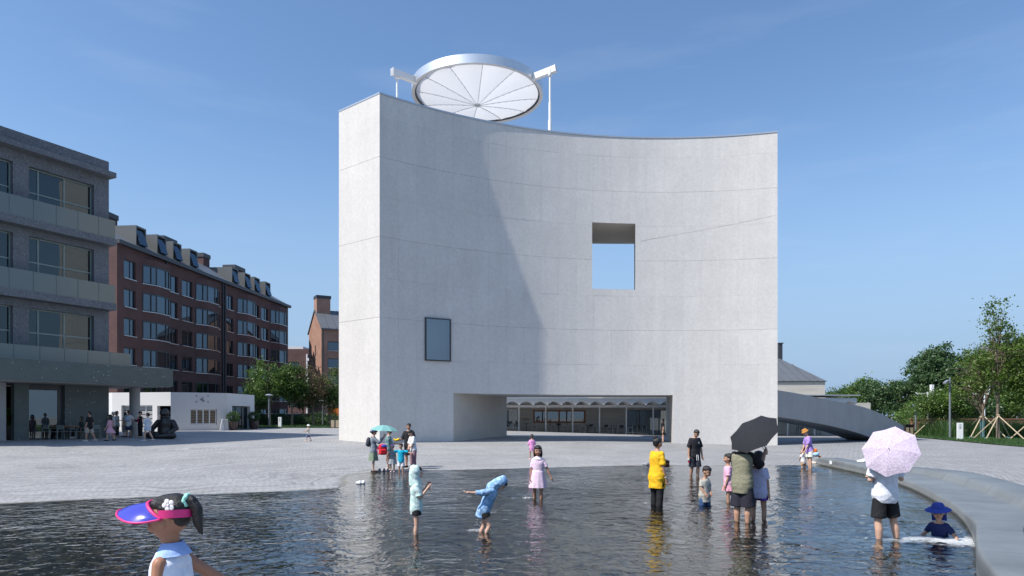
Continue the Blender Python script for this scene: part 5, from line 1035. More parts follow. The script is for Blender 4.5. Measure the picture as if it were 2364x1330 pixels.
def person(label, pos, H, yaw, kind='m', hd=None, lean=0, head=(0,0), arms=(AD,AD), legs=(LS,LS), wear=(), hair='short', hairmat='hair', skin=(.50,.29,.20), vox=None, seat=None, hat=None, foot=None, group=None, feet=True, sink=0.0, build=1.0, name='person', roll=0):
    hd = hd or {'m':.132,'f':.136,'k':.165,'t':.205}[kind]; leg = {'m':.50,'f':.50,'k':.465,'t':.40}[kind]; vox = vox or max(H/150, .007)
    sw = {'m':.112,'f':.097,'k':.103,'t':.112}[kind]*H*build; hw = {'m':.052,'f':.056,'k':.055,'t':.062}[kind]*H
    hh = hd*H; chin = H-hh; zs = chin-.30*hh; zh = leg*H; T = zs-zh; ank = .042*H; lt = (zh-ank)*.52; ls = (zh-ank)*.48
    la, lf = .172*H*(.93 if kind in 'kt' else 1), .150*H*(.93 if kind in 'kt' else 1); th = {'m':1.0,'f':.92,'k':.92,'t':1.15}[kind]
    J = {}
    low = 0
    for s, (a, b) in zip((-1,1), legs):
        hp = Vector((s*hw,0,0)); kn = hp + vn((a[0]*s,a[1],a[2]))*lt; an = kn + vn((b[0]*s,b[1],b[2]))*ls; J[s,'leg'] = (hp,kn,an); low = min(low, an.z)
    hz = (ank-low) if seat is None else seat
    Rl = Matrix.Rotation(-R(lean),3,'X') @ Matrix.Rotation(R(roll),3,'Y'); P = Vector((0,0,hz))
    def up(v): return P + Rl @ Vector(v)
    for s in (-1,1): J[s,'leg'] = tuple(P+v for v in J[s,'leg'])
    for s, (a, b) in zip((-1,1), arms):
        sh = Vector((s*(sw-.020*H),0,T-.030*H)); el = sh + vn((a[0]*s,a[1],a[2]))*la; wr = el + vn((b[0]*s,b[1],b[2]))*lf
        J[s,'arm'] = (up(sh),up(el),up(wr)); J[s,'hd'] = (Rl @ vn((b[0]*s,b[1],b[2])))
    Rh = Rl @ Matrix.Rotation(R(head[0]),3,'Z') @ Matrix.Rotation(-R(head[1]),3,'X'); NB = up((0,.0,T+.10*hh))
    def hp_(v): return NB + Rh @ Vector((v[0]*hh, v[1]*hh, v[2]*hh))        # head frame: origin at neck base, chin at .20
    def torso(k=1.0, add=0.0, lo=-.16, hi=1.05, dy=0):
        fr = [(-.22,.070,.056),(-.10,.082,.062),(.0,.087,.064),(.25,.079,.058),(.5,.079,.059),(.75,.090,.060),(.9,.084,.053),(.98,.062,.043),(1.05,.038,.034)]
        if kind == 'f': fr = [(-.22,.074,.060),(-.10,.088,.066),(.0,.090,.066),(.25,.076,.055),(.5,.069,.053),(.75,.078,.062),(.9,.074,.050),(.98,.056,.040),(1.05,.034,.031)]
        if kind == 't': fr = [(a,b*1.12,c*1.22) for a,b,c in fr]
        if kind == 'k': fr = [(a,b*.98,c*1.02) for a,b,c in fr]
        f_ = np.array(fr); out = []
        for q in np.linspace(lo, hi, 12):
            rx = np.interp(q, f_[:,0], f_[:,1])*H*k*build+add; ry = np.interp(q, f_[:,0], f_[:,2])*H*k*build+add
            out.append([up((rx*math.copysign(abs(math.cos(t))**.85,math.cos(t)), ry*math.copysign(abs(math.sin(t))**.85,math.sin(t))+dy, q*T)) for t in [2*math.pi*i/20 for i in range(20)]])
        return out
    root = empty(name, (pos[0],pos[1],pos[2]-sink), R(yaw), label, 'person', group)
    sk = skin_mat(skin)
    mb = MB(); mb.loft(torso())
    mb.cap(up((0,0,T*.93)), NB+Rh@Vector((0,.02*hh,.28*hh)), .027*H*th+.003, .21*hh)
    for s in (-1,1):
        a,b,c = J[s,'leg']; r = .049*H*th; mb.cap(a,b,r,.033*H*th); m_ = b.lerp(c,.32); back_ = Vector((0,-.006*H,0)); mb.cap(b,m_+back_,.032*H*th,.034*H*th); mb.cap(m_+back_,c,.034*H*th,.0195*H*th)
        a,b,c = J[s,'arm']; mb.cap(a,b,.029*H*th,.0225*H*th); mb.cap(b,b.lerp(c,.3),.0225*H*th,.0235*H*th); mb.cap(b.lerp(c,.3),c,.0235*H*th,.0155*H*th)
        hdv = J[s,'hd']; mb.cap(c, c+hdv*.042*H, .018*H*th, .020*H*th)
        if feet:
            a,b,c = J[s,'leg']; sd = (c-b).normalized(); fw = Vector((s*.18,1,0)).normalized()
            if abs(sd.z) < .75: fw = (fw*.55 + Vector((0,.0,-.8 if sd.y < 0 else .8))).normalized()
            hl_ = c+Vector((0,0,-.020*H))-fw*.028*H; mb.cap(hl_, c+fw*.05*H-Vector((0,0,.018*H)), .022*H, .021*H); mb.cap(c+fw*.05*H-Vector((0,0,.018*H)), c+fw*.098*H-Vector((0,0,.028*H)), .022*H, .014*H)
    # head
    def he(c, r): mb.ell(hp_(c), (r[0]*hh,r[1]*hh,r[2]*hh), 18, 12, rot=Rh)
    he((0,-.02,.74),(.375,.43,.45)); he((0,.08,.46),(.29,.30,.26)); he((0,.20,.34),(.17,.15,.11)); he((0,.05,.62),(.345,.36,.32))
    mb.cap(hp_((0,.40,.66)), hp_((0,.475,.535)), .035*hh, .060*hh, 8)
    for s in (-1,1): he((s*.375,-.03,.60),(.045,.085,.13)); he((s*.15,.33,.50),(.12,.10,.12))
    body = remesh(mb, vox, 'body', [sk, M['eye'], M['lip']], 2)
    ex = MB()                                            # fingers, eyes, brows and mouth joined into the same body
    for s in (-1,1):
        c = J[s,'arm'][2]; hdv = J[s,'hd']; el = J[s,'arm'][1]
        side = Vector((0,1,0)) - hdv*hdv.y; side = side.normalized() if side.length > .2 else Vector((1,0,0)); nb_ = hdv.cross(side).normalized()*(-s)
        for q, ln in ((-1.35,.040),(-.45,.048),(.45,.051),(1.3,.046)):
            b0 = c + hdv*.048*H + side*q*.0095*H; b1 = b0 + (hdv + nb_*-.25)*ln*H*.5; b2 = b1 + (hdv*.75 + nb_*-.75)*ln*H*.5
            ex.tube([b0,b1,b2], [.0062*H,.0058*H,.0045*H], 6)
        b0 = c + hdv*.018*H + side*.014*H; b1 = b0 + (hdv*.5+side*.9)*.026*H; b2 = b1 + (hdv*.95+side*.25)*.022*H; ex.tube([b0,b1,b2], [.0075*H,.0068*H,.005*H], 6)
        ex.ell(hp_((s*.15,.385,.655)), (.058*hh,.03*hh,.026*hh), 8, 5, 1, rot=Rh); ex.tube([hp_((s*.07,.42,.745)),hp_((s*.15,.415,.765)),hp_((s*.23,.355,.745))], .012*hh, 5, 1)
    ex.tube([hp_((-.11,.375,.395)),hp_((0,.43,.385)),hp_((.11,.375,.395))], [.012*hh,.026*hh,.012*hh], 6, 2)
    xm = ex.mesh('x', [sk, M['eye'], M['lip']], 'all'); bm = bmesh.new(); bm.from_mesh(body); bm.from_mesh(xm); bm.to_mesh(body); bm.free(); bpy.data.meshes.remove(xm)
    body.polygons.foreach_set('use_smooth', [True]*len(body.polygons)); link('body', body, root)
    seed = int(abs(pos[0]*977+pos[1]*131)) % 9999
    for wi, wd in enumerate(wear):
        w_ = dict(wd); t_ = w_['t']; mat = w_['m'] if 'm' in w_ else fab(w_['c'], w_.get('v',.10)); nm = w_.get('n', t_); mb = MB()
        if t_ in ('shirt','jacket','hoodie'):
            ease = w_.get('e', .10); lo = w_.get('hem', -.28); rr = torso(1+ease, .006*H, lo, w_.get('hi', .985)); fl = w_.get('fl', .0)
            if fl:
                r2 = []
                for i, ring in enumerate(rr):
                    cc = sum((Vector(p) for p in ring), Vector())/len(ring); r2.append([cc+(p-cc)*(1+fl*(1-i/11)**2) for p in ring])
                rr = r2
            mb.loft(rr); sl_ = w_.get('sl', .62)
            for s in (-1,1):
                a,b,c = J[s,'arm']; k_ = w_.get('sr', 1.0)
                if sl_ > 0: mb.ell(a, (.0315*H*min(k_,1.05),)*3, 12, 8)
                if sl_ > 0:
                    e1 = a.lerp(b, min(sl_,1)); mb.tube([a, a.lerp(e1,.35), e1], [.0305*H*min(k_,1.05),.034*H*k_,.0375*H*k_], 14)
                    if sl_ > 1: mb.ell(b,(.032*H*k_,)*3,12,8); mb.tube([b, b.lerp(c,sl_-1)], [.032*H*k_,.027*H*k_], 14)
            if t_ == 'hoodie':
                mb.ell(hp_((0,-.13,.76)), (.48*hh,.47*hh,.53*hh), 18, 12, rot=Rh); mb.ell(hp_((0,-.26,.98)), (.28*hh,.32*hh,.32*hh), 14, 9, rot=Rh); mb.cap(hp_((0,-.13,.02)), hp_((0,-.16,.72)), .45*hh, .45*hh, 16); mb.cap(hp_((0,-.05,-.15)), hp_((0,-.12,.15)), .50*hh, .45*hh, 16)
            me_ = remesh(mb, vox, nm, mat, 2); wrinkle(me_, w_.get('wr', .0048)*H/1.2, H, seed+wi)
        elif t_ in ('shorts','trousers'):
            ln = w_.get('ln', .8); mb.loft(torso(1.03, .004*H, -.20, w_.get('top', .12)))
            for s in (-1,1):
                a,b,c = J[s,'leg']; w1 = w_.get('w', 1.0)
                e1 = a.lerp(b, min(ln,1)); mb.ell(a,(.053*H,.056*H,.05*H),14,8); mb.tube([a, a.lerp(e1,.5), e1], [.053*H,.055*H*(.5+.5*w1),.056*H*w1 if ln <= 1 else .046*H*w1], 16)
                if ln > 1: mb.ell(b,(.047*H*w1,)*3,12,8); mb.tube([b, b.lerp(c,ln-1)], [.046*H*w1,.043*H*w1], 14)
            me_ = remesh(mb, vox, nm, mat, 2); wrinkle(me_, w_.get('wr', .003)*H/1.2, H, seed+wi, .8)
        elif t_ in ('skirt','dress'):
            z1 = w_.get('top', .12); hem = w_['hem']*H; fl = w_.get('fl', 1.5); np_ = w_.get('pl', 9); rr = []
            sx_ = torso(1.08,.008*H,z1,z1+.01)[0]; cx = sum((Vector(p) for p in sx_), Vector())/len(sx_)
            N_ = 40; z_top = cx.z
            for i in range(9):
                f_ = i/8; z = z_top+(hem-z_top)*f_; k_ = 1+(fl-1)*f_**.8; ring = []
                for q in range(N_):
                    tt = 2*math.pi*q/N_; pl_ = 1+.07*f_*math.cos(np_*tt+.6*math.sin(2*tt+seed)); ring.append((cx.x*(1-f_)+math.cos(tt)*.092*H*k_*pl_, cx.y*(1-f_)+math.sin(tt)*.074*H*k_*pl_+w_.get('sway',0)*f_*f_*H, z))
                rr.append(ring)
            mb.loft(rr, True, False); me_ = mb.mesh(nm, mat, 'all')
        elif t_ == 'shoes':
            me_ = None
            for s in (-1,1):
                a,b,c = J[s,'leg']; fw = Vector((s*.18,1,0)).normalized(); mb = MB(); g_ = c-Vector((0,0,.024*H))
                sd = (c-b).normalized()
                if abs(sd.z) < .75: fw = (fw*.55 + Vector((0,0,-.8 if sd.y < 0 else .8))).normalized()
                mb.cap(g_-fw*.032*H, g_+fw*.05*H, .027*H, .026*H); mb.cap(g_+fw*.05*H, g_+fw*.10*H-Vector((0,0,.006*H)), .026*H, .019*H)
                if w_.get('high'): mb.cap(c, c-Vector((0,0,.02*H)), .026*H, .028*H)
                link('shoe', remesh(mb, vox*.9, 'shoe', mat, 1), root)
            continue
        elif t_ == 'backpack':
            mb.ell(up((0,-.105*H,T*.62)), (.085*H,.062*H,.115*H), 16, 10); mb.ell(up((0,-.135*H,T*.48)), (.062*H,.045*H,.06*H), 14, 8)
            for s in (-1,1): mb.tube([up((s*.055*H,-.06*H,T*.98)),up((s*.06*H,.03*H,T*1.01)),up((s*.066*H,.075*H,T*.72)),up((s*.08*H,.0,T*.36)),up((s*.06*H,-.08*H,T*.34))], .011*H, 6)
            me_ = remesh(mb, vox, nm, mat, 2)
        elif t_ == 'collar':
            ck = w_.get('k', 1.0); mb.loft([[hp_((rx*ck*math.cos(q),ry*ck*math.sin(q)-.04,z)) for q in [2*math.pi*i/20 for i in range(20)]] for rx,ry,z in ((.54,.47,-.15),(.42,.38,-.02),(.29,.28,.13),(.26,.25,.13))], False, False); me_ = mb.mesh(nm, mat, 'all')
        elif t_ == 'strings':
            for s in (-1,1): mb.tube([up((s*.014*H,.088*H,.02*T)),up((s*.016*H,.098*H,-.1*T)),up((s*.018*H,.10*H,-.30*T))], .0055*H, 6)
            me_ = mb.mesh(nm, mat, True)
        elif t_ == 'bracelet':
            a,b,c = J[1,'arm']; d_ = (c-b).normalized(); mb.tube([c-d_*.015*H, c-d_*.004*H], .021*H, 12); me_ = mb.mesh(nm, mat, True)
        elif t_ == 'print':
            mb.box(*[v*H for v in w_['b'][:4]], 0, 0.001); mb.v = [tuple(up((x, w_['y']*H, T*w_['z']+y))) for x,y,z in mb.v]; me_ = mb.mesh(nm, mat)
        link(nm, me_, root)
    # hair
    if hair:
        mb = MB(); hm = M[hairmat]
        def hl2(c, r): mb.ell(hp_(c), (r[0]*hh,r[1]*hh,r[2]*hh), 18, 12, rot=Rh)
        if hair == 'girl': hl2((0,-.12,.87),(.40,.41,.36)); hl2((0,.02,.98),(.35,.38,.23)); hl2((0,-.26,.68),(.30,.20,.24))
        elif hair in ('short','boy'): hl2((0,-.09,.84),(.405,.43,.385)); hl2((0,.02,.96),(.35,.38,.24)); hl2((0,-.20,.62),(.33,.25,.25))
        else:
            hl2((0,-.10,.80),(.415,.44,.44)); hl2((0,.03,.95),(.36,.38,.26)); hl2((0,-.20,.58),(.34,.26,.30))
        if hair == 'long':
            hl2((0,-.26,.35),(.36,.22,.55)); 
            for s in (-1,1): hl2((s*.36,-.02,.42),(.10,.18,.42))
        if hair == 'pony': mb.cap(hp_((0,-.40,.90)), hp_((0,-.62,.80)), .13*hh, .16*hh); mb.cap(hp_((0,-.62,.80)), hp_((0,-.66,.28)), .16*hh, .12*hh); mb.cap(hp_((0,-.66,.28)), hp_((0,-.55,-.25)), .12*hh, .04*hh)
        if hair == 'bun': mb.ell(hp_((0,-.36,1.20)), (.19*hh,)*3, 14, 9, rot=Rh); mb.cap(hp_((0,-.2,1.0)), hp_((0,-.34,1.15)), .16*hh, .12*hh)
        if hair == 'lowbun': mb.ell(hp_((0,-.52,.66)), (.20*hh,)*3, 14, 9, rot=Rh)
        me_ = remesh(mb, vox*.9, 'hair', hm, 1); wrinkle(me_, .006*hh, H*.5, seed, 2.0); link('hair', me_, root)
    if hat:
        mb = MB(); t_ = hat['t']; mat = hat['m'] if 'm' in hat else fab(hat['c'], .08)
        def lat(prof, z0, dy=-.03, n=28, tilt=0, ell=1.12):
            for_ = []
            for r,z in prof: for_.append([hp_((r*math.cos(q)*.95, r*math.sin(q)*ell*.95+dy+tilt*z, z0+z-tilt*r*math.sin(q))) for q in [2*math.pi*i/n for i in range(n)]])
            mb.loft(for_, True, True)
        if t_ == 'bucket': b_ = hat.get('b', .62); lat([(.40,.02),(b_,-.14),(b_+.01,-.11),(.44,.06),(.42,.22),(.36,.33),(.2,.37)], .93)
        if t_ == 'sun': b_ = hat.get('b', .85); lat([(.40,.0),(b_*.8,-.04),(b_,-.14),(b_,-.11),(b_*.8,.0),(.43,.05),(.41,.24),(.33,.36),(.16,.40)], .92)
        if t_ == 'cap':
            lat([(.43,-.10),(.445,.08),(.40,.24),(.28,.36),(.1,.40)], .93); rr = []
            for k in range(2): rr.append([hp_((.36*math.cos(q), .30+.46*math.sin(q) , .90-.14*math.sin(q)+k*.03)) for q in [math.pi*i/14 for i in range(15)]])
            mb.loft([rr[0],rr[1]], False, False, closed=False); mb.poly(rr[1]); mb.poly(rr[0])
        hm_ = mb.mesh('hat', mat, True); h_ = link('hat', hm_, root)
        if hat.get('flap'):
            mb = MB(); mb.loft([[hp_((x*1.0, -.30-.16*math.cos(x*2.2)+(0 if z > .3 else -.05), z)) for x in np.linspace(-.46,.46,13)] for z in (.92,.6,.25,-.08)], False, False, closed=False); fm = mb.mesh('neck_flap', mat, 'all'); link('neck_flap', fm, root)
    root['joint'] = ''; del root['joint']
    return root, J, hp_, up, hh, T
def hand_world(res, s, f=.05):
    root, J = res[0], res[1]; c = J[s,'arm'][2] + J[s,'hd']*f; m = Matrix.Translation(root.location) @ Matrix.Rotation(root.rotation_euler.z,4,'Z'); return m @ c
def umbrella(label, grip, axis, r, col, L_=.6, depth=.30, fabric=None, group=None):
    axis = Vector(axis).normalized(); q = Vector((0,0,1)).rotation_difference(axis); top = Vector(grip)+axis*L_
    root = empty('umbrella', tuple(top-axis*L_), 0, label, 'umbrella', group); mat = fabric or fab(col, .05); base = top-axis*L_
    def tw(v): return tuple(q @ Vector(v) + (top-base))
    def cv(a, f, sag=0): return (r*f*math.cos(a)*(1-.10*sag*f), r*f*math.sin(a)*(1-.10*sag*f), -depth*r*(f**1.9)+ -.05*r*sag*f*(1-f))
    for k in range(8):
        mb = MB(); rings = []
        for i in range(8):
            f = .01+.99*i/7; rings.append([tw(cv(2*math.pi*(k+j/6)/8, f, math.sin(math.pi*j/6))) for j in range(7)])
        mb.loft(rings, False, False, closed=False); mb.build('canopy_panel', mat, root, 'all')
        mb = MB(); mb.tube([tw(Vector(cv(2*math.pi*k/8, f)) - Vector((0,0,.008))) for f in (.02,.3,.6,.85,1.01)], .004, 5); mb.tube([tw(Vector(cv(2*math.pi*k/8, .5)) - Vector((0,0,.012))), tw((0,0,-.42*r))], .003, 5); mb.build('rib', M['black'], root)
    mb = MB(); mb.tube([tw((0,0,.05)),tw((0,0,-.02)),tw((0,0,-L_))], [.004,.008,.007], 8); mb.build('shaft', M['lampgrey'], root, True)
    mb = MB(); mb.tube([tw((0,0,-L_+.03)),tw((0,0,-L_-.04)),tw((0,0,-L_-.08))], [.012,.016,.013], 8); mb.build('handle', M['black'], root, True)
    return root
# ---------------------------------------------------------------- the bronze seated figure
sp = on_ground(381, 1012.5); sc_ = 1.0
scu = empty('seated_bronze_sculpture', tuple(sp), R(180-6), 'large dark bronze sculpture of a seated figure with helmet-like head beside the column', 'sculpture')
mb = MB()
mb.loft([[(rx*math.cos(t),ry*math.sin(t)+dy,z) for t in [2*math.pi*i/24 for i in range(24)]] for rx,ry,z,dy in ((.40,.34,.10,-.1),(.50,.40,.35,-.1),(.47,.36,.65,-.1),(.52,.36,.95,-.08),(.44,.30,1.10,-.06),(.24,.22,1.22,-.02),(.20,.2,1.3,0))])
for s in (-1,1):
    mb.cap((s*.30,.05,.20),(s*.78,.42,.19),.24,.20); mb.cap((s*.78,.42,.19),(s*.10,.66,.15),.20,.14); mb.cap((s*.10,.66,.13),(-s*.22,.62,.12),.13,.10)
    mb.cap((s*.48,-.06,1.00),(s*.76,.05,.62),.17,.15); mb.cap((s*.76,.05,.62),(s*.58,.40,.42),.15,.11); mb.ell((s*.52,.48,.40),(.12,.13,.10))
    for k in range(4): mb.cap((s*(.46+.05*k),.54,.42),(s*(.44+.055*k),.64,.33),.035,.028,8)
mb.ell((0,.05,1.56),(.275,.28,.27),20,14); mb.ell((0,.0,1.30),(.30,.27,.08),20,8); mb.ell((.24,-.1,1.36),(.12,.14,.10)); mb.ell((0,.30,1.54),(.17,.05,.14))
link('figure', remesh(mb, .022, 'figure', M['bronze'], 3), scu)

# ---------------------------------------------------------------- people in and round the pool
WADE = []
def W(px, py): p = on_ground(px, py, True); WADE.append((p[0], p[1])); return p
WK = (((.02,.32,-1),(.02,.02,-1)),((.02,-.22,-1),(.02,-.55,-1)))
def sh(c, **k): return dict(t='shirt', c=c, **k)
white = (.78,.78,.78); blk = (.016,.016,.018); tan = (.44,.25,.165); lt = (.58,.36,.26)
M['mint'] = pattern_fab((.50,.66,.62), (.62,.74,.70), 16); M['bluehood'] = pattern_fab((.20,.37,.60), (.38,.53,.70), 20)
person('child in a mint hooded top and black shorts standing with raised hands in the water', W(961,1231), 1.40, -78, 'k', arms=(((.10,.35,-.9),(-.15,.55,.85)),((.12,.25,-.95),(-.10,.6,.75))), legs=(((.0,.04,-1),(0,-.02,-1)),((.0,.0,-1),(0,-.05,-1))), wear=(dict(t='hoodie',m=M['mint'],hem=-.26,sl=.85,e=.20,sr=1.15,n='hooded_top'), dict(t='shorts',c=blk,ln=.38,w=1.15)), hair='short', skin=lt, head=(0,4))
person('child in a pale blue hooded jacket bending forward while wading', W(1117,1229), 1.33, -92, 'k', lean=24, head=(0,38), arms=(((.2,-.3,-.9),(.1,.1,-1)),((.35,-.75,-.45),(.15,-.9,-.35))), legs=(((.02,-.02,-1),(0,-.38,-1)),((.02,.42,-1),(0,-.42,-1))), wear=(dict(t='hoodie',m=M['bluehood'],hem=-.34,sl=1.5,e=.30,sr=1.25,n='hooded_jacket'), dict(t='shorts',c=blk,ln=.45,w=1.2)), hair='short', skin=lt)
person('girl in a pale pink short-sleeved dress walking through the water towards the camera', W(1242,1151), 1.55, 172, 'k', head=(8,3), arms=(((.50,-.05,-1),(.45,.10,-1)),((.14,.05,-1),(.05,.18,-1))), legs=(((.0,.14,-1),(0,-.05,-1)),((.02,-.10,-1),(0,-.30,-1))), wear=(sh((.72,.55,.66),hem=.36,sl=.75,e=.10,n='bodice'), dict(t='dress',c=(.72,.55,.66),hem=.31,fl=1.62,top=.42,n='skirt',pl=11), dict(t='collar',c=(.78,.68,.74))), hair='long', skin=(.36,.19,.125))
person('small girl in a pink shirt seen from behind on the paving', on_ground(1228,1061), 1.18, 8, 'k', arms=(((.35,.1,-.9),(-.5,.6,-.4)),((.35,.1,-.9),(-.5,.6,-.4))), legs=WK, wear=(sh((.70,.30,.55),hem=-.35,sl=1.2,e=.2), dict(t='shorts',c=(.03,.03,.035),ln=.3), dict(t='shoes',c=(.7,.4,.5))), hair='lowbun', skin=tan)
yw = person('woman in a yellow T-shirt and black trousers with her hair in a bun, wading', W(1517,1166), 1.80, -52, 'f', head=(-12,6), arms=(((.12,.15,-1),(-.35,.8,.1)),((.15,-.06,-1),(.12,.22,-1))), legs=(((.0,.04,-1),(0,-.02,-1)),((.02,-.06,-1),(.02,-.14,-1))), wear=(sh((.80,.46,.02),hem=-.50,sl=.9,e=.26,sr=1.2,fl=.14,n='yellow_shirt'), dict(t='trousers',c=blk,ln=1.97,w=1.0), dict(t='bracelet',c=(.7,.7,.68))), hair='bun', skin=tan)
mn_ = person('man in a black T-shirt and long black shorts looking down at the water', W(1604,1098), 1.83, 196, 'm', head=(10,34), arms=(((.20,.05,-1),(.10,.14,-1)),((.22,.0,-1),(.10,.16,-1))), legs=(((.02,.10,-1),(0,-.06,-1)),((.02,-.02,-1),(.0,-.25,-1))), wear=(sh((.022,.021,.026),hem=-.20,sl=.9,e=.18,sr=1.25,n='black_shirt'), dict(t='shorts',c=(.03,.032,.042),ln=.97,w=1.22), dict(t='strings',c=white,n='drawstring'), dict(t='print',c=(.6,.62,.62),b=(-.055,-.025,-.02,.02),y=.078,z=.72,n='chest_print')), hair='short', skin=tan)
hw_ = hand_world(mn_, 1, .10); cu = empty('drink_cup', tuple(hw_-Vector((0,0,.12))), 0, 'clear cup of red drink held by the man in black', 'cup'); mb = MB(); mb.lathe([(.028,-.02),(.034,.05)], n=12); mb.build('drink', fab((.55,.03,.06)), cu, True); mb = MB(); mb.lathe([(.035,.051),(.042,.14),(.043,.145)], n=12); mb.build('cup', M['signwhite'], cu, True)
person('toddler in a loose grey T-shirt and wide denim shorts standing in the water', W(1627,1167), 1.15, 212, 't', head=(8,22), arms=(((.30,.05,-1),(-.45,.55,-.6)),((.25,.15,-1),(-.15,.55,-.7))), legs=(((.06,.03,-1),(0,-.04,-1)),((.06,.0,-1),(0,-.04,-1))), wear=(sh((.40,.39,.35),hem=-.42,sl=.85,e=.20,sr=1.2,n='grey_shirt',fl=.22), dict(t='shorts',c=(.045,.09,.20),ln=1.25,w=1.42,v=.35)), hair='boy', skin=tan)
person('girl in a pink T-shirt and pink shorts with a ponytail striding left in the water', W(1681,1160), 1.40, 82, 'k', arms=(((.10,.10,-1),(.0,.30,-.9)),((.1,-.1,-1),(.0,.1,-1))), legs=(((.02,.06,-1),(0,-.02,-1)),((.02,-.42,-1),(.0,-1,-.42))), wear=(sh((.74,.42,.56),hem=-.16,sl=.85,e=.16,sr=1.15,n='pink_shirt'), dict(t='skirt',c=(.78,.36,.46),hem=.36,fl=1.32,top=.02,n='pleated_shorts')), hair='pony', skin=tan)
om = person('man in an olive and black T-shirt and black cargo shorts holding the black umbrella', W(1714,1205), 1.93, -48, 'm', head=(-6,10), arms=(((.15,.55,-.9),(-.8,.6,.05)),((.25,.62,-.62),(-.02,.55,.80))), legs=(((.02,.0,-1),(0,-.03,-1)),((.02,.06,-1),(0,-.05,-1))), wear=(sh((.235,.225,.155),hem=-.30,sl=.22,e=.20,sr=1.0,fl=.12,n='olive_shirt',wr=.004), dict(t='jacket',c=blk,hem=.93,sl=1.0,e=.26,sr=1.35,n='black_sleeves',wr=.001), dict(t='shorts',c=(.024,.024,.034),ln=.98,w=1.32)), hair='short', skin=tan)
person('child in a lavender T-shirt and purple shorts beside the man with the black umbrella', W(1751,1199), 1.60, -25, 'k', head=(0,12), arms=(((.15,.3,-1),(-.4,.7,-.2)),((.16,.02,-1),(.10,-.12,-1))), legs=(((.03,.0,-1),(0,-.03,-1)),((.05,.03,-1),(.0,-.04,-1))), wear=(sh((.58,.55,.72),hem=-.20,sl=.7,e=.24,sr=1.1,fl=.1,n='lavender_shirt'), dict(t='shorts',c=(.15,.075,.36),ln=.42,w=1.1)), hair='short', skin=tan)
person('woman in a purple T-shirt, white shorts and brown hat standing in the far shallows', W(1869,1082), 1.70, 96, 'f', lean=10, head=(-8,20), arms=(((.05,.42,-1),(-.1,.55,-.8)),((.05,.35,-1),(-.1,.55,-.8))), legs=(((.02,.06,-1),(0,-.05,-1)),((.02,-.05,-1),(0,-.08,-1))), wear=(sh((.40,.26,.66),hem=-.20,sl=.9,e=.20,sr=1.15,n='purple_shirt'), dict(t='shorts',c=(.70,.69,.62),ln=.70,w=1.25)), hair='short', hat=dict(t='bucket',c=(.50,.23,.06),b=.58), skin=lt)
person('toddler in a white shirt and tan shorts beside the woman in purple', W(1855,1081), .95, 15, 't', arms=(((.3,.2,-.9),(-.3,.5,-.5)),((.2,.3,-.9),(-.1,.6,.2))), wear=(sh(white,hem=-.3,sl=.8,e=.15), dict(t='shorts',c=(.42,.26,.12),ln=.9,w=1.2)), hair='boy', skin=lt)
wm = person('man in a white T-shirt and black shorts with the pale umbrella, seen from behind', W(2043,1244), 1.92, 12, 'm', head=(0,10), arms=(((.26,.05,-.95),(-.65,.75,.1)),((.30,-.10,-.9),(-.25,.05,.9))), legs=(((.06,.02,-1),(-.02,-.03,-1)),((.20,.05,-1),(.12,-.06,-1))), wear=(sh((.74,.75,.80),hem=-.22,sl=.85,e=.18,sr=1.2,n='white_shirt'), dict(t='shorts',c=(.018,.018,.020),ln=.86,w=1.16)), hair='short', skin=lt, build=1.06)
sb_ = W(2172,1238)
person('boy in a blue sun hat and navy shirt sitting in the water', (sb_[0],sb_[1],ZW-.22), 1.20, 132, 't', seat=.08, head=(12,-6), lean=14, arms=(((.55,.15,-.75),(.45,.55,-.35)),((.55,.05,-.85),(.40,.55,-.35))), legs=(((.12,1,.04),(.05,1,-.12)),((.12,1,.04),(.05,1,-.12))), wear=(sh((.018,.028,.10),hem=-.2,sl=.85,e=.14,sr=1.15,n='navy_shirt'), dict(t='shorts',c=(.02,.02,.05),ln=.7)), hair='boy', hat=dict(t='sun',c=(.045,.075,.33),b=.86,flap=1), skin=tan, feet=False)
# umbrellas over them
M['lilac'] = pattern_fab((.47,.38,.50), (.58,.53,.58), 60)
umbrella('open black umbrella tilted over the man in olive', hand_world(om, 1, .05), (-.60,-.40,.72), .52, (.020,.021,.026), .66)
umbrella('open pale lilac umbrella tilted towards the camera', hand_world(wm, 1, .05), (-.60,-.70,.38), .45, white, .56, fabric=M['lilac'])
# group at the far left shore
wa = person('woman in a grey jacket, long sage dress and lavender hat under the green umbrella', on_ground(862,1090), 1.60, -78, 'f', head=(0,10), arms=(((.1,.15,-1),(-.1,.6,-.5)),((.15,.55,-.45),(-.05,.55,.75))), wear=(dict(t='dress',c=(.20,.25,.18),hem=.27,fl=1.55,top=.1,n='dress',pl=7), dict(t='jacket',c=(.22,.25,.29),hem=-.42,sl=1.9,e=.22,sr=1.2), dict(t='backpack',c=(.045,.05,.065)), dict(t='shoes',c=(.03,.025,.025))), hair='lowbun', hat=dict(t='sun',c=(.36,.35,.58),b=.72), skin=lt)
M['teal_pat'] = pattern_fab((.12,.26,.30), (.30,.34,.34), 18); M['stripe'] = pattern_fab((.42,.44,.46), (.13,.16,.20), 22, 'stripe')
umbrella('open teal green umbrella held flat over the woman in the sage dress', hand_world(wa, 1, .05), (.06,-.04,1), .52, (.20,.42,.40), .42, depth=.36)
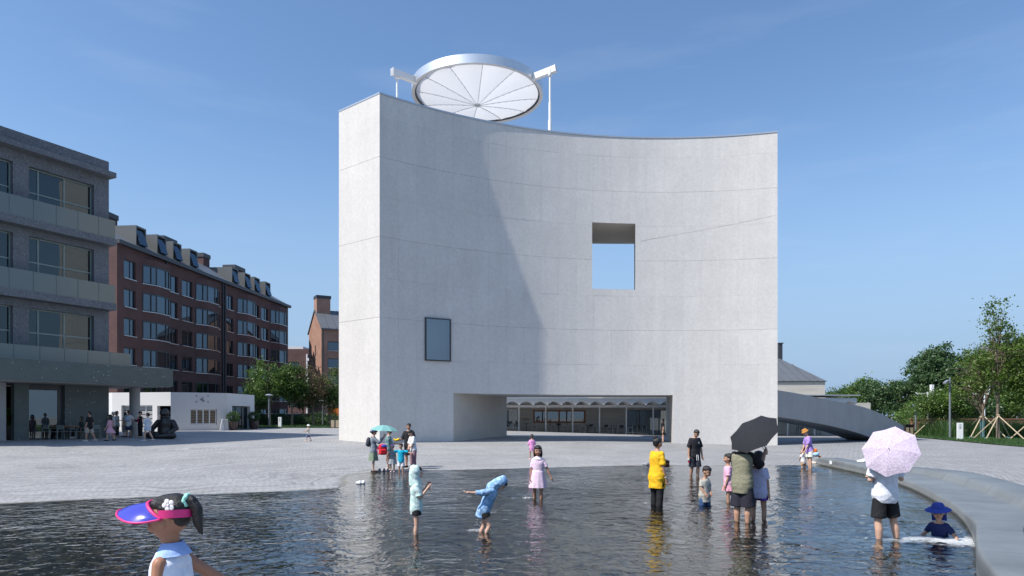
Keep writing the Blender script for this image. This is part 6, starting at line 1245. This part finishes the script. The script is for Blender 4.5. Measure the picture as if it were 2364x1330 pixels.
person('woman in an orange hat and teal patterned shirt holding something yellow', on_ground(897,1086), 1.60, -84, 'f', head=(0,15), arms=(((.1,.38,-1),(-.15,1,.0)),((.1,.36,-1),(-.15,1,.02))), wear=(sh((.1,.2,.2),m=M['teal_pat'],hem=-.35,sl=1.0,e=.22,sr=1.2,n='patterned_shirt'), dict(t='trousers',c=(.33,.22,.20),ln=1.4,w=1.2), dict(t='shoes',c=(.60,.55,.52))), hair='short', hat=dict(t='bucket',c=(.48,.16,.05),b=.66), skin=lt)
person('small child in a lilac hat and striped dress seen from behind', on_ground(906,1090), 1.04, 14, 'k', arms=(((.45,.0,-.9),(.3,.1,-1)),((.2,.1,-1),(.1,.2,-1))), wear=(sh((.5,.5,.5),m=M['stripe'],hem=.0,sl=.2,e=.1,n='bodice'), dict(t='dress',m=M['stripe'],hem=.29,fl=1.75,top=.1,n='skirt'), dict(t='shoes',c=(.65,.5,.5))), hair='short', hat=dict(t='sun',c=(.62,.42,.60),b=.62), skin=tan)
person('boy in a bright cyan T-shirt and white shorts with arms spread', on_ground(926,1095), 1.14, 176, 'k', head=(-10,8), arms=(((.9,.15,-.25),(.55,.5,-.15)),((.95,.1,-.2),(.1,.4,.6))), wear=(sh((.015,.42,.60),hem=-.25,sl=.95,e=.22,sr=1.3,n='cyan_shirt'), dict(t='shorts',c=white,ln=.95,w=1.1)), hair='boy', skin=tan)
person('tall man in a black shirt standing behind the family group', on_ground(944,1079), 1.76, 170, 'm', head=(12,8), arms=(((.16,.02,-1),(.06,.2,-1)),((.25,.25,-1),(.25,.8,-.1))), wear=(sh((.020,.020,.022),hem=-.32,sl=.95,e=.2,sr=1.2,n='black_shirt'), dict(t='shorts',c=(.03,.03,.045),ln=.95,w=1.15), dict(t='shoes',c=blk)), hair='short', skin=(.40,.21,.14), build=1.05)
person('woman in a white blouse and mauve trousers bending her head with clasped hands', on_ground(954,1083), 1.56, 128, 'f', lean=6, head=(8,28), arms=(((.1,.30,-1),(-.50,.55,-.75)),((.1,.30,-1),(-.50,.55,-.75))), legs=(((.03,.04,-1),(0,-.02,-1)),((.05,-.03,-1),(0,-.05,-1))), wear=(sh((.76,.76,.76),hem=-.30,sl=.95,e=.2,sr=1.25,n='white_blouse'), dict(t='trousers',c=(.30,.17,.20),ln=1.85,w=1.15), dict(t='shoes',c=(.25,.26,.28))), hair='lowbun', skin=lt)
person('woman in a black dress leaning at the right jamb of the tower passage', (10.52,47.6,G(10.52,47.6)), 1.64, 88, 'f', wear=(sh(blk,hem=.0,sl=.7,n='bodice'), dict(t='dress',c=blk,hem=.34,fl=1.15,top=.1,n='skirt'), dict(t='shoes',c=blk)), hair='long', skin=lt)
person('small child in a white sun hat walking alone on the plaza left of the tower', on_ground(712,1019), 1.02, 82, 'k', legs=WK, arms=(((.1,.3,-1),(0,.9,-.1)),((.1,.3,-1),(0,.9,-.1))), wear=(sh((.55,.52,.45),hem=-.25,e=.15), dict(t='shorts',c=(.13,.16,.27),ln=.95,w=1.2), dict(t='shoes',c=(.6,.4,.3))), hair='short', hat=dict(t='sun',c=(.72,.72,.70),b=.62), skin=tan)
# people by the cafe
person('boy in a black T-shirt and beige shorts walking left before the cafe', on_ground(207,1019), 1.66, 88, 'm', legs=WK, arms=(((.1,.1,-1),(0,.3,-1)),((.1,-.2,-1),(0,.1,-1))), wear=(sh(blk,hem=-.25,sl=.9,e=.18,sr=1.2,n='black_shirt'), dict(t='shorts',c=(.40,.35,.28),ln=.9,w=1.2), dict(t='shoes',c=(.6,.6,.5))), hair='short', skin=tan)
person('girl in a pink dress walking left past the cafe tables', on_ground(254,1018), 1.50, 92, 'k', legs=WK, arms=(((.1,.2,-1),(0,.5,-.8)),((.1,-.1,-1),(0,.2,-1))), wear=(sh((.62,.32,.38),hem=-.02,sl=1.2,n='bodice'), dict(t='dress',c=(.62,.34,.40),hem=.30,fl=2.1,top=.1,n='skirt',sway=-.04), dict(t='shoes',c=blk)), hair='long', skin=lt)
for k,(px,H,lab) in enumerate(((229,1.12,'small child in a white dress and bonnet, left of the white-clad pair by the cafe'),(238,1.02,'small child in a white dress and bonnet, right of the white-clad pair by the cafe'))):
    person(lab, on_ground(px,1010-k), H, 170, 'k', wear=(sh((.62,.62,.62),hem=0,sl=.6,n='bodice'), dict(t='dress',c=(.6,.6,.58),hem=.32,fl=2.0,top=.1,n='skirt'), dict(t='shoes',c=white)), hair='short', hat=dict(t='bucket',c=(.65,.65,.63),b=.55), skin=lt)
person('woman in a white sun hat and white shirt near the cafe chairs', on_ground(262,1010), 1.56, -70, 'f', wear=(sh((.55,.57,.58),hem=-.3,e=.18), dict(t='skirt',c=(.08,.09,.09),hem=.25,fl=1.3)), hair='short', hat=dict(t='sun',c=(.65,.65,.63),b=.6), skin=lt)
person('dark haired woman in a pale shirt talking left of the column', on_ground(270,1009), 1.62, -85, 'f', arms=(AD,((.1,.3,-1),(0,1,.1))), wear=(sh((.50,.52,.53),hem=-.3,sl=.9,e=.18), dict(t='trousers',c=(.05,.05,.06),ln=1.9)), hair='long', skin=lt)
person('woman in a long grey dress standing left of the column', on_ground(289,1009), 1.55, 80, 'f', wear=(sh((.26,.26,.26),hem=0,sl=.8,n='bodice'), dict(t='dress',c=(.25,.25,.25),hem=.2,fl=1.4,top=.1,n='skirt'), dict(t='shoes',c=blk)), hair='long', skin=lt)
person('boy in a white T-shirt with a pale blue backpack left of the column', on_ground(297,1010), 1.66, 4, 'm', arms=(((.25,.0,-1),(.2,.1,-1)),((.4,.3,-.8),(.3,.8,0))), wear=(sh((.62,.60,.58),hem=-.28,sl=.9,e=.18,sr=1.2), dict(t='shorts',c=(.035,.045,.08),ln=.95,w=1.2), dict(t='backpack',c=(.38,.45,.58)), dict(t='shoes',c=(.03,.06,.10))), hair='short', skin=tan)
person('person in black with a cap and a bright pink chest bag right of the column', on_ground(324,1010), 1.60, 150, 'f', arms=(((.2,.3,-.8),(-.2,.4,.8)),((.25,.2,-.9),(.1,.8,.2))), wear=(sh(blk,hem=-.3,sl=1.8,e=.16), dict(t='trousers',c=blk,ln=1.95,w=1.05), dict(t='print',c=(.75,.03,.16),b=(-.05,.05,-.07,.07),y=.088,z=.55,n='chest_bag')), hair='short', hat=dict(t='cap',c=blk), skin=lt)
person('woman in a white and pale blue shirt and denim shorts striding left', on_ground(341,1018), 1.62, 86, 'f', legs=WK, arms=(((.1,.3,-.9),(-.2,.4,.8)),((.15,-.2,-1),(.1,.1,-1))), wear=(sh((.55,.60,.66),hem=-.40,sl=1.3,e=.24,sr=1.3,fl=.15), dict(t='shorts',c=(.34,.42,.52),ln=.55,w=1.15), dict(t='shoes',c=(.72,.66,.66))), hair='lowbun', skin=lt)
SIT = (((.10,1,-.05),(.02,.05,-1)),((.10,1,-.05),(.02,.05,-1)))
person('seated person in dark clothes behind the long cafe table', gp(107,40.0), 1.62, 175, 'f', seat=.50, legs=SIT, wear=(sh(blk,hem=-.1,sl=1.5), dict(t='trousers',c=blk,ln=1.9)), hair='long', skin=tan)
person('seated person in black with a pale cap bag at the dark wall', gp(188,39.7), 1.62, 120, 'f', seat=.50, legs=SIT, wear=(sh((.02,.035,.035),hem=-.1,sl=1.5), dict(t='trousers',c=blk,ln=1.9), dict(t='shoes',c=white)), hair='long', skin=tan)
person('person in a red top inside the dark cafe doorway at the far left', gp(24,39.0), 1.60, 170, 'f', wear=(sh((.22,.04,.03),hem=-.3,sl=1.0), dict(t='trousers',c=blk,ln=1.9)), hair='short', skin=tan)

# ---------------------------------------------------------------- the girl passing close to the camera
gX, gY = -1.597, 3.2; gz = G(gX, gY); gH = 1.325-gz
fg = person('girl in a white sleeveless top and purple sun visor passing close to the camera', (gX,gY,gz), gH, 84, 'k', hd=.158, vox=.0055, build=.84, head=(2,3), arms=(((.14,.02,-1),(.02,.16,-1)),((.50,-.58,-.58),(-.62,.30,-.75))), legs=WK, wear=(dict(t='shirt',c=(.72,.76,.86),hem=-.30,sl=0,e=.09,hi=1.02,n='white_top',wr=.003), dict(t='collar',c=(.33,.47,.80),n='blue_collar',k=.8), dict(t='shorts',c=(.04,.06,.18),ln=.5)), hair='girl', skin=(.37,.18,.108))
root, J, hp_, up_, hh, T_ = fg
def fgb(mb, name, mat, smooth='all', fix=True): return mb.build(name, mat, root, smooth, fix)
M['visor'] = pm('purple_visor_plastic', (.055,.06,.42), .16, .05, 3, spec=.8); M['pink'] = pm('pink_trim', (.72,.03,.20), .5, .06, 20); M['mint_s'] = cloth('mint_scrunchie', (.30,.62,.52)); M['petal'] = cloth('petal', (.80,.76,.74)); M['navy'] = cloth('navy_ribbon', (.015,.02,.06))
vin, vout = [], []
for i in range(33):
    dg_ = -96+192*i/32; a = R(dg_); s_, c_ = math.sin(a), math.cos(a); q = abs(dg_); sg = 1 if dg_ >= 0 else -1; A_ = [0,20,45,70,96]
    vin.append(Vector((.43*s_, -.02+.45*c_, .72+.34*max(c_,-.05))))
    vout.append(Vector((0,0,0)))
ctl = [(0,1.17,.90),(.30,1.04,.80),(.53,.68,.69),(.57,.30,.66),(.45,-.06,.70)]; ctl = [(-a_,b_,c_) for a_,b_,c_ in ctl[:0:-1]] + ctl
vout = [Vector(p) for p in crom(ctl, 4)]
mb = MB(); mid = [p.lerp(q,.5)+Vector((0,0,.04)) for p,q in zip(vin,vout)]
mb.loft([[hp_(p) for p in L_] for L_ in (vin,[p.lerp(q,.5) for p,q in zip(vin,mid)],mid,[p.lerp(q,.5)+Vector((0,0,.012)) for p,q in zip(mid,vout)],vout)], False, False, closed=False); vz = fgb(mb, 'visor_brim', M['visor'], fix=False)
mb = MB(); mb.tube([hp_(p) for p in vout], .024*hh*2*.55, 6); mb.tube([hp_(p+Vector((0,.0,.0))) for p in vin], .030*hh*2*.7, 6); o = fgb(mb, 'visor_trim', M['pink'])
mb = MB(); rr = []
for i in range(22):
    a = R(85+190*i/21); s_, c_ = math.sin(a), math.cos(a); rr.append([hp_((.455*s_, -.05+.50*c_, z_-.05*(1-abs(s_)))) for z_ in (.72,.90)])
mb.loft(rr, False, False, closed=False); fgb(mb, 'visor_band', M['pink'], fix=False)
mb = MB(); 
mb.cap(hp_((0,-.36,.95)), hp_((0,-.50,1.04)), .13*hh, .14*hh); mb.cap(hp_((0,-.50,1.04)), hp_((0,-.64,.84)), .14*hh, .13*hh); mb.cap(hp_((0,-.64,.84)), hp_((-.03,-.68,.50)), .13*hh, .10*hh); mb.cap(hp_((-.03,-.68,.50)), hp_((-.05,-.76,.28)), .10*hh, .03*hh)
me_ = remesh(mb, .006, 'ponytail', M['hair'], 2); wrinkle(me_, .0025, .4, 3, 2.2); link('ponytail', me_, root)
mb = MB()
mb.tube([hp_((.15*math.cos(a), -.44+.03*math.sin(a*5), 1.02+.15*math.sin(a))) for a in [k*6.2832/30 for k in range(31)]], [(.045+.016*math.sin(k*2.3))*hh for k in range(31)], 8)
fgb(mb, 'scrunchie', M['mint_s'])
mb = MB()
for k in range(5): a = k*1.2566; mb.ell(hp_((-.40, -.22+.085*math.cos(a), 1.00+.085*math.sin(a))), (.014*hh,.062*hh,.062*hh), 10, 6)
mb.ell(hp_((-.415,-.22,1.00)), (.018*hh,.03*hh,.03*hh), 8, 6); fgb(mb, 'hair_flower', M['petal'])
mb = MB(); mb.tube([up_((0,.062*gH,T_*.97)),up_((0,.085*gH,T_*.70)),up_((0,.086*gH,T_*.30)),up_((0,.088*gH,T_*.0))], [.012,.020,.022,.020], 8, el=.4); fgb(mb, 'neck_ribbon', M['navy'])

# ---------------------------------------------------------------- things left at the edge, bags, foam
def shoes(label, p, col, rz=0, s=1.0, n=2, nm='sandals'):
    o = empty(nm, (p[0],p[1],max(p[2],ZW) if nm != 'bench_shoes' else p[2]), rz, label, 'shoes')
    for k in range(n):
        mb = MB(); x = k*.14*s; mb.cap((x,-.07*s,.035*s),(x+.01,.09*s,.03*s),.045*s,.04*s); mb.ell((x,-.05*s,.07*s),(.042*s,.055*s,.04*s),10,6); link('shoe', remesh(mb, .012, 'shoe', fab(col), 1), o)
shoes('white sandals left at the left water edge', on_ground(828,1120), (.72,.73,.75), .9, 1.05)
shoes('dark sandals on the ground beside the woman in the sage dress', on_ground(876,1089), (.20,.21,.25), .3, 1.2)
shoes('pale shoes on the ground behind the small striped child', on_ground(890,1087), (.55,.50,.50), 1.2, 1.2)
shoes('black and white shoes at the far water edge behind the woman in yellow', on_ground(1490,1074), (.30,.30,.32), 1.1, 1.2)
shoes('beige shoes at the water edge below the bench end', W(1882,1072), (.62,.54,.46), 1.2, 1.5)
pb, nb = bench_at(4.2); zb_ = bench_prof(4.2)[4][1]; q_ = pb+nb*.55; shoes('white shoes standing on the far end of the stone bench', (q_.x,q_.y,zb_+.01), (.78,.78,.76), .8, 1.3, nm='bench_shoes')
pb, nb = bench_at(2.6); nt_ = empty('paper_notice', (pb.x-nb.x*.02,pb.y-nb.y*.02,ZW+.14), math.atan2(nb.x,-nb.y)*-1, 'small white notice on the far end of the bench front', 'notice'); mb = MB(); mb.box(-.08,.08,-.012,-.004,0,.14); mb.build('sheet', M['signwhite'], nt_)
bg_ = ray(884,1036,24.4); o = empty('red_backpack', tuple(bg_-Vector((0,0,.25))), R(20), 'bright red and blue backpack hanging beside the woman in the orange hat', 'backpack'); mb = MB(); mb.loft([[(x*.14*k,y*.085*k,z) for x,y in ((-1,-.7),(-.7,-1),(.7,-1),(1,-.7),(1,.7),(.7,1),(-.7,1),(-1,.7))] for z,k in ((.03,.8),(.08,1),(.30,1),(.38,.8),(.42,.45))]); mb.box(-.10,.10,-.13,-.06,.06,.22); link('bag', remesh(mb,.014,'bag',fab((.62,.02,.035)),2), o); mb = MB(); mb.ell((.02,-.02,.34),(.125,.085,.07)); mb.build('flap', fab((.05,.09,.40)), o, 'all'); mb = MB(); mb.tube([(-.1,.08,.4),(-.2,.1,.2),(-.14,.08,.02)],.015,6); mb.build('strap', fab((.5,.05,.15)), o)
o = empty('yellow_toy', tuple(ray(915,1016,24.5)), 0, 'yellow toy held between the woman in the orange hat and the boy', 'toy'); mb = MB(); mb.ell((0,0,0),(.09,.05,.04)); mb.ell((.08,0,.03),(.05,.045,.045)); mb.ell((-.07,0,.03),(.035,.035,.03)); link('toy', remesh(mb,.012,'toy',fab((.80,.52,.02)),2), o)
o = empty('beach_bag', tuple(ray(1884,1047,26.7)), 0, 'pale blue and orange bag on the back of the woman in purple', 'bag'); mb = MB(); mb.ell((0,0,-.03),(.12,.11,.10)); mb.build('pouch', fab((.38,.58,.70)), o, 'all'); mb = MB(); mb.ell((-.03,0,.10),(.08,.07,.09)); mb.build('top', fab((.75,.16,.03)), o, 'all'); mb = MB(); mb.tube([(-.1,-.05,.15),(-.22,-.06,.28),(-.30,-.02,.42)],.014,6); mb.build('strap', fab((.04,.05,.05)), o); mb = MB(); mb.ell((.14,0,-.12),(.06,.05,.04)); mb.build('toy_end', fab((.75,.22,.05)), o, 'all')
hb_ = hand_world(yw, -1, .06); o = empty('brown_handbag', tuple(hb_), R(30), 'dark brown bag carried by the woman in yellow', 'bag'); mb = MB(); mb.box(-.10,.10,-.04,.04,-.08,.08); mb.build('pouch', fab((.10,.035,.03)), o); mb = MB(); mb.tube([(-.08,0,.08),(0,0,.11),(.08,0,.08)],.008,6); mb.build('strap', fab((.10,.035,.03)), o)
# foam and splashes
fm = bpy.data.materials.new('white_foam'); fm.use_nodes = True; b_ = base_of(fm); b_.inputs['Base Color'].default_value = (.80,.83,.85,1); b_.inputs['Roughness'].default_value = .35
t = fm.node_tree; c_ = t.nodes.new('ShaderNodeNewGeometry'); n_ = node(t,'ShaderNodeTexNoise',Scale=7.0,Detail=8.0,Roughness=.78,Distortion=1.2); mp_ = node(t,'ShaderNodeMapping'); mp_.inputs['Scale'].default_value=(.7,1.5,1); t.links.new(c_.outputs['Position'],mp_.inputs[0]); t.links.new(mp_.outputs[0],n_.inputs['Vector'])
at_ = node(t,'ShaderNodeAttribute',_attribute_name='cover'); ad_ = node(t,'ShaderNodeMath',_operation='ADD'); t.links.new(n_.outputs['Fac'],ad_.inputs[0]); t.links.new(at_.outputs['Fac'],ad_.inputs[1]); rg_ = node(t,'ShaderNodeMapRange'); rg_.inputs['From Min'].default_value=.88; rg_.inputs['From Max'].default_value=1.22; rg_.inputs['To Max'].default_value=.85; t.links.new(ad_.outputs[0],rg_.inputs['Value']); t.links.new(rg_.outputs[0], b_.inputs['Alpha'])
def foam(name, label, c, rx, ry, hgt, seed, rot=0, gain=.62):
    n = 46; V = []; A = []; F_ = []; ca, sa = math.cos(rot), math.sin(rot)
    for j in range(n):
        for i in range(n):
            u, v = i/(n-1)*2-1, j/(n-1)*2-1; d = math.hypot(u,v); nz_ = mnoise.fractal(Vector((u*3+seed,v*3,0)),.8,2.1,4); cov = max(0,1-d)**.6*gain*1.1
            x, y = u*rx, v*ry; z = ZW+.006+hgt*max(0,1-d*d)*(max(0,.35+nz_)); V.append((c[0]+x*ca-y*sa, c[1]+x*sa+y*ca, z)); A.append(cov)
    for j in range(n-1):
        for i in range(n-1): F_.append((j*n+i,j*n+i+1,(j+1)*n+i+1,(j+1)*n+i))
    m_ = bpy.data.meshes.new(name); m_.from_pydata(V,[],F_); a_ = m_.attributes.new('cover','FLOAT','POINT'); a_.data.foreach_set('value', A); m_.materials.append(fm); m_.polygons.foreach_set('use_smooth',[True]*len(m_.polygons)); return tag(link(name, m_), label, 'foam', kind='stuff')
c0 = W(2205,1249); foam('water_foam', 'white churning foam round the boy at the bench', c0, .95, .95, .03, 1, .5, .72)
c0 = W(2110,1246); foam('water_foam', 'thin foam between the standing man and the boy', c0, 1.1, .60, .02, 2, .3, .58)
c0 = W(1228,1150); foam('water_foam', 'small white splash at the feet of the girl in the pink dress', (c0[0]-.1,c0[1]-.05), .30, .22, .03, 3, 0, .56)
c0 = W(1100,1226); foam('water_foam', 'splash round the legs of the bending child', c0, .45, .32, .025, 4, 0, .52)
c0 = W(1490,1162); foam('water_foam', 'small splash behind the woman in yellow', c0, .28, .2, .015, 5, 0, .48)
rs_ = random.Random(4)
for nm_, (px,py), n_ in (('girl in the pink dress',(1222,1147),40),('bending child',(1110,1222),46),('boy by the bench',(2175,1228),60)):
    c0 = W(px,py); mb = MB()
    for k in range(n_): p = (c0[0]+rs_.gauss(0,.16), c0[1]+rs_.gauss(0,.10), ZW+abs(rs_.gauss(.03,.06))); r_ = rs_.uniform(.002,.0065); mb.ell(p,(r_,r_,r_*1.4),6,4)
    tag(mb.build('splash_drops', M['signwhite'], None, 'all'), 'splash droplets near the '+nm_, 'splash', kind='stuff')

# rings and wakes round everyone who stands in the water
wv_ = np.zeros(WX.size); fx, fy = WX.ravel(), WY.ravel(); rw_ = np.random.RandomState(2)
for (x, y) in WADE:
    for _ in range(3):
        ox, oy = x+rw_.normal()*.12, y+rw_.normal()*.12; dd_ = np.hypot(fx-ox, fy-oy); wv_ += .0075*np.sin(dd_*2*np.pi/rw_.uniform(.26,.42)+rw_.uniform(0,6))*np.exp(-dd_/rw_.uniform(.45,.9))*(dd_ < 4)
co_ = np.stack([fx, fy, ZW+wv_],1).astype(np.float32); wme.vertices.foreach_set('co', co_.ravel()); wme.update()
bpy.data.scenes.remove(TMP)
